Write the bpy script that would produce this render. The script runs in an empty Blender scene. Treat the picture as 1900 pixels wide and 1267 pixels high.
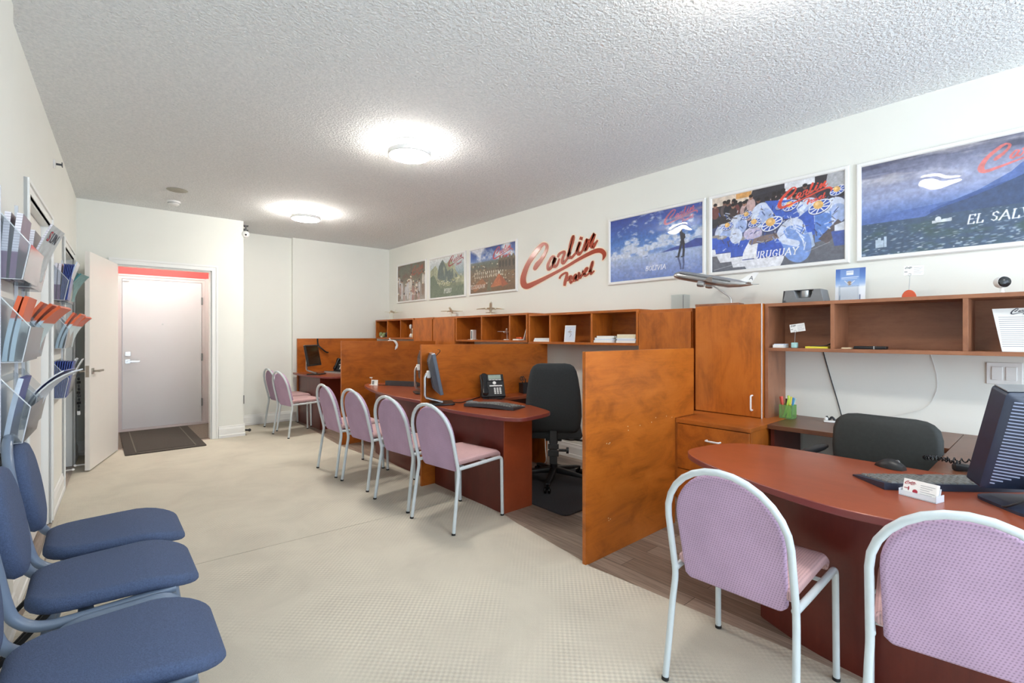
import bpy, bmesh, math, random
import numpy as np
from mathutils import Vector, Matrix

random.seed(7)
SC = bpy.context.scene
COL = SC.collection
PI = math.pi

# ------------------------------------------------------------------ camera, light, exposure
cam_d = bpy.data.cameras.new('camera')
cam = bpy.data.objects.new('camera', cam_d)
COL.objects.link(cam)
cam.location = (0, 0, 1.30)
cam.rotation_euler = (PI/2, 0, -math.radians(41.0))
cam_d.sensor_width = 36
cam_d.lens = 888/1900*36
cam_d.shift_y = -11.5/1900
cam_d.clip_start = 0.02
SC.camera = cam

SC.view_settings.view_transform = 'Standard'
SC.view_settings.look = 'None'
SC.view_settings.gamma = 1
SC.view_settings.use_curve_mapping = False
SC.view_settings.exposure = 0.72

world = bpy.data.worlds.new('world')
SC.world = world
world.use_nodes = True
world.node_tree.nodes['Background'].inputs[0].default_value = (0.72, 0.84, 1.0, 1)
world.node_tree.nodes['Background'].inputs[1].default_value = 1.6

def area_light(name, loc, rot, sx, sy, power, color):
    d = bpy.data.lights.new(name, 'AREA')
    d.shape = 'RECTANGLE'; d.size = sx; d.size_y = sy
    d.energy = power; d.color = color
    o = bpy.data.objects.new(name, d)
    COL.objects.link(o)
    o.location = loc; o.rotation_euler = rot
    return o
# daylight entering through the shop window in the rear wall (behind the camera)
area_light('window_daylight', (1.75, -2.72, 1.55), (PI/2, 0, 0), 3.8, 2.3, 55, (0.70, 0.84, 1.0))
# unseen area light added to brighten the ceiling, standing for daylight off pavement outside
area_light('ceiling_bounce_fill', (1.75, -4.1, -0.1), (math.radians(180-35), 0, 0), 5.5, 2.2, 150, (0.74, 0.87, 1.0))
LAMP_E = 56.0     # diffusers of the ceiling lamps
RING_E = 125.0

# ------------------------------------------------------------------ materials
def lin(c):
    def f(v):
        v /= 255.0
        return v/12.92 if v <= 0.04045 else ((v+0.055)/1.055)**2.4
    return (f(c[0]), f(c[1]), f(c[2]), 1.0)

def newmat(name):
    m = bpy.data.materials.new(name)
    m.use_nodes = True
    nt = m.node_tree
    return m, nt, nt.nodes['Principled BSDF']

def node(nt, kind, **kw):
    n = nt.nodes.new(kind)
    for k, v in kw.items():
        if k.startswith('i_'):
            n.inputs[k[2:].replace('_', ' ')].default_value = v
        else:
            setattr(n, k, v)
    return n

def noise_node(nt, vec, scale, detail=4, rough=0.55, dist=0.0):
    n = node(nt, 'ShaderNodeTexNoise')
    n.inputs['Scale'].default_value = scale
    n.inputs['Detail'].default_value = detail
    n.inputs['Roughness'].default_value = rough
    n.inputs['Distortion'].default_value = dist
    nt.links.new(vec, n.inputs['Vector'])
    return n

def ramp_node(nt, fac, stops):
    r = node(nt, 'ShaderNodeValToRGB')
    el = r.color_ramp.elements
    while len(el) < len(stops): el.new(0.5)
    for e, (p, c) in zip(el, stops):
        e.position = p; e.color = c
    nt.links.new(fac, r.inputs['Fac'])
    return r

def obj_coords(nt, scale=(1, 1, 1), rot=(0, 0, 0), gen='Object'):
    tc = node(nt, 'ShaderNodeTexCoord')
    mp = node(nt, 'ShaderNodeMapping')
    mp.inputs['Scale'].default_value = scale
    mp.inputs['Rotation'].default_value = rot
    nt.links.new(tc.outputs[gen], mp.inputs['Vector'])
    return mp.outputs['Vector']

def bump_to(nt, b, height, strength, dist):
    bp = node(nt, 'ShaderNodeBump')
    bp.inputs['Strength'].default_value = strength
    bp.inputs['Distance'].default_value = dist
    nt.links.new(height, bp.inputs['Height'])
    nt.links.new(bp.outputs['Normal'], b.inputs['Normal'])
    return bp

def mat(name, rgb, rough=0.5, metal=0.0, coat=0.0, spec=0.5, var=0.06, vscale=25, bump=0.0, bscale=200, emit=0.0):
    m, nt, b = newmat(name)
    c = lin(rgb)
    v = obj_coords(nt)
    n = noise_node(nt, v, vscale, 3)
    lo = tuple(max(0, x*(1-var)) for x in c[:3]) + (1,)
    hi = tuple(min(1, x*(1+var)) for x in c[:3]) + (1,)
    r = ramp_node(nt, n.outputs['Fac'], [(0.3, lo), (0.7, hi)])
    nt.links.new(r.outputs['Color'], b.inputs['Base Color'])
    b.inputs['Roughness'].default_value = rough
    b.inputs['Metallic'].default_value = metal
    b.inputs['Specular IOR Level'].default_value = spec
    b.inputs['Coat Weight'].default_value = coat
    b.inputs['Coat Roughness'].default_value = 0.08
    if bump:
        n2 = noise_node(nt, v, bscale, 2)
        bump_to(nt, b, n2.outputs['Fac'], bump, 0.01)
    if emit:
        b.inputs['Emission Color'].default_value = c
        b.inputs['Emission Strength'].default_value = emit
    return m

def wood(name, dark, mid, light, axis='x', rough=0.38, figure=1.0, coat=0.0, blot=2.2):
    """laminate with blotchy figure, stretched along one object axis"""
    m, nt, b = newmat(name)
    s = {'x': (0.42, 1, 1), 'y': (1, 0.42, 1), 'z': (1, 1, 0.42)}[axis]
    g = {'x': (1.2, 40, 40), 'y': (40, 1.2, 40), 'z': (40, 40, 1.2)}[axis]
    v = obj_coords(nt, s)
    n1 = noise_node(nt, v, blot*3.4, 6, 0.66, 0.55*figure)
    v2 = obj_coords(nt, g)
    n2 = noise_node(nt, v2, 2.0, 3, 0.6)
    mx = node(nt, 'ShaderNodeMath', operation='MULTIPLY_ADD')
    nt.links.new(n2.outputs['Fac'], mx.inputs[0]); mx.inputs[1].default_value = 0.20
    nt.links.new(n1.outputs['Fac'], mx.inputs[2])
    r = ramp_node(nt, mx.outputs[0], [(0.34, lin(dark)), (0.62, lin(mid)), (0.92, lin(light))])
    nt.links.new(r.outputs['Color'], b.inputs['Base Color'])
    b.inputs['Roughness'].default_value = rough
    b.inputs['Coat Weight'].default_value = coat
    b.inputs['Coat Roughness'].default_value = 0.15
    return m

M = {}
M['wall'] = mat('cream_wall_paint', (237, 238, 231), 0.85, var=0.012, vscale=2, bump=0.04, bscale=180)
M['trim'] = mat('white_trim_paint', (240, 241, 238), 0.45, var=0.01, vscale=3)
M['door_white'] = mat('white_door_paint', (236, 232, 226), 0.42, var=0.012, vscale=2)
M['door_grey'] = mat('pale_grey_door_paint', (206, 203, 207), 0.5, var=0.015, vscale=2)
M['frame_grey'] = mat('pale_mauve_frame_paint', (205, 193, 194), 0.5, var=0.01, vscale=2)
M['red_wall'] = mat('coral_red_wall_paint', (205, 84, 84), 0.8, var=0.02, vscale=2)
M['orange_h'] = wood('honey_laminate_horizontal_grain', (132, 68, 19), (182, 99, 30), (200, 116, 44), 'x', 0.36, 1.2)
M['orange_v'] = wood('honey_laminate_vertical_grain', (134, 70, 20), (184, 101, 32), (200, 116, 45), 'z', 0.36, 1.0)
M['orange_y'] = wood('honey_laminate_along_wall', (130, 68, 23), (178, 98, 35), (194, 112, 47), 'y', 0.36, 1.0)
M['hutch'] = wood('brown_hutch_laminate', (122, 78, 56), (156, 104, 74), (174, 120, 88), 'y', 0.38, 0.6)
M['hutch_v'] = wood('brown_hutch_laminate_vertical', (122, 78, 56), (156, 104, 74), (174, 120, 88), 'z', 0.38, 0.6)
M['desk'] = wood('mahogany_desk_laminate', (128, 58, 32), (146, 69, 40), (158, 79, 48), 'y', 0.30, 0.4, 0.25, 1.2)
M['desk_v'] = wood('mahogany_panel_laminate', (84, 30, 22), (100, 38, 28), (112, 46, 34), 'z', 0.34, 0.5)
M['desk_edge'] = mat('mahogany_edge_band', (126, 62, 58), 0.35, var=0.05)
M['credenza'] = wood('walnut_brown_worktop', (88, 52, 36), (106, 66, 46), (120, 76, 54), 'y', 0.33, 0.5)
M['frame_white'] = mat('white_powder_coated_tube', (205, 214, 218), 0.30, var=0.03, coat=0.3)
M['frame_blue'] = mat('blue_grey_powder_coated_tube', (112, 128, 150), 0.36, var=0.03, coat=0.2)
M['rubber'] = mat('black_rubber', (28, 28, 28), 0.7)
M['black'] = mat('black_plastic', (26, 27, 30), 0.42, var=0.1)
M['black_gloss'] = mat('glossy_black_plastic', (20, 21, 24), 0.18, var=0.05)
M['darkgrey'] = mat('dark_grey_plastic', (62, 64, 68), 0.45)
M['navy'] = mat('dark_slate_blue_plastic', (40, 48, 66), 0.38, var=0.08)
M['grey'] = mat('mid_grey_plastic', (120, 122, 124), 0.45)
M['silver'] = mat('brushed_silver', (196, 198, 200), 0.28, 0.9)
M['chrome'] = mat('satin_nickel', (175, 170, 160), 0.3, 0.95)
M['white'] = mat('white_plastic', (238, 238, 236), 0.4, var=0.01)
M['paper'] = mat('white_paper', (240, 240, 236), 0.8, var=0.02, vscale=60)
M['key'] = mat('dark_keycaps', (58, 60, 62), 0.5)
M['key_light'] = mat('grey_keys', (112, 114, 112), 0.45)
M['lcd'] = mat('grey_green_display', (150, 165, 155), 0.25)
M['screen'] = mat('switched_off_screen', (52, 34, 20), 0.12, var=0.1)
M['task_fabric'] = mat('charcoal_upholstery', (48, 52, 54), 0.95, var=0.12, vscale=120, bump=0.3, bscale=500)
M['exec_fabric'] = mat('black_upholstery', (44, 47, 46), 0.7, var=0.1, vscale=60, bump=0.12, bscale=400)
M['mat_dark'] = mat('charcoal_carpet_mat', (56, 58, 62), 0.95, var=0.45, vscale=160, bump=0.5, bscale=300)
M['doormat'] = mat('brown_doormat_pile', (70, 63, 57), 0.95, var=0.25, vscale=90, bump=0.5, bscale=300)
M['doormat_line'] = mat('pale_doormat_ribbing', (104, 97, 88), 0.95, var=0.15, vscale=90)
M['vest_floor'] = mat('vestibule_carpet', (120, 108, 98), 0.95, var=0.15, vscale=50, bump=0.3, bscale=300)
M['orange'] = mat('orange_print', (214, 92, 42), 0.4, var=0.08)
M['red_sign'] = mat('glossy_brick_red_vinyl', (166, 56, 20), 0.33, var=0.05, vscale=6, coat=0.12)
M['cream_edge'] = mat('cream_vinyl_outline', (250, 232, 208), 0.4, var=0.01)
M['logo_red'] = mat('logo_crimson_ink', (170, 40, 60), 0.5)
M['ink'] = mat('dark_print_ink', (60, 62, 74), 0.6)
M['ink_light'] = mat('grey_print_ink', (150, 152, 160), 0.6)
M['blue_print'] = mat('royal_blue_print', (34, 66, 150), 0.35, var=0.1)
M['teal_print'] = mat('teal_cover_print', (74, 138, 140), 0.35, var=0.25, vscale=30)
M['yellow'] = mat('yellow_plastic', (226, 214, 70), 0.4)
M['lime'] = mat('lime_plastic', (190, 220, 90), 0.4)
M['coral'] = mat('coral_plastic', (236, 104, 92), 0.4)
M['skyblue'] = mat('blue_plastic', (70, 140, 200), 0.4)
M['mint'] = mat('mint_ceramic', (170, 214, 212), 0.4, var=0.12, vscale=60)
M['green_leaf'] = mat('pale_green_ornament', (160, 180, 130), 0.6, var=0.35, vscale=80)
M['cord_white'] = mat('white_cable', (226, 226, 222), 0.5)
M['ceil_stain'] = mat('beige_ceiling_cover', (172, 170, 158), 0.8)
M['terracotta'] = mat('orange_red_base', (200, 82, 44), 0.45)
M['beige'] = mat('beige_card', (226, 206, 170), 0.6)

def popcorn():
    m, nt, b = newmat('popcorn_ceiling')
    v = obj_coords(nt)
    n = noise_node(nt, v, 62, 3, 0.6, 0.3)
    n2 = noise_node(nt, v, 1.2, 2)
    r = ramp_node(nt, n.outputs['Fac'], [(0.3, lin((230, 233, 234))), (0.7, lin((249, 250, 250)))])
    nt.links.new(r.outputs['Color'], b.inputs['Base Color'])
    b.inputs['Roughness'].default_value = 0.95
    bump_to(nt, b, n.outputs['Fac'], 0.9, 0.018)
    return m
M['ceiling'] = popcorn()

def carpet(name, tint):
    m, nt, b = newmat(name)
    tc = node(nt, 'ShaderNodeTexCoord')
    sep = node(nt, 'ShaderNodeSeparateXYZ')
    nt.links.new(tc.outputs['Object'], sep.inputs[0])
    def wave(sock, k):
        a = node(nt, 'ShaderNodeMath', operation='MULTIPLY'); a.inputs[1].default_value = k
        nt.links.new(sock, a.inputs[0])
        s = node(nt, 'ShaderNodeMath', operation='SINE')
        nt.links.new(a.outputs[0], s.inputs[0])
        return s.outputs[0]
    wx, wy = wave(sep.outputs[0], 2*PI/0.030), wave(sep.outputs[1], 2*PI/0.030)
    p = node(nt, 'ShaderNodeMath', operation='MULTIPLY')
    nt.links.new(wx, p.inputs[0]); nt.links.new(wy, p.inputs[1])
    fine = noise_node(nt, tc.outputs['Object'], 260, 3, 0.7)
    worn = noise_node(nt, tc.outputs['Object'], 1.5, 3, 0.6, 0.4)
    wr = ramp_node(nt, worn.outputs['Fac'], [(0.42, (0.05,)*3+(1,)), (0.62, (1, 1, 1, 1))])
    pat = node(nt, 'ShaderNodeMath', operation='MULTIPLY')
    nt.links.new(p.outputs[0], pat.inputs[0]); nt.links.new(wr.outputs['Color'], pat.inputs[1])
    soil = noise_node(nt, tc.outputs['Object'], 2.3, 5, 0.62, 0.6)
    rc = ramp_node(nt, soil.outputs['Fac'], [(0.30, lin(tuple(int(x*0.955) for x in tint))), (0.55, lin(tint)), (0.8, lin(tuple(min(255, int(x*1.03)) for x in tint)))])
    # loops lighter, gaps darker
    k = node(nt, 'ShaderNodeMath', operation='MULTIPLY_ADD'); k.inputs[1].default_value = 0.13; k.inputs[2].default_value = 0.90
    nt.links.new(pat.outputs[0], k.inputs[0])
    k2 = node(nt, 'ShaderNodeMath', operation='MULTIPLY_ADD'); k2.inputs[1].default_value = 0.42
    nt.links.new(fine.outputs['Fac'], k2.inputs[0]); 
    sub = node(nt, 'ShaderNodeMath', operation='SUBTRACT'); sub.inputs[1].default_value = 0.20
    nt.links.new(k.outputs[0], sub.inputs[0]); nt.links.new(sub.outputs[0], k2.inputs[2])
    mul = node(nt, 'ShaderNodeVectorMath', operation='SCALE')
    nt.links.new(rc.outputs['Color'], mul.inputs[0]); nt.links.new(k2.outputs[0], mul.inputs['Scale'])
    nt.links.new(mul.outputs[0], b.inputs['Base Color'])
    b.inputs['Roughness'].default_value = 1.0
    b.inputs['Specular IOR Level'].default_value = 0.1
    h = node(nt, 'ShaderNodeMath', operation='ADD')
    nt.links.new(pat.outputs[0], h.inputs[0]); nt.links.new(fine.outputs['Fac'], h.inputs[1])
    bump_to(nt, b, h.outputs[0], 0.35, 0.004)
    return m
M['carpet'] = carpet('beige_loop_carpet', (213, 206, 190))

def planks():
    m, nt, b = newmat('grey_brown_vinyl_planks')
    v = obj_coords(nt, (1, 1, 1), (0, 0, PI/2))
    br = node(nt, 'ShaderNodeTexBrick')
    br.offset = 0.37
    br.inputs['Scale'].default_value = 1.0
    br.inputs['Brick Width'].default_value = 1.2
    br.inputs['Row Height'].default_value = 0.125
    br.inputs['Mortar Size'].default_value = 0.0015
    br.inputs['Color1'].default_value = lin((178, 163, 149))
    br.inputs['Color2'].default_value = lin((136, 120, 107))
    br.inputs['Mortar'].default_value = lin((70, 62, 54))
    nt.links.new(v, br.inputs['Vector'])
    v2 = obj_coords(nt, (38, 2.0, 1))
    n = noise_node(nt, v2, 1.6, 5, 0.65, 0.5)
    r = ramp_node(nt, n.outputs['Fac'], [(0.3, (0.55, 0.54, 0.53, 1)), (0.65, (1.12, 1.1, 1.08, 1))])
    mx = node(nt, 'ShaderNodeMix', data_type='RGBA', blend_type='MULTIPLY')
    mx.inputs['Factor'].default_value = 1.0
    nt.links.new(br.outputs['Color'], mx.inputs['A']); nt.links.new(r.outputs['Color'], mx.inputs['B'])
    nt.links.new(mx.outputs['Result'], b.inputs['Base Color'])
    b.inputs['Roughness'].default_value = 0.38
    return m
M['vinyl'] = planks()

def weave(name, rgb, dot, cell, plane='yz'):
    """upholstery: small regular pits over a plain cloth"""
    m, nt, b = newmat(name)
    v = obj_coords(nt)
    vo = node(nt, 'ShaderNodeTexVoronoi', voronoi_dimensions='2D')
    vo.inputs['Scale'].default_value = cell
    vo.inputs['Randomness'].default_value = 0.12
    sp = node(nt, 'ShaderNodeSeparateXYZ'); cx = node(nt, 'ShaderNodeCombineXYZ')
    nt.links.new(v, sp.inputs[0])
    a, b2 = {'yz': (1, 2), 'xy': (0, 1)}[plane]
    mr = node(nt, 'ShaderNodeMath', operation='MULTIPLY_ADD'); mr.inputs[1].default_value = 0.35
    nt.links.new(sp.outputs[b2], mr.inputs[0]); nt.links.new(sp.outputs[a], mr.inputs[2])
    nt.links.new(mr.outputs[0], cx.inputs[0]); nt.links.new(sp.outputs[b2], cx.inputs[1])
    nt.links.new(cx.outputs[0], vo.inputs['Vector'])
    n = noise_node(nt, v, 7, 4)
    r0 = ramp_node(nt, n.outputs['Fac'], [(0.3, lin(tuple(int(x*0.94) for x in rgb))), (0.7, lin(rgb))])
    r = ramp_node(nt, vo.outputs['Distance'], [(0.12, lin(dot)), (0.34, (1, 1, 1, 1))])
    rr = ramp_node(nt, vo.outputs['Distance'], [(0.15, (0.62,)*3+(1,)), (0.36, (1,)*3+(1,))])
    mx = node(nt, 'ShaderNodeMix', data_type='RGBA', blend_type='MULTIPLY')
    mx.inputs['Factor'].default_value = 1.0
    nt.links.new(r0.outputs['Color'], mx.inputs['A']); nt.links.new(rr.outputs['Color'], mx.inputs['B'])
    nt.links.new(mx.outputs['Result'], b.inputs['Base Color'])
    b.inputs['Roughness'].default_value = 0.75
    bump_to(nt, b, vo.outputs['Distance'], 0.25, 0.003)
    return m
M['mauve'] = weave('mauve_patterned_cloth', (196, 166, 196), (150, 120, 145), 115)
M['pink_seat'] = weave('dusty_pink_patterned_cloth', (210, 172, 172), (160, 120, 125), 115, 'xy')
M['blue_cloth'] = mat('slate_blue_upholstery', (74, 89, 120), 0.92, var=0.22, vscale=260, bump=0.35, bscale=420)

def acrylic(name, tint, fac, rough=0.06, body=None):
    m, nt, b = newmat(name)
    out = nt.nodes['Material Output']
    tr = node(nt, 'ShaderNodeBsdfTransparent'); tr.inputs[0].default_value = lin(tint)
    b.inputs['Base Color'].default_value = lin(body or tint)
    b.inputs['Roughness'].default_value = rough
    mx = node(nt, 'ShaderNodeMixShader'); mx.inputs[0].default_value = fac
    nt.links.new(tr.outputs[0], mx.inputs[1]); nt.links.new(b.outputs[0], mx.inputs[2])
    nt.links.new(mx.outputs[0], out.inputs['Surface'])
    return m
M['acrylic'] = acrylic('clear_acrylic', (244, 246, 248), 0.10, 0.05, (214, 222, 228))
M['clear'] = acrylic('very_clear_acrylic', (248, 250, 250), 0.05, 0.05, (220, 226, 230))
M['slate'] = mat('slate_grey_plastic', (74, 84, 98), 0.4)
M['rib_grey'] = mat('grey_blue_ribs', (120, 130, 146), 0.4)
M['smoke'] = acrylic('acrylic_dark_reflection', (150, 156, 162), 0.80, 0.10, (98, 102, 108))  # dark reflection on the pocket fronts, put into the grey body colour
M['acrylic_edge'] = acrylic('bright_acrylic_edge', (240, 244, 248), 0.75, 0.2, (236, 240, 246))
M['greenglass'] = acrylic('green_glass', (206, 236, 190), 0.25, 0.05, (190, 225, 160))

def emitter(name, rgb, e):
    m, nt, b = newmat(name)
    b.inputs['Base Color'].default_value = lin((250, 250, 245))
    b.inputs['Emission Color'].default_value = lin(rgb)
    b.inputs['Emission Strength'].default_value = e
    return m
for i_, k_ in enumerate((1.0, 1.55, 0.72, 0.6, 0.8)):
    M['lamp%d' % i_] = emitter('glowing_lamp_diffuser', (255, 249, 240), LAMP_E*k_)
    M['ring%d' % i_] = emitter('glowing_lamp_ring', (255, 249, 240), RING_E*k_)

def printmat(name, rough=0.10, wave=0.0):
    m, nt, b = newmat(name)
    a = node(nt, 'ShaderNodeAttribute', attribute_name='print')
    nt.links.new(a.outputs['Color'], b.inputs['Base Color'])
    b.inputs['Roughness'].default_value = 0.5
    b.inputs['Coat Weight'].default_value = 1.0
    b.inputs['Coat Roughness'].default_value = 0.025
    b.inputs['Coat IOR'].default_value = 1.5
    if wave:
        v = obj_coords(nt)
        n = noise_node(nt, v, 4.0, 1)
        bp = node(nt, 'ShaderNodeBump'); bp.inputs['Strength'].default_value = wave; bp.inputs['Distance'].default_value = 0.02
        nt.links.new(n.outputs['Fac'], bp.inputs['Height'])
        nt.links.new(bp.outputs['Normal'], b.inputs['Coat Normal'])
    return m
M['print'] = printmat('glazed_poster_print', 0.1, 0.22)
M['card_print'] = printmat('printed_card')

# ------------------------------------------------------------------ mesh builder
class MB:
    def __init__(s): s.v = []; s.f = []; s.m = []; s.cur = 0
    def add(s, vs, fs, xf=None):
        b = len(s.v)
        for p in vs:
            p = Vector(p)
            s.v.append(tuple(xf @ p) if xf is not None else tuple(p))
        for f in fs:
            s.f.append([i+b for i in f]); s.m.append(s.cur)
        return s
    def box(s, x0, x1, y0, y1, z0, z1, xf=None):
        x0, x1 = min(x0, x1), max(x0, x1); y0, y1 = min(y0, y1), max(y0, y1); z0, z1 = min(z0, z1), max(z0, z1)
        vs = [(x0,y0,z0),(x1,y0,z0),(x1,y1,z0),(x0,y1,z0),(x0,y0,z1),(x1,y0,z1),(x1,y1,z1),(x0,y1,z1)]
        return s.add(vs, [(0,3,2,1),(4,5,6,7),(0,1,5,4),(1,2,6,5),(2,3,7,6),(3,0,4,7)], xf)
    def prism(s, poly, a, b, plane='xy', xf=None):
        """poly: 2-D points; extruded from a to b along the third axis"""
        area = sum(poly[i][0]*poly[(i+1) % len(poly)][1]-poly[(i+1) % len(poly)][0]*poly[i][1] for i in range(len(poly)))
        if area < 0: poly = poly[::-1]
        if plane == 'xy': put = lambda p, c: (p[0], p[1], c)
        elif plane == 'xz': put = lambda p, c: (p[0], c, p[1])
        else: put = lambda p, c: (c, p[0], p[1])
        n = len(poly)
        vs = [put(p, a) for p in poly]+[put(p, b) for p in poly]
        fs = [tuple(range(n))[::-1], tuple(range(n, 2*n))]+[(i, (i+1) % n, n+(i+1) % n, n+i) for i in range(n)]
        if (plane == 'xz') != (b < a): fs = [f[::-1] for f in fs]
        return s.add(vs, fs, xf)
    def tube(s, path, r, n=10, closed=False, ry=None, xf=None, cap=True):
        P = [Vector(p) for p in path]; N = len(P)
        R = r if isinstance(r, (list, tuple)) else [r]*N
        T = []
        for i in range(N):
            a = P[(i-1) % N] if (closed or i > 0) else P[i]
            b = P[(i+1) % N] if (closed or i < N-1) else P[i]
            T.append((b-a).normalized())
        up = Vector((0, 0, 1)) if abs(T[0].z) < 0.9 else Vector((0, 1, 0))
        nrm = (up-T[0]*up.dot(T[0])).normalized()
        vs = []; fs = []
        for i in range(N):
            nrm = (nrm-T[i]*nrm.dot(T[i])).normalized()
            bi = T[i].cross(nrm)
            for k in range(n):
                a = 2*PI*k/n
                q = (ry/r if ry else 1.0) if not isinstance(r, (list, tuple)) else 1.0
                vs.append(P[i]+nrm*math.cos(a)*R[i]+bi*math.sin(a)*R[i]*q)
        for i in range(N if closed else N-1):
            for k in range(n):
                j = (i+1) % N
                fs.append((i*n+k, i*n+(k+1) % n, j*n+(k+1) % n, j*n+k))
        if not closed and cap:
            fs.append(tuple(range(n))[::-1]); fs.append(tuple((N-1)*n+k for k in range(n)))
        return s.add(vs, fs, xf)
    def lathe(s, prof, n=24, c=(0, 0, 0), xf=None):
        vs = []; fs = []
        for r, z in prof:
            for k in range(n):
                a = 2*PI*k/n
                vs.append((c[0]+r*math.cos(a), c[1]+r*math.sin(a), c[2]+z))
        for i in range(len(prof)-1):
            for k in range(n):
                fs.append((i*n+k, i*n+(k+1) % n, (i+1)*n+(k+1) % n, (i+1)*n+k))
        if prof[0][0] > 1e-6: fs.append(tuple(range(n))[::-1])
        if prof[-1][0] > 1e-6: fs.append(tuple((len(prof)-1)*n+k for k in range(n)))
        return s.add(vs, fs, xf)
    def loft(s, secs, xf=None, cap=True):
        n = len(secs[0]); vs = [p for q in secs for p in q]; fs = []
        for i in range(len(secs)-1):
            for k in range(n):
                fs.append((i*n+k, i*n+(k+1) % n, (i+1)*n+(k+1) % n, (i+1)*n+k))
        if cap:
            fs.append(tuple(range(n))[::-1]); fs.append(tuple((len(secs)-1)*n+k for k in range(n)))
        return s.add(vs, fs, xf)
    def sphere(s, c, r, n=16, sc=(1, 1, 1), xf=None):
        prof = [(max(1e-7, r*math.sin(PI*i/n)), -r*math.cos(PI*i/n)) for i in range(n+1)]
        m = Matrix.Translation(c) @ Matrix.Diagonal((*sc, 1))
        if xf is not None: m = xf @ m
        return s.lathe(prof, n, (0, 0, 0), m)
    def build(s, name, mats, parent=None, smooth=True, bevel=0.0, seg=2, loc=None, rotz=None, ang=38):
        me = bpy.data.meshes.new(name)
        me.from_pydata(s.v, [], s.f)
        if not isinstance(mats, (list, tuple)): mats = [mats]
        for mm in mats: me.materials.append(M[mm] if isinstance(mm, str) else mm)
        me.polygons.foreach_set('material_index', s.m)
        bm = bmesh.new(); bm.from_mesh(me)
        bmesh.ops.remove_doubles(bm, verts=bm.verts, dist=1e-6)
        bmesh.ops.recalc_face_normals(bm, faces=bm.faces)
        bm.to_mesh(me); bm.free()
        if smooth:
            me.polygons.foreach_set('use_smooth', [True]*len(me.polygons))
            me.set_sharp_from_angle(angle=math.radians(ang))
        me.update()
        o = bpy.data.objects.new(name, me)
        COL.objects.link(o)
        if parent is not None: o.parent = parent
        if loc is not None: o.location = loc
        if rotz is not None: o.rotation_euler = (0, 0, rotz)
        if bevel:
            bv = o.modifiers.new('bevel', 'BEVEL'); bv.width = bevel; bv.segments = seg
            bv.limit_method = 'ANGLE'; bv.angle_limit = math.radians(40); bv.harden_normals = False
        return o

def T(x, y, z): return Matrix.Translation((x, y, z))
def RZ(a): return Matrix.Rotation(a, 4, 'Z')
def RY(a): return Matrix.Rotation(a, 4, 'Y')
def RX(a): return Matrix.Rotation(a, 4, 'X')

def tag(o, label, cat, group=None, kind=None):
    o['label'] = label; o['category'] = cat
    if group: o['group'] = group
    if kind: o['kind'] = kind
    return o
def thing(name, label, cat, loc=(0, 0, 0), rotz=0.0, group=None):
    o = bpy.data.objects.new(name, None)
    COL.objects.link(o)
    o.empty_display_size = 0.1
    o.location = loc; o.rotation_euler = (0, 0, rotz)
    return tag(o, label, cat, group)
def struct(o):
    o['kind'] = 'structure'; return o
def copy_tree(o, parent=None):
    c = o.copy(); COL.objects.link(c)
    if parent is not None: c.parent = parent
    for ch in o.children: copy_tree(ch, c)
    return c
def dup(o, label, loc, rotz, group=None):
    c = copy_tree(o)
    c.location = loc; c.rotation_euler = (0, 0, rotz)
    c['label'] = label
    if group: c['group'] = group
    return c
def smooth_path(pts, n=6, closed=False):
    P = [Vector(p) for p in pts]; N = len(P); out = []
    rng = range(N if closed else N-1)
    for i in rng:
        p0 = P[(i-1) % N] if (closed or i > 0) else P[i]
        p1 = P[i]; p2 = P[(i+1) % N]
        p3 = P[(i+2) % N] if (closed or i+2 < N) else p2
        for k in range(n):
            t = k/n
            out.append(0.5*((2*p1)+(p2-p0)*t+(2*p0-5*p1+4*p2-p3)*t*t+(3*p1-p0-3*p2+p3)*t**3))
    if not closed: out.append(P[-1])
    return out
def round_corners(pts, r, n=5):
    """polyline with filleted inner corners"""
    P = [Vector(p) for p in pts]; out = [P[0]]
    for i in range(1, len(P)-1):
        a, b, c = P[i-1], P[i], P[i+1]
        d1 = (a-b).normalized(); d2 = (c-b).normalized()
        q = min(r, (a-b).length*0.48, (c-b).length*0.48)
        s, e = b+d1*q, b+d2*q
        for k in range(n+1):
            t = k/n
            out.append(s*(1-t)**2+b*2*t*(1-t)+e*t*t)
    out.append(P[-1])
    return out
def text_mesh(mb, body, size, xf, depth=0.0006, shear=0.0, align='CENTER', offset=0.0):
    cu = bpy.data.curves.new('lettering', 'FONT')
    cu.body = body; cu.size = size; cu.extrude = depth; cu.shear = shear
    cu.align_x = align; cu.offset = offset; cu.resolution_u = 3
    o = bpy.data.objects.new('lettering', cu); COL.objects.link(o)
    dg = bpy.context.evaluated_depsgraph_get()
    me = o.evaluated_get(dg).to_mesh()
    mb.add([v.co.copy() for v in me.vertices], [tuple(p.vertices) for p in me.polygons], xf)
    o.evaluated_get(dg).to_mesh_clear()
    bpy.data.objects.remove(o); bpy.data.curves.remove(cu)
    return mb
def rrect(x0, x1, y0, y1, r, n=4):
    out = []
    for cx, cy, a0 in ((x1-r, y1-r, 0), (x0+r, y1-r, PI/2), (x0+r, y0+r, PI), (x1-r, y0+r, 1.5*PI)):
        for k in range(n+1):
            a = a0+PI/2*k/n
            out.append((cx+r*math.cos(a), cy+r*math.sin(a)))
    return out

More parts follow.
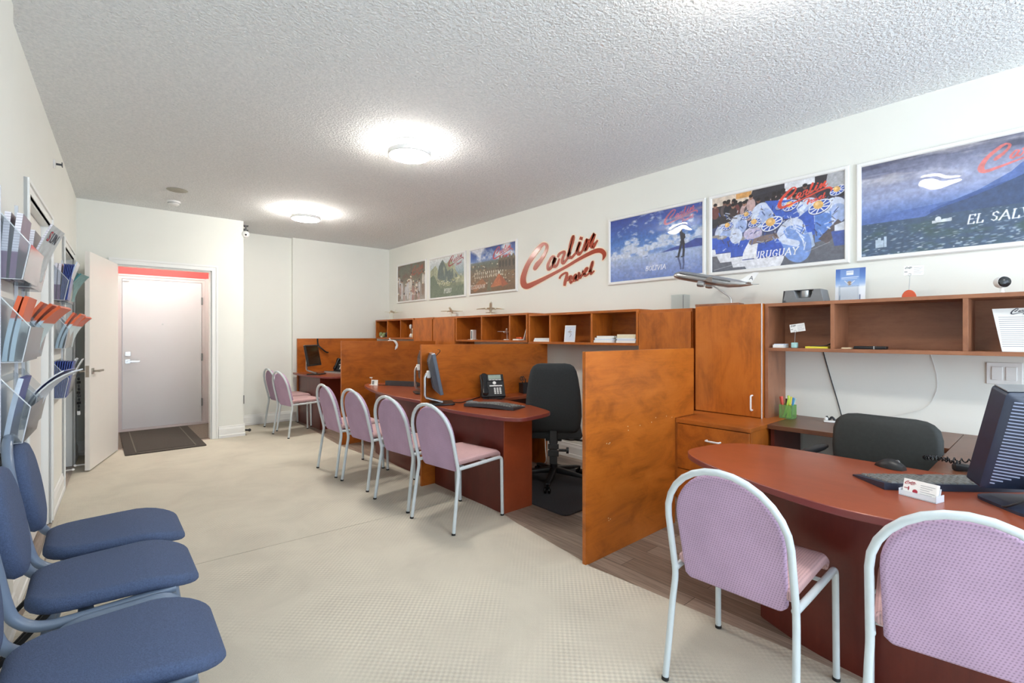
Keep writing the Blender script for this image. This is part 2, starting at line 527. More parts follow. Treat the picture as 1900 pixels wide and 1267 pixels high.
# ------------------------------------------------------------------ the room
FL = -0.004
ZC = 2.786
XR = 3.852
struct(MB().box(-0.9, 4.0, -2.75, 8.6, -0.06, FL).build('floor', 'vinyl', smooth=False))
struct(MB().box(-0.9, 4.0, -2.75, 8.6, ZC, ZC+0.08).build('ceiling', 'ceiling', smooth=False))
struct(MB().box(XR, XR+0.1, -2.75, 7.9, -0.02, ZC).build('wall_right', 'wall', smooth=False))
struct(MB().box(1.45, 2.262, 7.76, 7.86, -0.02, ZC).box(2.262, XR, 7.69, 7.86, -0.02, ZC).build('wall_recess', 'wall', smooth=False))
# wall with the doorway
struct(MB().box(-0.6, 0.175, 7.0, 7.12, -0.02, ZC).box(1.095, 1.45, 7.0, 7.12, -0.02, ZC).box(0.175, 1.095, 7.0, 7.12, 2.105, ZC)
       .box(1.35, 1.45, 7.12, 7.86, -0.02, ZC).build('wall_far', 'wall', smooth=False))
# rear wall with the shop window
rw = MB().box(-0.9, -0.25, -2.75, -2.65, -0.02, ZC).box(3.75, 4.0, -2.75, -2.65, -0.02, ZC)
rw.box(-0.25, 3.75, -2.75, -2.65, -0.02, 0.35).box(-0.25, 3.75, -2.75, -2.65, 2.6, ZC)
struct(rw.build('wall_rear', 'wall', smooth=False))
wf = MB()
for x in (-0.25, 1.06, 2.39, 3.70): wf.box(x, x+0.05, -2.74, -2.66, 0.35, 2.6)
for z in (0.35, 2.55): wf.box(-0.25, 3.75, -2.74, -2.66, z, z+0.05)
struct(wf.build('window_1', 'trim', smooth=False))

# left wall: slightly out of parallel with the right one.  local x = out into the room, local y = along the wall, origin at y 3.6
LWA = -math.atan(0.0365)
LWM = Matrix.Translation((-0.285, 3.6, 0)) @ Matrix.Rotation(LWA, 4, 'Z')
def onleft(o):
    o.location = (-0.285, 3.6, 0); o.rotation_euler = (0, 0, LWA); return o
D1a, D1b = 3.64-3.6, 4.60-3.6      # door openings along the wall
D2a, D2b = 5.575-3.6, 6.48-3.6
DH = 2.06
lw = MB()
lw.box(-0.13, 0, -6.3, D1a, -0.02, ZC).box(-0.13, 0, D1a, D1b, DH, ZC).box(-0.13, 0, D1b, D2a, -0.02, ZC)
lw.box(-0.13, 0, D2a, D2b, DH, ZC).box(-0.13, 0, D2b, 3.45, -0.02, ZC)
lw.box(0, 0.022, -6.3, -0.50, -0.02, ZC)
struct(onleft(lw.build('wall_left', 'wall', smooth=False)))

def skirting(name, segs, frame=None):
    """moulded skirting: each segment (x0,y0,x1,y1, nx,ny) runs along a wall, n points into the room"""
    mb = MB()
    for x0, y0, x1, y1, nx, ny in segs:
        prof = [(0, FL), (0.020, FL), (0.020, 0.030), (0.015, 0.036), (0.015, 0.105), (0.008, 0.128), (0.008, 0.140), (0, 0.145)]
        a = [(x0+nx*d, y0+ny*d, z) for d, z in prof]
        b = [(x1+nx*d, y1+ny*d, z) for d, z in prof]
        mb.loft([a, b])
    o = mb.build(name, 'trim', smooth=False)
    if frame: frame(o)
    return struct(o)
skirting('baseboard_right', [(XR, -2.6, XR, 7.69, -1, 0)])
skirting('baseboard_recess', [(1.45, 7.76, 2.262, 7.76, 0, -1), (2.262, 7.69, XR, 7.69, 0, -1), (2.262, 7.76, 2.262, 7.67, -1, 0)])
skirting('baseboard_far', [(1.17, 7.0, 1.465, 7.0, 0, -1), (1.45, 6.99, 1.45, 7.76, 1, 0), (-0.17, 7.0, 0.098, 7.0, 0, -1)])
skirting('baseboard_left', [(0, D1b+0.075, 0, D2a-0.075, 1, 0), (0, D2b+0.075, 0, 3.39, 1, 0), (0.022, -6.2, 0.022, -0.5, 1, 0), (0, -0.5, 0, D1a-0.075, 1, 0)], onleft)

def casing(mb, a, b, top, w, put):
    """flat moulded casing around an opening a..b, drawn through put(along, out, z)"""
    def bx(u0, u1, z0, z1, t):
        p = [put(u, d, z) for z in (z0, z1) for d in (0, t) for u in (u0, u1)]
        mb.add(p, [(0, 1, 3, 2), (4, 6, 7, 5), (0, 4, 5, 1), (2, 3, 7, 6), (0, 2, 6, 4), (1, 5, 7, 3)])
    for t, i, j in ((0.014, 0.0, w), (0.022, w-0.022, w), (0.018, 0.0, 0.014)):
        bx(a-j, a-i, 0, top+j, t); bx(b+i, b+j, 0, top+j, t); bx(a-i, b+i, top+i, top+j, t)
    return mb
pl = lambda u, d, z: (d, u, z)
def jamb(mb, a, b, top, depth, put, th=0.014):
    def bx(u0, u1, z0, z1):
        p = [put(u, d, z) for z in (z0, z1) for d in (-depth, 0.002) for u in (u0, u1)]
        mb.add(p, [(0, 1, 3, 2), (4, 6, 7, 5), (0, 4, 5, 1), (2, 3, 7, 6), (0, 2, 6, 4), (1, 5, 7, 3)])
    bx(a, a+th, 0, top); bx(b-th, b, 0, top); bx(a, b, top-th, top)
    return mb
t1 = MB(); casing(t1, D1a, D1b, DH, 0.072, pl); jamb(t1, D1a, D1b, DH, 0.13, pl)
struct(onleft(t1.build('trim_1', 'trim', smooth=False)))
t2 = MB(); casing(t2, D2a, D2b, DH, 0.072, pl); jamb(t2, D2a, D2b, DH, 0.13, pl)
struct(onleft(t2.build('trim_2', 'trim', smooth=False)))
pf = lambda u, d, z: (u, 7.0-d, z)
t3 = MB(); casing(t3, 0.175, 1.095, 2.105, 0.068, pf); jamb(t3, 0.175, 1.095, 2.105, 0.12, pf)
struct(t3.build('trim_3', 'trim', smooth=False))

def lever(parent, xf, mirror=1, m='chrome'):
    """square rose with a straight lever; local x out of the door, y along the lever"""
    mb = MB()
    mb.box(0, 0.008, -0.028, 0.028, -0.028, 0.028, xf)
    mb.tube([(0.006, 0, 0), (0.05, 0, 0)], 0.010, 10, xf=xf)
    mb.box(0.042, 0.058, -0.010*mirror, 0.125*mirror, -0.010, 0.010, xf)
    return mb.build('door_handle', m, parent, bevel=0.002)

# door 1: closed closet door in the left wall
d1 = struct(onleft(MB().box(-0.075, -0.035, D1a+0.018, D1b-0.018, 0.012, DH-0.020).build('door_1', 'door_white', smooth=False)))
lever(d1, T(-0.035, D1a+0.115, 0.955))
d2 = struct(onleft(MB().box(-0.128, -0.09, D2a+0.018, D2b-0.018, 0.012, DH-0.020).build('door_2', 'door_white', smooth=False)))
hg = MB()
for z in (0.25, 1.05, 1.85): hg.tube([(-0.086, D2b-0.017, z-0.05), (-0.086, D2b-0.017, z+0.05)], 0.008, 8)
hg.build('hinge', 'chrome', d2)
# door 3: the open white door of the far doorway, hinged on its left jamb
th = math.atan2(6.085-6.975, -0.045-0.187)      # direction from hinge to free edge
L3 = 0.915
d3 = struct(MB().box(0, L3, -0.038, 0, 0.012, 2.10).build('door_3', 'door_white', smooth=False, bevel=0.002))
d3.location = (0.187, 6.975, 0); d3.rotation_euler = (0, 0, th)
h1 = lever(d3, T(L3-0.07, 0, 0.955) @ RZ(PI/2), 1)
h2 = lever(d3, T(L3-0.07, -0.038, 0.955) @ RZ(-PI/2), -1)
mb = MB().box(L3-0.0005, L3+0.002, -0.032, -0.006, 0.90, 1.01)
mb.tube([(L3+0.001, -0.019, 0.955), (L3+0.006, -0.019, 0.955)], 0.011, 12)
mb.build('latch_plate', 'chrome', d3)
# door 4: grey entrance door at the end of the vestibule
struct(MB().box(-0.05, 1.55, 7.12, 8.45, FL+0.001, -0.001).build('floor_vestibule', 'vest_floor', smooth=False))
v = MB()
struct(MB().box(-0.05, 0.05, 7.12, 8.34, -0.01, ZC).box(1.302, 1.352, 7.12, 8.34, -0.01, ZC).build('wall_vestibule', 'wall', smooth=False))
v.box(-0.05, 0.20, 8.34, 8.44, -0.01, ZC).box(1.235, 1.352, 8.34, 8.44, -0.01, ZC).box(0.2, 1.235, 8.34, 8.44, 2.11, ZC)
struct(v.build('wall_entrance', 'red_wall', smooth=False))
t4 = MB()
pe = lambda u, d, z: (u, 8.34-d, z)
casing(t4, 0.262, 1.178, 2.068, 0.062, pe); jamb(t4, 0.262, 1.178, 2.068, 0.08, pe, 0.004)
t4.box(0.2, 1.24, 8.30, 8.40, -0.008, 0.028); t4.box(1.236, 1.302, 8.316, 8.345, -0.004, 2.135)
struct(t4.build('trim_4', 'frame_grey', smooth=False))
d4 = struct(MB().box(0.267, 1.173, 8.315, 8.36, 0.032, 2.062).build('door_4', 'door_grey', smooth=False, bevel=0.002))
h = MB()
xf = T(0.325, 8.315, 0.945) @ RZ(-PI/2)
lever(d4, xf, 1, 'silver')
MB().box(0.297, 0.355, 8.300, 8.315, 1.02, 1.075).box(0.312, 0.345, 8.288, 8.302, 1.040, 1.055).build('deadbolt', 'silver', d4, bevel=0.002)
MB().lathe([(0.0, 0), (0.012, 0), (0.012, 0.006), (0, 0.008)], 14, xf=T(0.71, 8.313, 1.455) @ RX(PI/2)).build('peephole', 'silver', d4)
for z in (0.32, 0.98, 1.80):
    MB().tube([(1.178, 8.308, z-0.055), (1.178, 8.308, z+0.055)], 0.010, 8).build('hinge', 'grey', d4)
MB().box(0.272, 0.34, 8.300, 8.316, 2.035, 2.055).build('door_contact', 'white', d4)

# carpet pieces lying on the planks
edge = [(2.20, -2.6), (2.17, 0.70), (2.13, 1.28), (2.10, 1.745)]
near = [(-0.455, -2.6), ]+edge+[(2.115, 1.80), (2.20, 2.48), (2.235, 2.66), (2.25, 3.13), (1.641, 3.163), (0.45, 3.222), (-0.25, 3.232), (-0.262, 3.12)]
far = [(-0.233, 3.239), (0.45, 3.229), (1.641, 3.170), (2.25, 3.137), (2.26, 3.57), (2.25, 4.4), (2.17, 5.6), (2.24, 6.6), (2.27, 7.68), (1.49, 7.68), (1.49, 6.96), (1.17, 6.96), (1.15, 7.0), (0.12, 7.0), (0.1, 6.96), (-0.13, 6.96), (-0.20, 4.6)]
c1 = MB().prism(near, FL, 0.0).build('carpet', 'carpet', smooth=False)
tag(c1, 'worn beige loop carpet in the foreground, on the camera side of the floor seam', 'carpet')
c2 = MB().prism(far, FL, 0.0).build('carpet', 'carpet', smooth=False)
tag(c2, 'beige carpet beyond the floor seam, running back to the far doorway', 'carpet')
st = [(-0.285+0.0365*(y-3.6)+d, y) for y, d in ((3.25, 0.022), (6.98, 0.022), (6.98, 0.047), (3.25, 0.047))]
c3 = MB().prism(st, FL, -0.001).build('carpet_strip', 'carpet', smooth=False)
tag(c3, 'narrow carpet strip along the foot of the left wall', 'carpet')

# ------------------------------------------------------------------ ceiling fittings
def ceiling_lamp(label, x, y, k):
    t = thing('ceiling_lamp', label, 'ceiling light', (x, y, ZC), 0, 'round ceiling lamps')
    MB().lathe([(0.128, 0), (0.135, -0.004), (0.135, -0.024), (0.128, -0.028)], 48).build('mounting_base', 'white', t)
    MB().lathe([(0.126, -0.028), (0.126, -0.060)], 48).build('glow_ring', 'ring%d' % k, t)
    MB().lathe([(0.120, -0.058), (0.160, -0.058), (0.165, -0.062), (0.165, -0.092), (0.160, -0.096), (0.153, -0.096), (0.153, -0.088)], 56).build('drum_rim', 'white', t)
    MB().lathe([(0.153, -0.092), (0.153, -0.098), (0.11, -0.106), (0.0001, -0.110)], 48).build('diffuser', 'lamp%d' % k, t)
    return t
ceiling_lamp('large round lit ceiling lamp in the middle of the ceiling', 1.84, 3.33, 0)
ceiling_lamp('small-looking lit ceiling lamp nearest the recess wall', 1.90, 5.96, 1)
ceiling_lamp('ceiling lamp just above the top edge, seen as a bright reflection in the largest poster', 1.87, 0.72, 2)
ceiling_lamp('unseen ceiling lamp added to brighten the vestibule, behind the doorway head', 0.66, 7.72, 4)  # added lamp, out of view, to brighten the vestibule and its door
ceiling_lamp('ceiling lamp behind the viewer by the shop window', 1.87, -1.75, 3)

sd = thing('smoke_detector', 'white round smoke detector on ceiling before the doorway', 'smoke detector', (0.651, 6.47, ZC))
MB().lathe([(0.062, 0), (0.065, -0.006), (0.062, -0.014), (0.055, -0.018), (0.054, -0.030), (0.040, -0.042), (0.0001, -0.045)], 32).build('housing', 'white', sd)
MB().lathe([(0.0563, -0.020), (0.0563, -0.026)], 32).build('vent_slot', 'grey', sd)
cp = MB().lathe([(0.088, 0), (0.092, -0.003), (0.088, -0.006), (0.0001, -0.007)], 36).build('cover_plate', 'ceil_stain', loc=(0.628, 5.94, ZC))
tag(cp, 'flat beige-grey round cover plate on ceiling behind smoke detector', 'cover plate')

sc_ = thing('security_camera', 'white dome security camera at the corner beside the recess', 'security camera', (1.475, 7.03, 2.62))
MB().sphere((0.0, -0.02, 0.0), 0.048, 16, (1, 1, 0.95)).build('dome', 'white', sc_)
MB().sphere((-0.004, -0.062, -0.012), 0.012, 10).build('lens', 'black_gloss', sc_)
MB().box(-0.025, 0.03, -0.04, 0.02, 0.040, 0.062).box(-0.012, 0.015, -0.02, 0.01, 0.06, 0.11).box(-0.025, 0.035, -0.03, 0.02, 0.105, 0.122).build('bracket', 'black', sc_, bevel=0.003)
MB().box(-0.027, -0.015, -0.06, 0.03, 0.07, 0.082).build('mounting_arm', 'white', sc_)
wl = MB().box(1.450, 1.456, 6.985, 6.999, 0.41, 0.52).build('door_catch', 'darkgrey', smooth=False)
tag(wl, 'thin dark metal catch low on the wall corner by the recess', 'catch')
ds = MB().tube([(1.475, 7.06, 0.055), (1.52, 7.045, 0.05)], 0.013, 10).sphere((1.53, 7.042, 0.05), 0.02, 10).build('wall_bumper', 'black')
tag(ds, 'black rubber bumper near the floor behind the wall corner', 'door stop')
sp = thing('sprinkler_head', 'white sidewall sprinkler high on the left wall', 'sprinkler')
onleft(sp)
xf = T(0, 1.30, 2.57) @ RY(PI/2)
MB().lathe([(0.032, 0), (0.034, 0.004), (0.028, 0.012), (0.012, 0.014)], 24, xf=xf).build('escutcheon', 'white', sp)
MB().tube([(0.01, 1.30, 2.57), (0.045, 1.30, 2.57)], 0.008, 10).box(0.045, 0.05, 1.282, 1.318, 2.555, 2.585).build('spray_nozzle', 'darkgrey', sp)

# floor items by the far door
dm = thing('doormat', 'dark brown doormat with pale ribbed lines before the grey door', 'doormat', (0.61, 7.41, 0.0))
w, l = 0.75, 1.60
MB().prism(rrect(-w/2, w/2, -l/2, l/2, 0.02), 0.0, 0.010).build('rubber_backing', 'doormat', dm, smooth=False)
MB().box(-w/2+0.10, w/2-0.10, -l/2+0.10, l/2-0.06, 0.010, 0.0125).build('pile', 'doormat', dm, smooth=False)
MB().box(-w/2+0.092, -w/2+0.104, -l/2+0.08, l/2-0.04, 0.010, 0.0135).box(w/2-0.104, w/2-0.092, -l/2+0.08, l/2-0.04, 0.010, 0.0135).box(-w/2+0.1, w/2-0.1, -l/2+0.03, -l/2+0.045, 0.010, 0.0125).build('ribbing', 'doormat_line', dm, smooth=False)
for nm, lb, loc, rz in (('door_stop', 'white spring door stop on the left wall skirting before the open door', (-0.232, 6.02, 0.055), math.atan2(-0.012, 1)),
                        ('door_stop', 'white spring door stop on the back of the open white door', (-0.078, 6.165, 0.06), PI-0.05)):
    s_ = thing(nm, lb, 'door stop', loc, rz, 'white spring door stops')
    coil = [(0.004+0.062*i/60, 0.006*math.cos(i*1.3), 0.006*math.sin(i*1.3)) for i in range(61)]
    MB().tube(coil, 0.0018, 5).tube([(0, 0, 0), (0.006, 0, 0)], 0.011, 12).build('spring', 'white', s_)
    MB().lathe([(0.0001, 0.062), (0.010, 0.064), (0.011, 0.074), (0.006, 0.082), (0.0001, 0.084)], 12, xf=RY(PI/2)).build('bumper_tip', 'white', s_)
# tags dangling from the hidden handle of the open door
ct = thing('hanging_tag_strip', 'dark beaded tag strip dangling from the open door handle', 'hanging strip', (-0.125, 6.215, 0.955))
mb = MB(); mb.tube([(0, 0, 0.012), (0, 0, -0.40)], 0.0025, 6)
mb.build('cord', 'black', ct)
mb = MB()
for k in range(11):
    z = -0.03-0.033*k
    mb.box(-0.016+0.006*(k % 2), 0.016-0.005*((k+1) % 3), -0.006, 0.006, z-0.024, z, RZ(0.5*k))
mb.build('beads', 'black', ct)
MB().box(-0.012, 0.012, -0.003, 0.003, -0.42, -0.385).build('end_tag', 'white', ct)
sw = thing('light_switch', 'white double rocker switch plate under the shelf, right of the desk', 'light switch', (XR, 0.215, 1.085))
MB().box(-0.008, 0, -0.072, 0.072, -0.062, 0.062).build('plate', 'white', sw, bevel=0.003)
for y in (0.028, -0.028): MB().box(-0.013, -0.007, y-0.022, y+0.022, -0.038, 0.038).build('rocker', 'white', sw, bevel=0.002)

# ------------------------------------------------------------------ screens between the desks
def panel(label, y, poly, th=0.025, holes=()):
    t = thing('desk_partition', label, 'partition', (poly[0][0], y, 0), 0, 'honey laminate desk partitions')
    pts = [(px-poly[0][0], z) for px, z in poly]
    o = MB().prism(pts, 0.0, th, 'xz').build('panel', 'orange_h', t, bevel=0.0015)
    if holes:
        mb = MB()
        for hx, hz in holes: mb.lathe([(0.0001, 0), (0.0032, 0.0), (0.0032, 0.0012)], 8, xf=T(hx-poly[0][0], 0.0004, hz) @ RX(PI/2))
        mb.build('screw_hole', 'beige', t)
    return t
panel('tall honey wood partition in front, left of the drawer cabinet, full height to the floor', 1.769,
      [(2.09, FL), (3.042, FL), (3.042, 0.726), (3.30, 0.726), (3.30, 1.207), (2.09, 1.207)],
      holes=((2.30, 0.20), (2.315, 0.205), (2.295, 0.215), (2.49, 0.735), (2.495, 0.71), (2.28, 0.66), (2.30, 0.655), (2.31, 0.66), (2.75, 0.73), (2.80, 0.755), (2.93, 0.75), (3.0, 0.735), (2.62, 0.725)))
panel('wood partition behind the desk with the telephone, third from the far end', 3.62, [(2.115, FL), (3.65, FL), (3.65, 1.212), (2.115, 1.218)])
panel('wood partition behind the row of four pink chairs, second from the far end', 5.62, [(2.20, FL), (3.50, FL), (3.50, 1.222), (2.20, 1.232)])
panel('farthest wood partition standing against the recess wall', 7.635, [(2.31, FL), (3.60, FL), (3.60, 1.25), (2.31, 1.25)])

# ------------------------------------------------------------------ cupboards and open shelves on the right wall
def hutch(label, y0, y1, z0, z1, divs, m='hutch', mv='hutch_v', x0=3.53, leg=None):
    t = thing('open_shelf_unit', label, 'shelf unit', (x0, y0, z0), 0, 'open shelf units along the right wall')
    w, h, d, k = y1-y0, z1-z0, XR-x0-0.002, 0.022
    mb = MB().box(0, d, 0, w, 0, k).box(0, d, 0, w, h-k, h)
    mb.build('shelf_board', m, t, bevel=0.001)
    for y in (0, w-k): MB().box(0, d, y, y+k, k, h-k).build('side_panel', mv, t, bevel=0.001)
    for y in divs: MB().box(0.002, d, y-y0-k/2, y-y0+k/2, k, h-k).build('divider', mv, t, bevel=0.001)
    MB().box(d-0.014, d-0.002, k, w-k, k, h-k).build('back_panel', m, t, smooth=False)
    if leg is not None:
        MB().box(0, d, w-k, w, leg-z0, 0).build('support_panel', mv, t, bevel=0.001)
    return t
hutch('brown three-bay shelf unit in front, above the credenza and black chair', -0.42, 1.366, 1.192, 1.521, (0.960, 0.343), leg=0.722)
hutch('shelf unit with white paper stacks, above the charcoal task chair', 2.402, 3.790, 1.210, 1.528, (2.92, 3.468), 'orange_y', 'orange_v')
hutch('shelf unit holding a small model plane and leaning booklet, mid wall', 3.808, 5.18, 1.222, 1.545, (4.107, 4.629), 'orange_y', 'orange_v')
hutch('farthest small shelf unit, in the corner by the recess wall', 6.276, 7.537, 1.242, 1.553, (6.673, 7.115), 'orange_y', 'orange_v')

def cupboard(label, y0, y1, z0, z1, x0=3.53, m='orange_v'):
    t = thing('wall_cupboard', label, 'cupboard', (x0, y0, z0), 0, 'plain wall cupboards between the shelf units')
    w, h = y1-y0, z1-z0
    MB().box(0.02, XR-x0-0.002, 0, w, 0, h).build('carcass', 'orange_y', t, bevel=0.001)
    MB().box(0, 0.018, 0.003, w-0.003, 0.003, h-0.026).build('door', m, t, bevel=0.0015)
    return t
cupboard('plain closed cupboard rising above the front partition, left of the cabinet with the handle', 1.915, 2.400, FL, 1.515)
cupboard('closed cupboard left of the middle shelf unit, right of the dark gap', 5.200, 5.735, FL, 1.548)
cupboard('closed cupboard right of the farthest shelf unit, left of the dark gap', 5.757, 6.272, FL, 1.552)

def bar_handle(parent, a, b, out=(-1, 0, 0), r=0.006, m='white', name='handle'):
    a, b, o = Vector(a), Vector(b), Vector(out)
    pts = round_corners([a, a+o*0.028, b+o*0.028, b], 0.012, 5)
    return MB().tube(pts, r, 10).build(name, m, parent)
tc = thing('tall_cabinet', 'tall closed wood cabinet on the drawer unit, with white bar handle', 'cabinet', (3.48, 1.370, 0.722))
MB().box(0.02, XR-3.48-0.002, 0.0, 0.487, 0, 0.800).build('carcass', 'orange_v', tc, bevel=0.001)
dd = MB().box(0, 0.018, 0.004, 0.483, 0.006, 0.796).build('door', 'orange_v', tc, bevel=0.0015)
MB().box(0.001, 0.010, -0.003, 0.0, 0.0, 0.800).build('edge_strip', 'white', tc, smooth=False)
bar_handle(dd, (0, 0.060, 0.052), (0, 0.060, 0.155))
dc = thing('drawer_cabinet', 'wood drawer cabinet right of the front partition, behind the front desk', 'drawer cabinet', (3.05, 1.268, 0))
MB().box(0.02, XR-3.05-0.022, 0.0, 0.497, 0.085, 0.694).box(0.55, XR-3.05-0.022, 0.497, 0.585, FL, 0.694).build('carcass', 'orange_v', dc, bevel=0.001)
MB().box(0.05, XR-3.05-0.022, 0.01, 0.487, FL, 0.085).build('plinth', 'black', dc)
MB().box(-0.004, XR-3.05-0.002, -0.006, 0.497, 0.696, 0.722).box(0.26, XR-3.05-0.002, 0.497, 0.587, 0.696, 0.722).build('top_board', 'orange_y', dc, bevel=0.001)
for z0, z1, hz in ((0.384, 0.690, 0.605), (0.090, 0.378, 0.30)):
    dr = MB().box(0, 0.018, 0.004, 0.491, z0, z1).build('drawer', 'orange_h', dc, bevel=0.0015)
    bar_handle(dr, (0, 0.185, hz), (0, 0.275, hz))

# ------------------------------------------------------------------ desks
def bow_top(parent, pts, z, th=0.028, extra=()):
    P = [(p.x, p.y) for p in smooth_path([(x, y, 0) for x, y in pts], 5)] + list(extra)
    o = MB().prism(P, z-th, z).build('desk_top', ['desk', 'desk_edge'], parent, bevel=0.004, seg=2)
    for p in o.data.polygons:
        if abs(p.normal.z) < 0.5: p.material_index = 1
    return o
def ribbon(pts, th, z0, z1):
    """thin curved upright panel following a line in plan"""
    P = [Vector((x, y, 0)) for x, y in pts]
    L, R = [], []
    for i, p in enumerate(P):
        t = (P[min(i+1, len(P)-1)]-P[max(i-1, 0)]).normalized()
        n = Vector((-t.y, t.x, 0))*th/2
        L.append((p+n)[:2]); R.append((p-n)[:2])
    return MB().prism(L+R[::-1], z0, z1)
ox = lambda t, pts: [(x-t.location.x, y-t.location.y) for x, y in pts]
# front desk
t = thing('desk', 'large bow-front mahogany desk in the right foreground, holding the big monitor', 'desk', (2.3, 0.5, 0), 0, 'bow-front mahogany desks')
bow_top(t, ox(t, [(2.69, 0.955), (2.655, 1.07), (2.57, 1.175), (2.42, 1.232), (2.25, 1.238), (2.11, 1.10), (1.975, 0.82), (1.895, 0.57), (1.885, 0.40), (1.93, 0.24), (2.06, 0.02), (2.12, -0.10)]), 0.720, extra=[(0.39, -0.60)])
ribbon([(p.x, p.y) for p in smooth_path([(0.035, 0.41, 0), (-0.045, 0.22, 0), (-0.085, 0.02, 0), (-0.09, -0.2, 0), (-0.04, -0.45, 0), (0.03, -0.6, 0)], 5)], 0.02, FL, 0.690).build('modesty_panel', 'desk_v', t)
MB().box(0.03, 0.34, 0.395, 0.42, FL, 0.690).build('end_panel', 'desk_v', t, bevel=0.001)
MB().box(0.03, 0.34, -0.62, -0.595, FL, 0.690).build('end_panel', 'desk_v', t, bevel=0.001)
# desk with the telephone
t = thing('desk', 'mahogany desk with telephone and monitor, beside the charcoal task chair', 'desk', (2.4, 3.1, 0), 0, 'bow-front mahogany desks')
bow_top(t, ox(t, [(2.785, 3.612), (2.782, 3.30), (2.755, 3.03), (2.70, 2.80), (2.64, 2.61), (2.575, 2.535), (2.42, 2.495), (2.27, 2.485), (2.205, 2.54), (2.155, 2.66), (2.10, 3.03), (2.10, 3.33), (2.12, 3.61)]), 0.720)
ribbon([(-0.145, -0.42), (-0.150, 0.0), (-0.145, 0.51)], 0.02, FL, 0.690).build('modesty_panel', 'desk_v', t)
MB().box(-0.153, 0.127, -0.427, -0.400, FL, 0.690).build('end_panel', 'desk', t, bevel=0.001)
# desk between the second and third partition
t = thing('desk', 'mahogany desk behind the row of pink chairs, with white photo card holder', 'desk', (2.5, 4.4, 0), 0, 'bow-front mahogany desks')
bow_top(t, ox(t, [(2.85, 3.66), (2.85, 4.6), (2.84, 5.0), (2.77, 5.30), (2.60, 5.46), (2.43, 5.44), (2.33, 5.25), (2.215, 4.80), (2.15, 4.30), (2.165, 3.85), (2.19, 3.66)]), 0.722)
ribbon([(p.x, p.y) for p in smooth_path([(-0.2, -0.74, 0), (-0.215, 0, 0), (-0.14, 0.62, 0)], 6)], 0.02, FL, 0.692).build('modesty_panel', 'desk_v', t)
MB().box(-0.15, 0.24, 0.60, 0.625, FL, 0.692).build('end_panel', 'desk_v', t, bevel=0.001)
# farthest desk
t = thing('desk', 'farthest mahogany desk, in the recess behind two pink chairs', 'desk', (2.6, 7.1, 0), 0, 'bow-front mahogany desks')
bow_top(t, ox(t, [(2.95, 7.63), (2.95, 7.0), (2.93, 6.75), (2.84, 6.55), (2.62, 6.47), (2.44, 6.48), (2.35, 6.58), (2.27, 6.95), (2.235, 7.35), (2.245, 7.63)]), 0.738)
ribbon([(-0.262, -0.37), (-0.266, 0.1), (-0.262, 0.53)], 0.02, FL, 0.708).build('modesty_panel', 'desk_v', t)
MB().box(-0.272, 0.20, -0.395, -0.37, FL, 0.708).build('end_panel', 'desk_v', t, bevel=0.001)
# side worktops
t = thing('credenza', 'dark brown worktop along the right wall under the front shelf unit', 'credenza', (3.3, 0.35, 0))
MB().box(0, XR-3.302, 0.030, 0.912, 0.692, 0.720).build('worktop', 'credenza', t, bevel=0.002)
MB().box(0.10, 0.12, 0.07, 0.89, FL, 0.10).build('floor_rail', 'desk_v', t)
MB().box(0.03, 0.50, 0.060, 0.082, FL, 0.692).build('support_panel', 'desk_v', t)
MB().box(0.03, 0.50, 0.880, 0.902, FL, 0.692).build('support_panel', 'desk_v', t)
t = thing('desk_return', 'brown side worktop joining the front desk to the right wall', 'desk return', (2.695, -0.2, 0))
MB().box(0, XR-2.697, 0, 0.578, 0.692, 0.720).build('worktop', 'credenza', t, bevel=0.002)
MB().box(0.95, 1.10, 0.03, 0.055, FL, 0.692).build('support_panel', 'desk_v', t)
t = thing('desk_return', 'narrow brown side worktop along the third partition, holding the pen organiser', 'desk return', (2.80, 3.385, 0))
MB().box(0, XR-2.802, 0, 0.232, 0.692, 0.720).build('worktop', 'desk', t, bevel=0.003)
MB().box(0.60, 0.62, 0.02, 0.225, FL, 0.692).build('support_panel', 'orange_v', t)
MB().box(0.10, 0.60, 0.19, 0.21, 0.25, 0.692).build('modesty_panel', 'desk_v', t)

# ------------------------------------------------------------------ pink visitor chairs
def arch_pts(w, s0, L, n=14):
    pts = [(w, 0.0), (w, s0*0.55), (w, s0)]
    for k in range(1, n):
        a = PI/2*k/n
        pts.append((w*math.cos(a)**0.86, s0+(L-s0)*math.sin(a)**0.94))
    return pts + [(0.0, L)] + [(-y, s) for y, s in pts[::-1]]
def arch_pts2(w, s0, L, n=14):
    r = []
    for k in range(n+1):
        a = PI*k/n
        r.append((w*math.cos(a), s0+(L-s0)*math.sin(a)))
    return [(w, 0.0), (w, s0*0.5)] + r + [(-w, s0*0.5), (-w, 0.0)]
def seat_loft(mb, xs, half, z0, z1, drop, edge=0.02, n=4, taper=0.0):
    secs = []
    for i, x in enumerate(xs):
        u = i/(len(xs)-1)
        e = 1.0
        if i == 0 or i == len(xs)-1: e = 0.80
        h = half*(1-taper*(1-u))*(0.965 if e < 1 else 1)
        zz0, zz1 = z0-drop(u), z1-drop(u)
        mid = (zz0+zz1)/2; hh = (zz1-zz0)/2*(0.45 if e < 1 else 1)
        sec = rrect(-h, h, mid-hh, mid+hh, min(edge, hh*0.95), n)
        secs.append([(x, y, z+0.006*math.cos(PI*0.5*y/half)*(1 if z > mid else 0)) for y, z in sec])
    return mb.loft(secs)
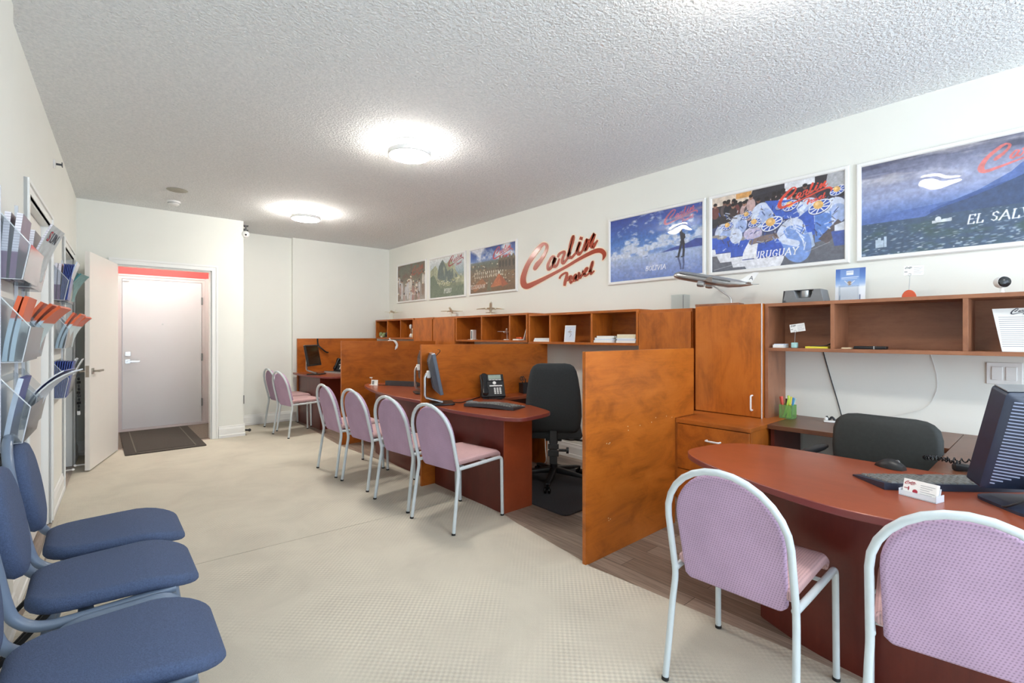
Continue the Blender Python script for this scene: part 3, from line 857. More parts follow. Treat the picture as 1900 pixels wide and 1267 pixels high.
def pink_chair(label):
    t = thing('visitor_chair', label, 'chair', (0, 0, 0), 0, 'pink visitor chairs with white tube frames')
    R = 0.0120
    kx, kz, tx, tz = -0.190, 0.425, -0.285, 0.835
    L = math.hypot(tx-kx, tz-kz); ux, uz = (tx-kx)/L, (tz-kz)/L
    P = lambda y, s, off=0.0: (kx+ux*s+off*uz, y, kz+uz*s-off*ux)
    MB().tube([P(y, s) for y, s in arch_pts2(0.208, 0.205, L)], R, 12).build('back_frame', 'frame_white', t)
    for sg in (1, -1):
        leg = MB().tube(smooth_path([(kx, 0.208*sg, kz+0.004), (kx+0.004, 0.208*sg, kz-0.05), (-0.20, 0.212*sg, 0.28), (-0.238, 0.220*sg, 0.012)], 5), R, 12).build('leg', 'frame_white', t)
        MB().tube([(-0.240, 0.2205*sg, 0.0), (-0.2385, 0.220*sg, 0.012)], R+0.0015, 12).build('foot_cap', 'rubber', leg)
        MB().tube([(kx, 0.205*sg, kz-0.012), (-0.05, 0.212*sg, kz-0.008), (0.155, 0.220*sg, kz-0.001)], R, 12).build('seat_rail', 'frame_white', t)
        leg = MB().tube(round_corners([(0.15, 0.220*sg, kz-0.0015), (0.222, 0.221*sg, kz), (0.228, 0.223*sg, 0.012)], 0.05, 7), R, 12).build('leg', 'frame_white', t)
        MB().tube([(0.228, 0.223*sg, 0.0), (0.228, 0.223*sg, 0.012)], R+0.0015, 12).build('foot_cap', 'rubber', leg)
    drop = lambda u: 0.0 if u < 0.72 else 0.045*((u-0.72)/0.28)**2
    seat_loft(MB(), [-0.178, -0.170, -0.15, -0.08, 0.02, 0.09, 0.14, 0.18, 0.21, 0.232, 0.240], 0.200, 0.432, 0.474, drop).build('seat', 'pink_seat', t)
    MB().tube([(-0.12, -0.207, 0.415), (-0.12, 0.207, 0.415)], 0.008, 8).tube([(0.10, -0.215, 0.415), (0.10, 0.215, 0.415)], 0.008, 8).build('cross_bar', 'frame_white', t)
    out = [(0.176, -0.025)] + [(0.184*math.cos(PI*k/22), 0.205+0.194*math.sin(PI*k/22)) for k in range(23)] + [(-0.176, -0.025), (-0.158, -0.045), (0.158, -0.045)]
    nfront = [P(y, s, 0.046) for y, s in out]; nback = [P(y, s, 0.006) for y, s in out]
    mb = MB(); n = len(out)
    mb.add(nback+nfront, [tuple(range(n)), tuple(range(n, 2*n))[::-1]]+[(i, n+i, n+(i+1) % n, (i+1) % n) for i in range(n)])
    mb.build('backrest', 'mauve', t, bevel=0.014, seg=4)
    return t
def chair_at(o, rear, fwd, label, first=False):
    """put a chair so that the middle of its rear feet stands at `rear`, facing `fwd`"""
    a = math.atan2(fwd[1], fwd[0])
    loc = (rear[0]+0.238*math.cos(a), rear[1]+0.238*math.sin(a), 0)
    if first:
        o.location = loc; o.rotation_euler = (0, 0, a); o['label'] = label; return o
    return dup(o, label, loc, a)
pc = pink_chair('x')
chair_at(pc, (1.633, 0.765), (0.458, 0.017), 'pink visitor chair in the foreground, left one of two at the front desk', True)
chair_at(pc, (1.735, 0.165), (0.458, 0.08), 'pink chair cut by the lower right corner, nearest the viewer')
chair_at(pc, (1.725, 2.815), (0.45, 0.062), 'pink chair at the right end of the row of four, beside the telephone desk')
chair_at(pc, (1.698, 3.362), (0.458, 0.055), 'pink chair second from the right in the row of four')
chair_at(pc, (1.682, 4.006), (0.458, 0.044), 'pink chair third from the right in the row of four')
chair_at(pc, (1.648, 4.569), (0.456, 0.012), 'pink chair at the left end of the row of four')
chair_at(pc, (1.795, 6.60), (0.46, 0.07), 'nearer one of two pink chairs at the far desk in the recess')
chair_at(pc, (1.83, 7.21), (0.47, 0.05), 'farthest pink chair, half hidden behind another one by the recess wall')

# ------------------------------------------------------------------ blue waiting chairs along the left wall
def blue_chair(label):
    t = thing('waiting_chair', label, 'chair', (0, 0, 0), 0, 'blue waiting chairs along the left wall')
    drop = lambda u: 0.0 if u < 0.62 else 0.05*((u-0.62)/0.38)**2
    half = 0.216
    xs = [-0.228, -0.224, -0.214, -0.195, -0.165, -0.12, -0.06, 0.02, 0.08, 0.12, 0.155, 0.185, 0.208, 0.224, 0.233, 0.237]
    secs = []
    for i, x in enumerate(xs):
        u = (x+0.228)/0.465
        h = half*(0.86+0.14*min(1, u*1.5))
        if x < -0.12: h *= (1-0.42*((-0.12-x)/0.108)**2.6)
        if x > 0.10: h *= (1-0.34*((x-0.10)/0.137)**3.0)
        e = min(x+0.228, 0.237-x)
        k = min(1.0, math.sqrt(max(0.0, 1-(1-min(1, (e+0.001)/0.028))**2))+0.05)
        top, bot = 0.462-drop(u), 0.412-drop(u)*0.75
        mid = (top+bot)/2; hh = (top-bot)/2*k
        sec = rrect(-h, h, mid-hh, mid+hh, hh*0.97, 6)
        secs.append([(x, y, z+((0.014*math.cos(PI*0.5*y/half)-0.004) if z > mid else 0)) for y, z in sec])
    MB().loft(secs).build('seat', 'blue_cloth', t)
    r, ry = 0.019, 0.011
    kx, kz, tx, tz = -0.262, 0.505, -0.330, 0.890
    L = math.hypot(tx-kx, tz-kz); ux, uz = (tx-kx)/L, (tz-kz)/L
    P = lambda y, s, off=0.0: (kx+ux*s+off*uz, y, kz+uz*s-off*ux)
    arch = [P(y, s) for y, s in arch_pts2(0.198, 0.20, L, 18)]
    low = lambda sg: smooth_path([(0.16, 0.190*sg, 0.398), (-0.06, 0.200*sg, 0.394), (-0.180, 0.204*sg, 0.400), (-0.240, 0.200*sg, 0.440), P(0.198*sg, 0)], 6)
    path = [Vector(p) for p in low(1)]+[Vector(p) for p in arch[1:-1]]+[Vector(p) for p in low(-1)[::-1]]
    MB().tube(path, 0.0165, 12).build('back_frame', 'frame_blue', t)
    for sg in (1, -1):
        y = 0.226*sg
        pth = round_corners([(-0.235, y*1.04, 0.012), (-0.150, y, 0.390), (0.165, y, 0.396), (0.215, y*1.04, 0.012)], 0.075, 8)
        lo = MB().tube(pth, 0.0155, 12).build('leg_loop', 'frame_blue', t)
        for x in (-0.2375, 0.2155): MB().tube([(x, y*1.04, 0.0), (x, y*1.04, 0.022)], 0.018, 10).build('foot_cap', 'rubber', lo)
    MB().box(-0.10, -0.06, -0.222, 0.222, 0.384, 0.398).box(0.08, 0.12, -0.222, 0.222, 0.384, 0.398).build('cross_bar', 'frame_blue', t)
    out = []
    for k in range(40):
        a = 2*PI*k/40
        c, s = math.cos(a), math.sin(a)
        w = 0.176*(1-0.16*max(0, -s))
        out.append((w*abs(c)**0.75*(1 if c >= 0 else -1), 0.185+(0.178 if s >= 0 else 0.185)*abs(s)**0.85*(1 if s >= 0 else -1)))
    n = len(out); mb = MB()
    rings = []
    for off, k in ((-0.012, 0.84), (-0.004, 0.955), (0.010, 1.0), (0.030, 0.99), (0.042, 0.93), (0.048, 0.78), (0.050, 0.4)):
        rings.append([P(y*k, 0.185+(s-0.185)*k, off+0.0) for y, s in out])
    mb.loft(rings).build('backrest', 'blue_cloth', t)
    for sg in (1, -1):
        xf = Matrix.Rotation(0, 4, 'X')
        MB().prism([(-0.345, 0.105), (-0.325, 0.105), (-0.07, 0.385), (-0.095, 0.385)], 0.200*sg-0.010, 0.200*sg+0.010, 'xz').build('rear_brace', 'rubber', t)
    return t
bc = blue_chair('blue waiting chair farthest from the viewer along the left wall, its whole backrest in view')
bc.location = (0.068, 2.755, 0); bc.rotation_euler = (0, 0, 0.0)
dup(bc, 'blue waiting chair second from the far end, grey arm of its frame across the middle', (0.055, 2.275, 0), 0.0)
dup(bc, 'blue waiting chair at the lower left corner, third from the far end', (0.045, 1.705, 0), -0.02)
dup(bc, 'blue waiting chair cut by the bottom edge, nearest the viewer on the left', (0.015, 1.215, 0), 0.0)

# ------------------------------------------------------------------ office chairs
def five_star(parent, r=0.30, a0=0.0, m='black'):
    for k in range(5):
        a = a0+2*PI*k/5; xf = RZ(a)
        secs = []
        for x, w, z0, z1 in ((0.02, 0.030, 0.085, 0.135), (0.12, 0.026, 0.082, 0.122), (r-0.04, 0.018, 0.070, 0.096), (r, 0.014, 0.066, 0.086)):
            secs.append([(x, y, z) for y, z in rrect(-w, w, z0, z1, 0.008, 2)])
        leg = MB().loft(secs, xf).build('base_arm', m, parent)
        mb = MB()
        for s in (-0.017, 0.017):
            mb.lathe([(0.0001, -0.010), (0.022, -0.009), (0.028, -0.004), (0.028, 0.004), (0.022, 0.009), (0.0001, 0.010)], 18, xf=xf @ T(r, s, 0.028) @ RX(PI/2))
        mb.tube([(r, 0, 0.03), (r, 0, 0.075)], 0.010, 8, xf=xf)
        mb.build('caster', 'black_gloss', leg)
t = thing('task_chair', 'tall charcoal task chair with its back to the viewer, behind the front partition', 'office chair', (3.06, 2.955, 0.006), math.radians(43))
five_star(t, 0.335, PI+math.radians(-8))
MB().lathe([(0.032, 0.08), (0.034, 0.16), (0.026, 0.165), (0.026, 0.30), (0.016, 0.305), (0.016, 0.40)], 20).build('gas_column', 'black', t)
MB().box(-0.13, 0.12, -0.07, 0.07, 0.385, 0.42).box(-0.235, -0.12, -0.036, 0.036, 0.388, 0.412).build('tilt_mechanism', 'black', t, bevel=0.006)
bb = MB().box(-0.250, -0.232, -0.032, 0.032, 0.22, 0.66).box(-0.258, -0.225, -0.045, 0.045, 0.285, 0.335).box(-0.258, -0.225, -0.045, 0.045, 0.345, 0.385).build('back_post', 'black', t, bevel=0.004)
MB().tube([(-0.24, -0.045, 0.335), (-0.24, -0.105, 0.335)], 0.012, 10).lathe([(0.0001, 0), (0.026, 0.002), (0.026, 0.022), (0.0001, 0.024)], 16, xf=T(-0.24, -0.105, 0.335) @ RX(PI/2)).build('adjusting_knob', 'black', bb)
for z, x in ((0.425, 0.0), (0.395, -0.06)):
    MB().tube(smooth_path([(x, -0.06, z), (x, -0.14, z-0.012), (x, -0.20, z-0.010), (x, -0.275, z-0.018)], 4), [0.006]*8+[0.009]*5, 8).build('lever', 'black', t)
seat_loft(MB(), [-0.23, -0.22, -0.18, -0.05, 0.08, 0.17, 0.21, 0.235, 0.245], 0.24, 0.425, 0.495, lambda u: 0 if u < 0.7 else 0.03*((u-0.7)/0.3)**2, 0.03).build('seat', 'task_fabric', t)
secs = []
for z, w, x, th in ((0.475, 0.150, -0.205, 0.012), (0.488, 0.195, -0.215, 0.03), (0.52, 0.222, -0.222, 0.042), (0.62, 0.236, -0.228, 0.05), (0.72, 0.232, -0.232, 0.05), (0.83, 0.222, -0.240, 0.046), (0.93, 0.207, -0.25, 0.042), (1.0, 0.190, -0.26, 0.037), (1.035, 0.170, -0.267, 0.03), (1.055, 0.140, -0.272, 0.02), (1.062, 0.10, -0.274, 0.008)):
    secs.append([(x+yy, y, z+0.0*yy) for y, yy in rrect(-w, w, -th, th, th*0.95, 4)])
MB().loft(secs).build('backrest', 'task_fabric', t)
cm = MB().prism(rrect(-0.455, 0.52, -0.45, 0.60, 0.05), FL, 0.006).build('chair_mat', 'mat_dark', smooth=False, bevel=0.003, loc=(2.995, 2.79, 0))
tag(cm, 'charcoal carpet mat on the plank floor under the task chair', 'floor mat')

t = thing('desk_chair', 'low-backed black desk chair facing the front desk, by the right wall', 'office chair', (2.93, 0.622, FL), PI-0.06)
five_star(t, 0.29, 0.3)
MB().lathe([(0.032, 0.08), (0.034, 0.16), (0.026, 0.165), (0.026, 0.40)], 20).build('gas_column', 'black', t)
MB().box(-0.24, 0.12, -0.08, 0.08, 0.395, 0.425).build('tilt_mechanism', 'black', t, bevel=0.006)
seat_loft(MB(), [-0.23, -0.22, -0.18, -0.05, 0.08, 0.16, 0.20, 0.225], 0.235, 0.43, 0.505, lambda u: 0 if u < 0.7 else 0.03*((u-0.7)/0.3)**2, 0.03).build('seat', 'exec_fabric', t)
secs = []
for z, w, x, th in ((0.555, 0.170, -0.170, 0.012), (0.565, 0.205, -0.172, 0.022), (0.60, 0.228, -0.175, 0.030), (0.70, 0.236, -0.18, 0.032), (0.79, 0.234, -0.187, 0.030), (0.835, 0.222, -0.192, 0.028), (0.860, 0.198, -0.195, 0.024), (0.873, 0.170, -0.197, 0.017), (0.879, 0.13, -0.198, 0.007)):
    secs.append([(x+yy, y, z) for y, yy in rrect(-w, w, -th, th, th*0.95, 4)])
MB().loft(secs).build('backrest', 'exec_fabric', t)
MB().tube(smooth_path([(-0.20, 0, 0.41), (-0.235, 0, 0.46), (-0.225, 0, 0.58), (-0.205, 0, 0.70)], 4), 0.03, 10).build('back_post', 'black', t)
for sg in (1, -1):
    ar = MB().tube(smooth_path([(0.02, 0.20*sg, 0.42), (0.03, 0.275*sg, 0.43), (0.02, 0.285*sg, 0.55), (-0.02, 0.285*sg, 0.66)], 5), 0.014, 10).build('arm_support', 'black', t)
    secs = []
    for x, w, h in ((-0.215, 0.010, 0.006), (-0.205, 0.020, 0.011), (-0.15, 0.026, 0.015), (0.02, 0.026, 0.015), (0.085, 0.022, 0.012), (0.10, 0.012, 0.006)):
        secs.append([(x, 0.285*sg+y, z) for y, z in rrect(-w, w, 0.672-h, 0.672+h, h*0.9, 3)])
    MB().loft(secs).build('arm_pad', 'black', ar)

# ------------------------------------------------------------------ the shop sign on the right wall and its strokes (y, z pairs on the wall plane)
LOGO = [[(4.028,2.055,4.049,2.07),(4.021,2.055,4.049,2.075),(4.009,2.056,4.049,2.082),(3.995,2.062,4.046,2.091),(3.98,2.072,4.038,2.104),(3.964,2.085,4.026,2.119),(3.948,2.098,4.009,2.136),(3.933,2.111,3.988,2.15),(3.914,2.127,3.965,2.162),(3.895,2.146,3.944,2.176),(3.876,2.166,3.922,2.193),(3.857,2.188,3.9,2.212),(3.841,2.21,3.882,2.23),(3.827,2.23,3.868,2.248),(3.815,2.25,3.857,2.266),(3.807,2.269,3.85,2.282),(3.802,2.285,3.846,2.295),(3.801,2.302,3.845,2.306),(3.805,2.318,3.847,2.313),(3.817,2.333,3.85,2.318),(3.833,2.345,3.855,2.322),(3.852,2.353,3.861,2.325),(3.872,2.357,3.868,2.325),(3.894,2.358,3.874,2.324),(3.918,2.352,3.885,2.319),(3.944,2.341,3.902,2.308),(3.972,2.326,3.923,2.291),(4.001,2.307,3.947,2.271),(4.032,2.283,3.976,2.247),(4.065,2.256,4.007,2.221),(4.097,2.228,4.037,2.193),(4.126,2.201,4.065,2.167),(4.154,2.174,4.091,2.142),(4.181,2.144,4.114,2.114),(4.206,2.11,4.134,2.083),(4.229,2.075,4.151,2.049),(4.247,2.042,4.165,2.018),(4.261,2.013,4.173,1.992),(4.27,1.984,4.177,1.969),(4.274,1.956,4.176,1.949),(4.272,1.928,4.172,1.933),(4.262,1.9,4.164,1.92),(4.243,1.875,4.159,1.914),(4.21,1.856,4.161,1.914),(4.171,1.847,4.162,1.912),(4.134,1.848,4.152,1.91),(4.097,1.855,4.128,1.912),(4.061,1.865,4.095,1.918),(4.023,1.877,4.055,1.926),(3.984,1.888,4.013,1.934),(3.94,1.901,3.969,1.944),(3.888,1.916,3.915,1.956),(3.82,1.937,3.845,1.973),(3.744,1.96,3.766,1.993),(3.673,1.982,3.694,2.012),(3.615,2.0,3.635,2.028),(3.561,2.016,3.581,2.044),(3.508,2.032,3.529,2.06),(3.455,2.05,3.476,2.078),(3.402,2.068,3.424,2.097),(3.35,2.084,3.372,2.115),(3.298,2.099,3.319,2.132),(3.245,2.113,3.267,2.148),(3.2,2.124,3.221,2.161),(3.164,2.132,3.185,2.171),(3.134,2.137,3.153,2.178),(3.11,2.138,3.123,2.183),(3.09,2.137,3.095,2.184),(3.074,2.134,3.068,2.181),(3.063,2.13,3.042,2.174),(3.055,2.126,3.02,2.16),(3.047,2.12,3.003,2.144),(3.042,2.115,2.992,2.126),(3.038,2.111,2.99,2.108),(3.035,2.103,2.995,2.093),(3.034,2.093,3.002,2.082),(3.035,2.08,3.013,2.07),(3.037,2.066,3.025,2.061),(3.039,2.056,3.034,2.054)],[(3.688,2.171,3.705,2.159),(3.696,2.178,3.713,2.165),(3.712,2.189,3.722,2.17),(3.737,2.193,3.724,2.17),(3.758,2.183,3.731,2.164),(3.775,2.169,3.744,2.151),(3.79,2.152,3.757,2.135),(3.806,2.133,3.77,2.117),(3.82,2.112,3.782,2.098),(3.83,2.091,3.79,2.08),(3.832,2.069,3.793,2.064),(3.828,2.048,3.793,2.05),(3.814,2.029,3.794,2.047),(3.785,2.025,3.799,2.049),(3.764,2.033,3.788,2.054),(3.746,2.047,3.775,2.064),(3.73,2.067,3.761,2.081),(3.715,2.091,3.746,2.103),(3.703,2.112,3.733,2.125),(3.691,2.133,3.72,2.145),(3.681,2.152,3.71,2.163),(3.706,2.171,3.678,2.158),(3.714,2.159,3.685,2.147),(3.729,2.135,3.697,2.123),(3.74,2.11,3.704,2.103),(3.74,2.088,3.703,2.087),(3.733,2.067,3.698,2.072),(3.718,2.049,3.697,2.069),(3.689,2.045,3.703,2.071),(3.669,2.054,3.693,2.074),(3.653,2.069,3.681,2.083),(3.639,2.092,3.666,2.103),(3.626,2.12,3.651,2.13),(3.617,2.14,3.641,2.149)],[(3.641,2.155,3.668,2.165),(3.635,2.164,3.665,2.175),(3.628,2.175,3.659,2.19),(3.619,2.183,3.644,2.205),(3.601,2.19,3.619,2.215),(3.576,2.197,3.59,2.221),(3.559,2.2,3.567,2.224),(3.562,2.201,3.546,2.22),(3.567,2.207,3.535,2.204),(3.568,2.201,3.537,2.191),(3.576,2.185,3.544,2.173),(3.589,2.165,3.556,2.152),(3.599,2.145,3.565,2.133),(3.606,2.128,3.57,2.118),(3.611,2.113,3.573,2.105),(3.611,2.098,3.573,2.098),(3.602,2.083,3.572,2.095),(3.582,2.071,3.576,2.095),(3.557,2.074,3.577,2.095),(3.538,2.089,3.562,2.105),(3.517,2.109,3.541,2.124),(3.503,2.124,3.526,2.138)],[(3.506,2.12,3.531,2.13),(3.492,2.145,3.519,2.155),(3.474,2.179,3.502,2.191),(3.455,2.215,3.486,2.226),(3.439,2.25,3.47,2.262),(3.422,2.286,3.455,2.298),(3.411,2.316,3.443,2.326),(3.407,2.338,3.437,2.345),(3.408,2.354,3.434,2.357),(3.416,2.368,3.43,2.356),(3.438,2.369,3.42,2.353),(3.449,2.359,3.425,2.346),(3.461,2.342,3.433,2.33),(3.473,2.312,3.442,2.302),(3.487,2.274,3.454,2.264),(3.497,2.239,3.463,2.229),(3.505,2.21,3.47,2.2),(3.511,2.182,3.475,2.175),(3.511,2.158,3.475,2.158),(3.502,2.137,3.47,2.147),(3.482,2.12,3.466,2.142),(3.451,2.116,3.466,2.142),(3.425,2.131,3.448,2.15),(3.399,2.152,3.421,2.169),(3.382,2.167,3.402,2.182)],[(3.38,2.17,3.405,2.18),(3.365,2.197,3.392,2.208),(3.346,2.234,3.376,2.246),(3.33,2.261,3.361,2.275),(3.324,2.268,3.349,2.289),(3.343,2.273,3.319,2.285),(3.345,2.276,3.316,2.267),(3.354,2.261,3.324,2.248),(3.369,2.236,3.337,2.223),(3.38,2.212,3.345,2.201),(3.384,2.191,3.348,2.184),(3.383,2.172,3.348,2.17),(3.379,2.157,3.347,2.162),(3.367,2.143,3.348,2.161),(3.345,2.138,3.352,2.162),(3.328,2.143,3.349,2.163),(3.311,2.158,3.334,2.174),(3.294,2.176,3.316,2.191),(3.282,2.19,3.303,2.203)],[(3.331,2.339,3.295,2.327),(3.335,2.33,3.297,2.318),(3.34,2.318,3.3,2.305),(3.344,2.309,3.302,2.296)],[(3.284,2.186,3.308,2.196),(3.268,2.215,3.294,2.226),(3.246,2.253,3.275,2.266),(3.229,2.28,3.259,2.296),(3.225,2.284,3.244,2.308),(3.245,2.292,3.214,2.295),(3.245,2.287,3.213,2.278),(3.253,2.265,3.221,2.254),(3.267,2.234,3.233,2.222),(3.276,2.209,3.241,2.198),(3.279,2.193,3.244,2.187),(3.27,2.174,3.251,2.193),(3.242,2.177,3.269,2.195),(3.229,2.192,3.259,2.208),(3.213,2.215,3.243,2.231),(3.196,2.24,3.226,2.257),(3.174,2.27,3.204,2.286),(3.151,2.301,3.181,2.318),(3.135,2.321,3.163,2.339),(3.133,2.323,3.148,2.349),(3.156,2.336,3.122,2.329),(3.158,2.327,3.125,2.314),(3.17,2.304,3.135,2.29),(3.187,2.273,3.149,2.258),(3.198,2.244,3.158,2.232),(3.199,2.219,3.158,2.216),(3.19,2.196,3.157,2.209),(3.152,2.186,3.174,2.212),(3.13,2.207,3.156,2.225),(3.107,2.238,3.127,2.251),(3.091,2.261,3.107,2.271)],[(3.618,1.919,3.64,1.926),(3.615,1.926,3.637,1.933),(3.61,1.934,3.632,1.944),(3.603,1.942,3.622,1.955),(3.591,1.949,3.608,1.965),(3.576,1.957,3.591,1.974),(3.561,1.962,3.574,1.98),(3.544,1.967,3.554,1.986),(3.529,1.969,3.533,1.989),(3.527,1.97,3.51,1.984),(3.53,1.97,3.501,1.967),(3.534,1.959,3.502,1.952),(3.54,1.945,3.505,1.935),(3.547,1.927,3.511,1.916),(3.557,1.907,3.518,1.896),(3.564,1.887,3.525,1.877),(3.568,1.869,3.531,1.861),(3.569,1.852,3.536,1.846),(3.57,1.841,3.541,1.835)],[(3.505,1.882,3.524,1.889),(3.497,1.894,3.518,1.902),(3.487,1.91,3.508,1.92),(3.477,1.921,3.496,1.934),(3.467,1.926,3.479,1.943),(3.458,1.927,3.46,1.945),(3.462,1.932,3.439,1.935),(3.465,1.927,3.442,1.919),(3.474,1.912,3.451,1.904),(3.481,1.897,3.457,1.89),(3.484,1.882,3.458,1.878),(3.483,1.867,3.458,1.868),(3.468,1.852,3.465,1.869),(3.449,1.857,3.463,1.871),(3.434,1.868,3.449,1.88),(3.424,1.876,3.438,1.887)],[(3.379,1.954,3.377,1.94),(3.386,1.955,3.383,1.94),(3.399,1.954,3.39,1.939),(3.412,1.948,3.395,1.936),(3.424,1.936,3.403,1.926),(3.435,1.92,3.412,1.911),(3.442,1.905,3.417,1.899),(3.442,1.89,3.417,1.891),(3.435,1.878,3.416,1.885),(3.419,1.869,3.419,1.886),(3.404,1.873,3.418,1.887),(3.391,1.882,3.409,1.894),(3.381,1.894,3.4,1.903),(3.372,1.912,3.393,1.918),(3.365,1.931,3.386,1.937),(3.362,1.944,3.383,1.943),(3.387,1.94,3.366,1.933),(3.395,1.922,3.372,1.916),(3.399,1.905,3.376,1.903),(3.396,1.892,3.374,1.896),(3.387,1.88,3.371,1.89),(3.369,1.874,3.376,1.89),(3.357,1.883,3.375,1.893),(3.35,1.895,3.367,1.903),(3.345,1.903,3.362,1.91)],[(3.352,1.906,3.37,1.909),(3.349,1.92,3.369,1.924),(3.345,1.94,3.366,1.944),(3.341,1.952,3.363,1.96),(3.343,1.951,3.35,1.969),(3.35,1.953,3.333,1.963),(3.35,1.953,3.327,1.951),(3.352,1.944,3.329,1.938),(3.357,1.93,3.333,1.924),(3.36,1.916,3.335,1.914),(3.354,1.903,3.334,1.911),(3.342,1.894,3.333,1.91),(3.325,1.894,3.336,1.91),(3.313,1.902,3.331,1.914),(3.304,1.914,3.322,1.923),(3.295,1.927,3.313,1.935),(3.285,1.943,3.304,1.951),(3.276,1.961,3.296,1.968),(3.271,1.973,3.292,1.978),(3.292,1.979,3.276,1.969),(3.299,1.971,3.283,1.961),(3.304,1.964,3.289,1.955)],[(3.278,1.925,3.292,1.934),(3.264,1.938,3.279,1.948),(3.245,1.956,3.261,1.966),(3.23,1.972,3.247,1.981),(3.222,1.984,3.241,1.991),(3.218,1.993,3.238,1.998),(3.222,2.005,3.236,1.995),(3.237,2.009,3.233,1.993),(3.251,2.006,3.24,1.992),(3.263,1.999,3.247,1.987),(3.274,1.986,3.255,1.977),(3.284,1.971,3.263,1.962),(3.291,1.955,3.267,1.949),(3.291,1.939,3.267,1.939),(3.287,1.925,3.265,1.929),(3.276,1.913,3.264,1.926),(3.259,1.909,3.262,1.926),(3.244,1.913,3.253,1.928),(3.231,1.919,3.243,1.931),(3.217,1.927,3.231,1.938),(3.205,1.938,3.219,1.948),(3.197,1.945,3.21,1.955)],[(3.195,1.947,3.211,1.954),(3.183,1.966,3.2,1.974),(3.166,1.993,3.185,2.001),(3.153,2.017,3.174,2.024),(3.149,2.036,3.17,2.04),(3.149,2.052,3.169,2.053),(3.155,2.065,3.167,2.055),(3.173,2.062,3.157,2.052),(3.181,2.051,3.162,2.043),(3.188,2.037,3.167,2.03),(3.196,2.016,3.174,2.01),(3.205,1.992,3.181,1.985),(3.21,1.969,3.185,1.965),(3.211,1.95,3.186,1.949),(3.207,1.933,3.184,1.938),(3.187,1.92,3.19,1.938),(3.167,1.929,3.181,1.942),(3.148,1.945,3.162,1.956),(3.136,1.957,3.148,1.966)]]
LY0, LY1, LZ0, LZ1 = 4.274, 2.990, 1.835, 2.369
def stroke_prism(mb, st, x0, x1, grow=0.0):
    n = len(st); L = []; R = []
    for a, b, c, d in st:
        my, mz = (a+c)/2, (b+d)/2; h = math.hypot(a-c, b-d)/2 or 1e-4
        k = (h+grow)/h
        L.append((my+(a-my)*k, mz+(b-mz)*k)); R.append((my+(c-my)*k, mz+(d-mz)*k))
    if grow:
        for P in (L, R):
            (y0, z0), (y1, z1) = P[0], P[1]; q = math.hypot(y0-y1, z0-z1) or 1
            P[0] = (y0+(y0-y1)/q*grow, z0+(z0-z1)/q*grow)
            (y0, z0), (y1, z1) = P[-1], P[-2]; q = math.hypot(y0-y1, z0-z1) or 1
            P[-1] = (y0+(y0-y1)/q*grow, z0+(z0-z1)/q*grow)
    secs = [[(x0, *L[i]), (x1, *L[i]), (x1, *R[i]), (x0, *R[i])] for i in range(n)]
    return mb.loft(secs)
sg = thing('wall_sign', 'brick red script lettering sign on the right wall between the posters', 'sign', (0, 0, 0))
for i, st in enumerate(LOGO):
    stroke_prism(MB(), st, XR-0.0010, XR-0.0032-0.00006*i, 0.012).build('outline', 'cream_edge', sg, smooth=False)
    stroke_prism(MB(), st, XR-0.0042, XR-0.0075-0.0002*i).build('letter_stroke', 'red_sign', sg, smooth=False)

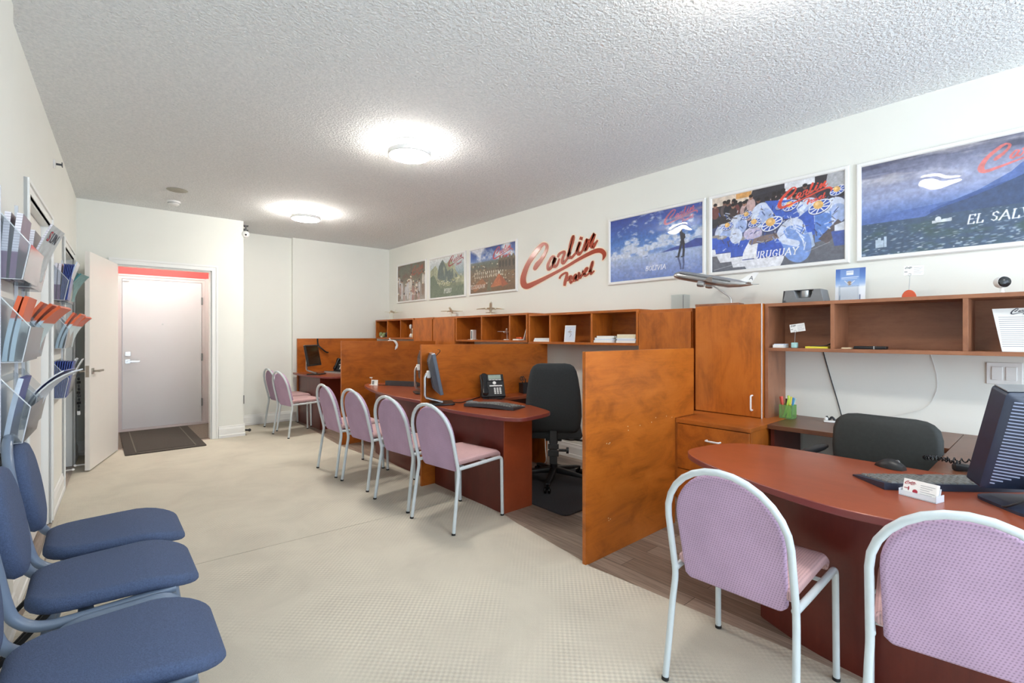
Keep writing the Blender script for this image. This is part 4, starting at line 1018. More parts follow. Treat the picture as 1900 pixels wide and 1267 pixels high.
# ------------------------------------------------------------------ painted prints (procedural pictures stored as colours of a fine mesh)
class Canvas:
    def __init__(s, w, h, wid, hei, seed=1):
        s.w, s.h, s.W, s.H = w, h, wid, hei
        s.U, s.V = np.meshgrid((np.arange(w)+0.5)/w*wid, (np.arange(h)+0.5)/h*hei)
        s.img = np.zeros((h, w, 3)); s.rng = np.random.RandomState(seed)
    def col(s, c): return np.array(c, float)
    def grad(s, stops):
        v = s.V/s.H; z = [p for p, _ in stops]
        for k in range(3): s.img[..., k] = np.interp(v, z, [c[k] for _, c in stops])
    def put(s, mask, c, a=1.0):
        m = np.clip(mask, 0, 1)[..., None]*a
        s.img = s.img*(1-m)+(c if isinstance(c, np.ndarray) and c.ndim == 3 else s.col(c))*m
    def noise(s, sx, sy, octv=4):
        out = np.zeros_like(s.U); amp = 1; tot = 0
        for o in range(octv):
            gx, gy = max(2, int(s.W/sx*2**o)+2), max(2, int(s.H/sy*2**o)+2)
            g = s.rng.rand(gy+1, gx+1)
            x = s.U/s.W*(gx-1); y = s.V/s.H*(gy-1)
            i, j = x.astype(int), y.astype(int); fx, fy = x-i, y-j
            fx = fx*fx*(3-2*fx); fy = fy*fy*(3-2*fy)
            out += amp*((g[j, i]*(1-fx)+g[j, i+1]*fx)*(1-fy)+(g[j+1, i]*(1-fx)+g[j+1, i+1]*fx)*fy)
            tot += amp; amp *= 0.55
        return out/tot
    def soft(s, d, e=0.003): return np.clip(0.5-d/e, 0, 1)
    def ell(s, cx, cy, rx, ry, c, a=1.0, rot=0.0):
        x, y = s.U-cx, s.V-cy; cr, sr = math.cos(rot), math.sin(rot)
        X, Y = (x*cr+y*sr)/rx, (-x*sr+y*cr)/ry
        s.put(s.soft((np.sqrt(X*X+Y*Y)-1)*min(rx, ry)), c, a)
    def poly(s, pts, c, a=1.0):
        ins = np.zeros(s.U.shape, bool); n = len(pts)
        for i in range(n):
            x0, y0 = pts[i]; x1, y1 = pts[(i+1) % n]
            if y0 == y1: continue
            cond = (s.V > min(y0, y1)) & (s.V <= max(y0, y1))
            ins ^= cond & (s.U < (s.V-y0)/(y1-y0)*(x1-x0)+x0)
        s.put(ins.astype(float), c, a)
    def line(s, pts, w, c, a=1.0):
        d = np.full(s.U.shape, 9.0)
        for (x0, y0), (x1, y1) in zip(pts[:-1], pts[1:]):
            dx, dy = x1-x0, y1-y0; q = dx*dx+dy*dy or 1e-9
            t = np.clip(((s.U-x0)*dx+(s.V-y0)*dy)/q, 0, 1)
            d = np.minimum(d, np.hypot(s.U-x0-t*dx, s.V-y0-t*dy))
        s.put(s.soft(d-w/2), c, a)
    def logo(s, x0, y0, w, c, a=1.0):
        k = w/(LY0-LY1)
        for st in LOGO:
            q = [((LY0-A)*k+x0, (B-LZ0)*k+y0, (LY0-C)*k+x0, (D-LZ0)*k+y0) for A, B, C, D in st]
            for m, n in zip(q[:-1], q[1:]): s.poly([m[:2], n[:2], n[2:], m[2:]], c, a)
    def text(s, body, x0, y0, h, c, slant=0.18, gap=0.16):
        GL = {'A': (0.8, [(0, 0, .4, 1), (.8, 0, .4, 1), (.15, .36, .65, .36)]), 'B': (0.62, [(.1, 0, .1, 1), (.1, 1, .45, .98), (.45, .98, .5, .76), (.5, .76, .1, .54), (.1, .54, .52, .5), (.52, .5, .58, .2), (.58, .2, .45, .02), (.45, .02, .1, 0)]),
              'C': (0.7, [(.66, .8, .5, .98), (.5, .98, .2, .9), (.2, .9, .06, .5), (.06, .5, .2, .1), (.2, .1, .5, .02), (.5, .02, .68, .2)]),
              'D': (0.75, [(.1, 0, .1, 1), (.1, 1, .45, .96), (.45, .96, .68, .5), (.68, .5, .45, .04), (.45, .04, .1, 0)]), 'E': (0.6, [(.1, 0, .1, 1), (.1, 1, .55, 1), (.1, .52, .45, .52), (.1, 0, .58, 0), (.55, 1, .55, .85), (.58, 0, .58, .15)]),
              'G': (0.75, [(.66, .8, .5, .98), (.5, .98, .2, .9), (.2, .9, .06, .5), (.06, .5, .2, .1), (.2, .1, .5, .02), (.5, .02, .66, .12), (.66, .12, .66, .42), (.66, .42, .45, .42)]),
              'I': (0.3, [(.15, 0, .15, 1), (.02, 0, .28, 0), (.02, 1, .28, 1)]), 'L': (0.58, [(.1, 0, .1, 1), (.1, 0, .55, 0), (.55, 0, .55, .2), (0, 1, .22, 1)]),
              'N': (0.8, [(.1, 0, .1, 1), (.1, 1, .68, 0), (.68, 0, .68, 1)]),
              'O': (0.78, [(.39, .98, .12, .82), (.12, .82, .06, .5), (.06, .5, .12, .18), (.12, .18, .39, .02), (.39, .02, .66, .18), (.66, .18, .72, .5), (.72, .5, .66, .82), (.66, .82, .39, .98)]),
              'P': (0.6, [(.1, 0, .1, 1), (.1, 1, .45, .97), (.45, .97, .54, .76), (.54, .76, .42, .54), (.42, .54, .1, .5), (0, 0, .25, 0)]), 'R': (0.7, [(.1, 0, .1, 1), (.1, 1, .45, .97), (.45, .97, .54, .76), (.54, .76, .42, .54), (.42, .54, .1, .5), (.36, .52, .68, 0), (0, 0, .22, 0)]),
              'S': (0.56, [(.5, .84, .36, .98), (.36, .98, .12, .88), (.12, .88, .12, .66), (.12, .66, .46, .4), (.46, .4, .48, .16), (.48, .16, .28, .02), (.28, .02, .06, .18)]),
              'U': (0.76, [(.1, 1, .1, .25), (.1, .25, .22, .04), (.22, .04, .5, .04), (.5, .04, .64, .25), (.64, .25, .64, 1), (0, 1, .22, 1), (.54, 1, .74, 1)]),
              'V': (0.75, [(.04, 1, .38, 0), (.38, 0, .72, 1), (-.04, 1, .16, 1), (.6, 1, .8, 1)]), 'Y': (0.72, [(.02, 1, .36, .48), (.7, 1, .36, .48), (.36, .48, .36, 0), (-.06, 1, .14, 1), (.58, 1, .78, 1), (.24, 0, .48, 0)])}
        x = x0
        for ch in body:
            if ch == ' ': x += 0.45*h; continue
            w, segs = GL[ch]
            for a, b, c2, d in segs:
                thick = 0.15 if abs(d-b) > abs(c2-a)*0.9 else 0.085
                s.line([(x+(a+b*slant)*h, y0+b*h), (x+(c2+d*slant)*h, y0+d*h)], thick*h, c)
            x += (w+gap)*h
        return x
    def mesh(s, name, m, parent, put):
        """grid of w x h points carrying the picture; put(u, v) gives the place of a point, 0..W by 0..H"""
        w, h = s.w, s.h
        uu = np.linspace(0, s.W, w); vv = np.linspace(0, s.H, h)
        vs = [put(u, v) for v in vv for u in uu]
        idx = np.arange(w*h).reshape(h, w)
        q = np.stack([idx[:-1, :-1], idx[:-1, 1:], idx[1:, 1:], idx[1:, :-1]], -1).reshape(-1, 4)
        me = bpy.data.meshes.new(name)
        me.from_pydata(vs, [], q.tolist())
        c = np.clip(s.img/255.0, 0, 1)
        c = np.where(c <= 0.04045, c/12.92, ((c+0.055)/1.055)**2.4)
        at = me.color_attributes.new('print', 'FLOAT_COLOR', 'POINT')
        at.data.foreach_set('color', np.concatenate([c, np.ones((h, w, 1))], -1).astype(np.float32).ravel())
        me.materials.append(M[m]); me.update()
        o = bpy.data.objects.new(name, me); COL.objects.link(o)
        o.parent = parent
        return o

PW, PH = 0.944, 0.604
def art_bolivia(c):
    c.grad([(0, (104, 128, 192)), (0.22, (140, 160, 208)), (0.36, (168, 186, 220)), (0.40, (120, 150, 208)), (0.6, (70, 116, 190)), (1, (34, 62, 150))])
    n = c.noise(0.10, 0.05, 5)
    band = np.exp(-((c.V-0.26-0.10*c.U)/0.075)**2)
    c.put(np.clip((n+0.35*band-0.62)*6, 0, 1)*np.clip((c.V-0.20)/0.03, 0, 1), (214, 220, 232), 0.85)
    n2 = c.noise(0.12, 0.06, 4)
    c.put(np.clip((n2-0.5)*4, 0, 1)*np.clip((0.22-c.V)/0.1, 0, 1)*np.clip(c.V/0.1, 0, 1), (196, 200, 222), 0.7)
    c.put(np.clip((c.noise(0.3, 0.05, 3)-0.45)*4, 0, 1)*np.exp(-((c.V-0.53)/0.05)**2)*np.clip((c.U-0.42)*3, 0, 1), (232, 170, 160), 0.6)
    c.poly([(0.55, 0.222), (0.66, 0.252), (0.74, 0.264), (0.80, 0.275), (0.88, 0.305), (0.95, 0.295), (0.95, 0.235), (0.7, 0.232)], (52, 72, 150))
    c.poly([(0.36, 0.205), (0.42, 0.215), (0.42, 0.208)], (60, 84, 150))
    k = (28, 32, 48)
    c.ell(0.745, 0.385, 0.013, 0.019, k); c.poly([(0.735, 0.37), (0.76, 0.375), (0.785, 0.355), (0.787, 0.325), (0.775, 0.31), (0.785, 0.265), (0.735, 0.285), (0.745, 0.31), (0.738, 0.345)], k)
    c.line([(0.75, 0.28), (0.735, 0.22), (0.722, 0.165)], 0.020, k); c.line([(0.768, 0.28), (0.772, 0.22), (0.768, 0.165)], 0.020, k)
    c.line([(0.722, 0.165), (0.70, 0.168)], 0.010, k); c.line([(0.768, 0.162), (0.75, 0.164)], 0.010, k)
    c.line([(0.722, 0.155), (0.74, 0.10), (0.745, 0.06)], 0.016, (70, 84, 130)); c.line([(0.768, 0.155), (0.772, 0.10), (0.765, 0.06)], 0.016, (70, 84, 130))
    c.logo(0.58, 0.46, 0.32, (214, 98, 110), 0.75)
    c.text('BOLIVIA', 0.395, 0.075, 0.040, (240, 242, 248))
def hat(c, x, y, r, rot=0.35):
    c.ell(x, y-0.004, r, r*0.62, (34, 48, 96), 1, rot); c.ell(x, y, r, r*0.60, (235, 238, 244), 1, rot); c.ell(x, y, r*0.90, r*0.50, (52, 84, 178), 1, rot)
    for k in range(9):
        a = 2*PI*k/9; dx, dy = r*0.88*math.cos(a), r*0.49*math.sin(a)
        c.line([(x, y), (x+dx*math.cos(rot)-dy*math.sin(rot), y+dx*math.sin(rot)+dy*math.cos(rot))], r*0.10, (235, 238, 244))
    c.ell(x-r*0.12, y+r*0.20, r*0.42, r*0.38, (226, 178, 104)); c.ell(x-r*0.2, y+r*0.3, r*0.2, r*0.16, (240, 202, 140))
def drum(c, x, y0, w, h, tilt=0.0, split=False):
    b, wh = (58, 92, 190), (226, 228, 236)
    P = lambda u, v: (x+u*w*(0.30+0.24*math.sin(PI*(0.18+0.72*v)))*1.5+tilt*v, y0+v*h)
    top = [P(-1, v/8) for v in range(3, 9)]+[P(1, v/8) for v in range(8, 2, -1)]
    c.poly([P(-1, v/8) for v in range(0, 9)]+[P(1, v/8) for v in range(8, -1, -1)], wh)
    c.poly(top, b)
    if split: c.poly([P(-1, v/8) for v in range(3, 9)]+[P(-0.30, v/8) for v in range(8, 2, -1)], wh)
    c.ell(P(0, 1)[0], P(0, 1)[1], w*0.42, h*0.07, (150, 144, 140)); c.line([P(-1, 3/8), P(1, 3/8)], 0.006, (40, 60, 130))
def art_uruguay(c):
    c.grad([(0, (92, 96, 108)), (0.25, (104, 106, 116)), (0.5, (60, 70, 110)), (1, (52, 48, 54))])
    c.poly([(0, 0.36), (0, 0.604), (0.20, 0.604), (0.34, 0.55), (0.94, 0.604), (0.94, 0.43)], (46, 42, 50))
    c.poly([(0.0, 0.53), (0.0, 0.604), (0.33, 0.604), (0.30, 0.53)], (222, 206, 190)); c.poly([(0.20, 0.56), (0.32, 0.56), (0.32, 0.6), (0.2, 0.6)], (214, 160, 96))
    c.poly([(0.56, 0.54), (0.76, 0.56), (0.76, 0.604), (0.56, 0.604)], (222, 224, 230)); c.poly([(0.82, 0.5), (0.944, 0.5), (0.944, 0.604), (0.84, 0.604)], (176, 178, 184))
    r = c.rng
    for k in range(34):
        x = 0.02+0.72*r.rand(); y = 0.44+0.10*r.rand()
        cc = [(40, 36, 40), (58, 46, 48), (108, 60, 58), (30, 32, 44), (84, 74, 78), (190, 160, 158)][r.randint(6)]
        c.ell(x, y-0.045, 0.034, 0.050, cc); c.ell(x, y+0.012, 0.015, 0.020, [(120, 84, 72), (40, 32, 32), (160, 116, 98)][r.randint(3)]); c.ell(x, y+0.022, 0.016, 0.012, (28, 24, 26))
    lt, sh, bl, dk = (206, 216, 238), (150, 172, 220), (62, 96, 190), (40, 52, 104)
    for x, y, s_ in ((0.10, 0.30, 1.0), (0.22, 0.36, 0.9), (0.40, 0.40, 1.1), (0.55, 0.42, 0.9), (0.72, 0.36, 1.2), (0.88, 0.34, 1.1)):
        c.ell(x, y, 0.075*s_, 0.085*s_, lt); c.ell(x+0.02, y-0.02, 0.05*s_, 0.06*s_, sh, 0.8)
    c.poly([(0.42, 0.50), (0.62, 0.47), (0.66, 0.34), (0.52, 0.34)], bl); c.poly([(0.60, 0.30), (0.75, 0.40), (0.76, 0.20), (0.66, 0.16)], bl); c.poly([(0.76, 0.34), (0.86, 0.34), (0.87, 0.16), (0.76, 0.14)], (96, 134, 206))
    c.poly([(0.62, 0.18), (0.74, 0.22), (0.76, 0.12), (0.70, 0.08)], (176, 196, 226))
    drum(c, 0.06, 0.13, 0.085, 0.16, -0.03); drum(c, 0.135, 0.075, 0.10, 0.20, -0.05)
    drum(c, 0.25, 0.025, 0.115, 0.22, 0.0)
    c.ell(0.20, 0.27, 0.05, 0.06, lt); c.ell(0.33, 0.27, 0.07, 0.05, (196, 186, 214))
    c.ell(0.60, 0.21, 0.10, 0.13, lt, 1, -0.3); c.ell(0.635, 0.15, 0.10, 0.14, (120, 152, 214), 1, 0.3)
    for k in range(6): c.line([(0.60+0.02*k, 0.30-0.03*k), (0.69, 0.24-0.028*k)], 0.008, (228, 234, 246), 0.8)
    drum(c, 0.405, 0.0, 0.19, 0.205, 0.0, True)
    c.line([(0.32, 0.205), (0.42, 0.225), (0.52, 0.225)], 0.040, (128, 112, 110)); c.line([(0.53, 0.24), (0.56, 0.18), (0.64, 0.15)], 0.045, lt)
    c.poly([(0.78, 0.16), (0.90, 0.28), (0.93, 0.25), (0.84, 0.12)], (92, 84, 88)); c.poly([(0.86, 0.20), (0.944, 0.22), (0.944, 0.10), (0.88, 0.10)], (72, 92, 160)); c.poly([(0.88, 0.24), (0.944, 0.26), (0.944, 0.20), (0.88, 0.20)], (214, 220, 232))
    for k in range(170):
        x, y = 0.03+0.88*r.rand(), 0.16+0.30*r.rand(); a = r.rand()*3; q = 0.012+0.03*r.rand()
        c.line([(x, y), (x+q*math.cos(a), y+q*math.sin(a))], 0.003+0.006*r.rand(), [lt, sh, (236, 240, 248), dk, bl, (80, 66, 66)][r.randint(6)], 0.75)
    for x, y, q in ((0.135, 0.36, 0.048), (0.285, 0.42, 0.045), (0.345, 0.35, 0.052), (0.47, 0.32, 0.080), (0.53, 0.44, 0.034), (0.60, 0.43, 0.055), (0.79, 0.385, 0.075), (0.90, 0.475, 0.05)): hat(c, x, y, q)
    c.line([(0.02, 0.02), (0.25, 0.06)], 0.004, (190, 194, 200), 0.7); c.line([(0.70, 0.08), (0.85, 0.13)], 0.004, (190, 194, 200), 0.6)
    c.logo(0.51, 0.415, 0.36, (224, 74, 54), 0.95)
    c.text('URUGUAY', 0.335, 0.075, 0.050, (246, 246, 248))
def art_salvador(c):
    c.grad([(0, (66, 86, 104)), (0.12, (62, 84, 116)), (0.30, (64, 88, 142)), (0.45, (98, 124, 184)), (0.62, (150, 160, 196)), (0.8, (140, 146, 176)), (1, (92, 96, 122))])
    n = c.noise(0.35, 0.06, 4)
    c.put(np.clip((n-0.42)*4, 0, 1)*np.clip((c.V-0.40)/0.1, 0, 1), (212, 206, 206), 0.7)
    n = c.noise(0.5, 0.05, 4)
    c.put(np.clip((n-0.52)*5, 0, 1)*np.clip((c.V-0.48)/0.06, 0, 1), (70, 72, 96), 0.8)
    c.poly([(0, 0.25), (0.2, 0.27), (0.5, 0.29), (0.70, 0.40), (0.80, 0.50), (0.88, 0.46), (0.944, 0.45), (0.944, 0.2), (0, 0.2)], (82, 108, 170))
    c.poly([(0.35, 0.25), (0.55, 0.32), (0.66, 0.345), (0.75, 0.36), (0.944, 0.40), (0.944, 0.2), (0.35, 0.22)], (62, 88, 146))
    c.poly([(0.40, 0.255), (0.52, 0.285), (0.62, 0.32), (0.74, 0.37), (0.944, 0.43), (0.944, 0.15), (0.3, 0.2)], (54, 76, 116))
    c.poly([(0, 0.215), (0.944, 0.215), (0.944, 0), (0, 0)], (60, 82, 110))
    c.put(np.clip((0.2-c.V)/0.03, 0, 1)*np.clip((c.noise(0.10, 0.05, 3)-0.5)*4, 0, 1), (58, 84, 84), 0.8)
    r = c.rng
    for k in range(430):
        v = 0.22*(1-r.rand()**0.8)*0.95+0.004; u = r.rand()*0.944; q = 0.2+0.8*(1-v/0.22)
        w, h = 0.004+0.013*r.rand()*q, 0.0015+0.004*r.rand()*q
        c.ell(u, v, w, h, [(168, 188, 206), (206, 216, 224), (120, 146, 172), (58, 78, 92)][r.randint(4)], 0.35+0.6*q*r.rand(), 0.1)
    for x, h in ((0.085, 0.05), (0.10, 0.062), (0.115, 0.045), (0.13, 0.066)): c.poly([(x-0.007, 0.055), (x+0.007, 0.055), (x+0.007, 0.055+h), (x-0.007, 0.055+h)], (176, 194, 212))
    c.poly([(0.36, 0.165), (0.45, 0.168), (0.45, 0.187), (0.36, 0.18)], (206, 214, 222)); c.ell(0.388, 0.187, 0.014, 0.016, (220, 226, 232))
    c.logo(0.56, 0.41, 0.37, (226, 110, 104), 0.85)
    c.text('EL SALVADOR', 0.515, 0.135, 0.050, (236, 240, 246))
def art_ecuador(c):
    c.grad([(0, (110, 78, 50)), (0.4, (122, 96, 68)), (0.60, (92, 94, 84)), (0.66, (150, 168, 200)), (0.8, (66, 100, 176)), (1, (40, 66, 138))])
    n = c.noise(0.22, 0.14, 5)
    c.put(np.clip((n-0.46)*5, 0, 1)*np.clip((c.V-0.37)/0.05, 0, 1), (226, 228, 234), 0.95)
    c.put(np.clip((0.43-c.V)/0.02, 0, 1)*np.clip((c.V-0.33)/0.02, 0, 1), (96, 98, 84), 0.8)
    r = c.rng
    for k in range(150):
        u, v = r.rand()*0.944, 0.10+0.28*r.rand(); w, h = 0.008+0.03*r.rand(), 0.006+0.018*r.rand()
        c.poly([(u, v), (u+w, v), (u+w, v+h), (u, v+h)], [(196, 182, 156), (140, 98, 64), (90, 70, 52), (216, 206, 186), (70, 58, 48)][r.randint(5)], 0.8)
    for x in np.arange(0.10, 0.72, 0.045): c.poly([(x, 0.20), (x+0.016, 0.20), (x+0.016, 0.285), (x, 0.285)], (222, 212, 192)); c.ell(x+0.008, 0.24, 0.005, 0.02, (70, 58, 50))
    c.poly([(0.60, 0.28), (0.60, 0.40), (0.70, 0.44), (0.80, 0.42), (0.90, 0.44), (0.944, 0.42), (0.944, 0.25)], (96, 82, 66))
    for x in (0.64, 0.70, 0.76, 0.83, 0.90): c.ell(x, 0.35, 0.02, 0.045, (60, 52, 46)); c.ell(x, 0.43, 0.022, 0.03, (112, 98, 78))
    c.poly([(0.44, 0.06), (0.62, 0.235), (0.80, 0.08)], (186, 104, 62)); c.poly([(0.62, 0.235), (0.80, 0.08), (0.68, 0.05)], (160, 84, 50)); c.ell(0.62, 0.245, 0.016, 0.02, (226, 220, 206))
    c.poly([(0.02, 0.08), (0.26, 0.20), (0.36, 0.12), (0.10, 0.02)], (150, 96, 58)); c.poly([(0.36, 0.02), (0.42, 0.21), (0.46, 0.02)], (104, 96, 70))
    c.logo(0.49, 0.42, 0.40, (190, 60, 70), 0.95); c.text('ECUADOR', 0.02, 0.065, 0.050, (226, 216, 206))
def art_peru(c):
    c.grad([(0, (104, 116, 100)), (0.35, (120, 128, 104)), (0.6, (150, 168, 178)), (0.8, (190, 200, 206)), (1, (222, 226, 226))])
    c.poly([(0, 0.30), (0, 0.42), (0.16, 0.50), (0.25, 0.40), (0.36, 0.56), (0.46, 0.50), (0.60, 0.56), (0.70, 0.40), (0.80, 0.30), (0.944, 0.25), (0.944, 0.2), (0, 0.2)], (150, 154, 128))
    c.poly([(0.20, 0.30), (0.26, 0.48), (0.36, 0.575), (0.44, 0.47), (0.50, 0.38), (0.62, 0.42), (0.76, 0.30), (0.70, 0.2), (0.25, 0.22)], (92, 104, 102))
    n = c.noise(0.07, 0.22, 4); c.put(np.clip((n-0.5)*5, 0, 1)*np.clip((0.55-c.V)/0.1, 0, 1)*np.clip((c.V-0.15)/0.05, 0, 1), (186, 186, 150), 0.6)
    c.poly([(0, 0.32), (0.10, 0.36), (0.20, 0.26), (0.30, 0.14), (0.50, 0.10), (0.944, 0.16), (0.944, 0), (0, 0)], (104, 116, 96))
    r = c.rng
    for k in range(130):
        t = r.rand(); u = 0.20+0.66*t; v = 0.15+0.12*abs(t-0.42)*1.4+0.07*r.rand(); c.poly([(u, v), (u+0.012+0.03*r.rand(), v+0.004), (u+0.02, v+0.012), (u, v+0.010)], [(226, 222, 190), (186, 184, 140), (130, 136, 92)][r.randint(3)], 0.85)
    c.put(np.clip((c.noise(0.04, 0.12, 3)-0.5)*5, 0, 1)*np.clip((0.15-c.V)/0.05, 0, 1), (134, 146, 118), 0.5)
    c.logo(0.52, 0.44, 0.40, (150, 40, 56), 0.95); c.text('PERU', 0.40, 0.060, 0.062, (226, 230, 224))
def art_far(c):
    c.grad([(0, (164, 156, 146)), (0.35, (146, 134, 124)), (0.6, (112, 106, 88)), (1, (96, 98, 82))])
    c.put(np.clip((c.noise(0.12, 0.12, 4)-0.45)*4, 0, 1)*np.clip((c.V-0.3)/0.1, 0, 1), (112, 72, 50), 0.6)
    r = c.rng
    for k in range(46):
        x, y = r.rand()*0.944, 0.06+0.40*r.rand()*(0.6+0.4*r.rand()); cc = [(204, 202, 204), (182, 150, 142), (170, 120, 112), (214, 206, 196), (134, 112, 96)][r.randint(5)]
        c.ell(x, y-0.06, 0.035, 0.085, cc, 0.9); c.ell(x, y+0.035, 0.018, 0.024, (150, 112, 90)); c.ell(x, y+0.05, 0.022, 0.012, (226, 214, 190) if r.rand() > 0.5 else (60, 48, 44))
    c.logo(0.50, 0.40, 0.40, (160, 66, 40), 0.8); c.line([(0.08, 0.10), (0.62, 0.10)], 0.02, (214, 208, 204), 0.5)

def poster(label, y_left, y_right, z0, z1, art, res, seed):
    """framed poster: y_left is the far edge seen on the left"""
    w, h = y_left-y_right, z1-z0
    t = thing('framed_poster', label, 'poster', (XR, y_left, z0), 0, 'framed travel posters along the right wall')
    f = 0.028; d = 0.024
    mb = MB()
    prof = [(0, 0), (0, -d*0.7), (0.006, -d), (f-0.006, -d), (f, -d*0.75), (f, -0.004), (f, 0)]
    loops = []
    for u0, v0, su, sv in ((0, 0, 1, 1), (w, 0, -1, 1), (w, h, -1, -1), (0, h, 1, -1)):
        loops.append([(x, -(u0+su*q), v0+sv*q) for q, x in prof])
    loops.append(loops[0])
    mb.loft(loops, cap=False).build('frame', 'white', t, ang=25)
    MB().box(-0.006, 0, -w+0.01, -0.01, 0.01, h-0.01).build('backing_board', 'white', t, smooth=False)
    c = Canvas(res, int(res*0.64), PW, PH, seed)
    art(c)
    g = 0.86+0.28*c.noise(0.02, 0.02, 3)
    c.img = np.clip(c.img*g[..., None]+8*(c.noise(0.008, 0.008, 2)-0.5)[..., None], 0, 255)
    kx, ky = (w-2*f+0.004)/PW, (h-2*f+0.004)/PH
    c.mesh('print', 'print', t, lambda u, v: (-0.013, -(f-0.002+u*kx), f-0.002+v*ky))
    return t
poster('largest-looking framed poster EL SALVADOR of a city below blue mountains, cut by the right edge', 0.904, -0.085, 1.790, 2.443, art_salvador, 420, 3)
poster('framed poster URUGUAY of street drummers in blue and white with sun hats', 1.925, 0.943, 1.790, 2.450, art_uruguay, 420, 5)
poster('framed poster BOLIVIA of a lone walker on a mirror-like blue salt flat', 2.958, 1.952, 1.795, 2.449, art_bolivia, 380, 9)
poster('framed poster ECUADOR of tiled roofs and a domed old town', 5.300, 4.322, 1.834, 2.468, art_ecuador, 240, 11)
poster('framed poster PERU of green peaks above mountain ruins', 6.340, 5.390, 1.834, 2.466, art_peru, 220, 13)
poster('farthest framed poster, brownish crowd picture by the recess corner', 7.373, 6.429, 1.836, 2.480, art_far, 200, 17)

# ------------------------------------------------------------------ monitors, keyboards, telephones
def monitor(label, loc, normal, w, h, z0, tilt, base_dx, style='arm', group='computer monitors', grille='darkgrey', shell='black', deep=0.03):
    """loc: foot on the desk; normal: direction the screen faces; z0: lower edge above the desk; base_dx: foot offset in front of the panel"""
    t = thing('computer_monitor', label, 'monitor', loc, normal, group)
    X = T(-base_dx, 0, z0) @ RY(-tilt)          # local x towards the user
    b = 0.018
    MB().box(-0.018, 0.012, -w/2, w/2, 0, h, X).build('housing', shell, t, bevel=0.004)
    MB().box(0.0121, 0.0130, -w/2+b, w/2-b, b*1.4, h-b, X).build('screen', 'screen', t, smooth=False)
    s0 = [(-0.0185, y, z) for y, z in rrect(-w/2+0.006, w/2-0.006, 0.006, h-0.006, 0.01, 2)]
    s1 = [(-0.018-deep, y, z) for y, z in rrect(-w/2+0.05, w/2-0.05, 0.04, h-0.05, 0.03, 2)]
    MB().loft([s0, s1], X).build('rear_cover', shell, t)
    mb = MB(); n = 22
    for k in range(n):
        z = 0.025+(h-0.06)*k/(n-1); q = abs(2*k/(n-1)-1)
        half = w/2-0.022-0.05*0
        lo = [(-0.0245, -half, z), (-0.0245, half, z)]
        mb.box(-0.022-deep*0.35, -0.016, -half+0.01*q, -half+0.085, z-0.0022, z+0.0022, X)
        mb.box(-0.022-deep*0.35, -0.016, half-0.085, half-0.01*q, z-0.0022, z+0.0022, X)
        mb.box(-0.022-deep*1.0, -0.03, -half+0.06, half-0.06, z-0.0022, z+0.0022, X) if 0.045 < z < h-0.06 else None
    mb.build('vent_ribs', grille, t, smooth=False)
    MB().box(-0.018, 0.008, -w/2+0.004, w/2-0.004, h+0.0005, h+0.004, X).build('top_edge', 'silver' if style != 'crt' else 'grey', t)
    if style == 'arm':
        P = X @ Vector((-0.02-deep, 0, h*0.5))
        a = smooth_path([(P.x-0.002, 0, P.z), (P.x-0.03, 0, P.z+0.005), (P.x-0.045, 0, P.z-0.03)], 4) + [Vector((P.x-0.045, 0, 0.075)), Vector((P.x-0.035, 0, 0.055)), Vector((-0.01, 0, 0.016))]
        MB().tube(a, 0.011, 10, ry=0.018).build('stand_arm', 'silver', t)
        MB().box(P.x-0.03, P.x+0.002, -0.03, 0.03, P.z-0.03, P.z+0.03).build('pivot', 'white', t, bevel=0.006)
    else:
        P = X @ Vector((-0.02-deep, 0, h*0.35))
        MB().tube(smooth_path([(P.x, 0, P.z), (P.x-0.03, 0, P.z-0.06), (-0.03, 0, 0.012)], 5), 0.022, 10, ry=0.04).build('stand_arm', shell, t)
    MB().prism(rrect(-0.115, 0.085, -0.115, 0.115, 0.035, 4), 0.0, 0.014).build('base', 'black', t, bevel=0.005)
    return t
monitor('black monitor on silver arm stand, edge on, at the third partition beside the telephone', (2.225, 3.44, 0.720), math.radians(-27), 0.36, 0.34, 0.095, 0.20, 0.03, shell='slate', grille='rib_grey')
monitor('dark monitor half hidden behind the edge of the third partition', (2.50, 4.20, 0.722), math.radians(-22), 0.40, 0.31, 0.105, 0.06, 0.0, grille='grey')
monitor('brown-dark screen of the farthest monitor, on the desk in the recess', (2.40, 7.02, 0.738), math.radians(-48), 0.34, 0.30, 0.125, 0.20, 0.04)
def slab(mb, pts, z0, z1): return mb.prism(pts, z0, z1)

big = thing('computer_monitor', 'large dark blue monitor with ribbed back, at the right edge on the front desk', 'monitor', (2.388, 0.022, 0.720), math.radians(40), 'computer monitors')
w, h = 0.42, 0.36
X = T(0.05, -0.01, 0.066) @ RY(-0.32)
mb = MB()
mb.loft([[(0.028, y, z) for y, z in rrect(-w/2, w/2, 0, h, 0.012, 3)], [(-0.028, y, z) for y, z in rrect(-w/2+0.002, w/2-0.002, 0.002, h-0.002, 0.012, 3)], [(-0.034, y, z) for y, z in rrect(-w/2+0.012, w/2-0.012, 0.012, h-0.012, 0.012, 3)]], X)
mb.build('housing', 'navy', big)
MB().box(0.0282, 0.029, -w/2+0.025, w/2-0.025, 0.03, h-0.025, X).build('screen', 'screen', big, smooth=False)
MB().loft([[(-0.0342, y, z) for y, z in rrect(-w/2+0.014, w/2-0.014, 0.014, h-0.014, 0.012, 3)], [(-0.085, y, z) for y, z in rrect(-0.04, 0.04, 0.12, h-0.10, 0.02, 3)], [(-0.095, y, z) for y, z in rrect(-0.03, 0.03, 0.13, h-0.11, 0.015, 3)]], X).build('rear_cover', 'navy', big)
mb = MB()
surf = lambda y: -0.0342-0.0508*max(0.0, (w/2-0.014-abs(y)))/(w/2-0.054)-0.0015
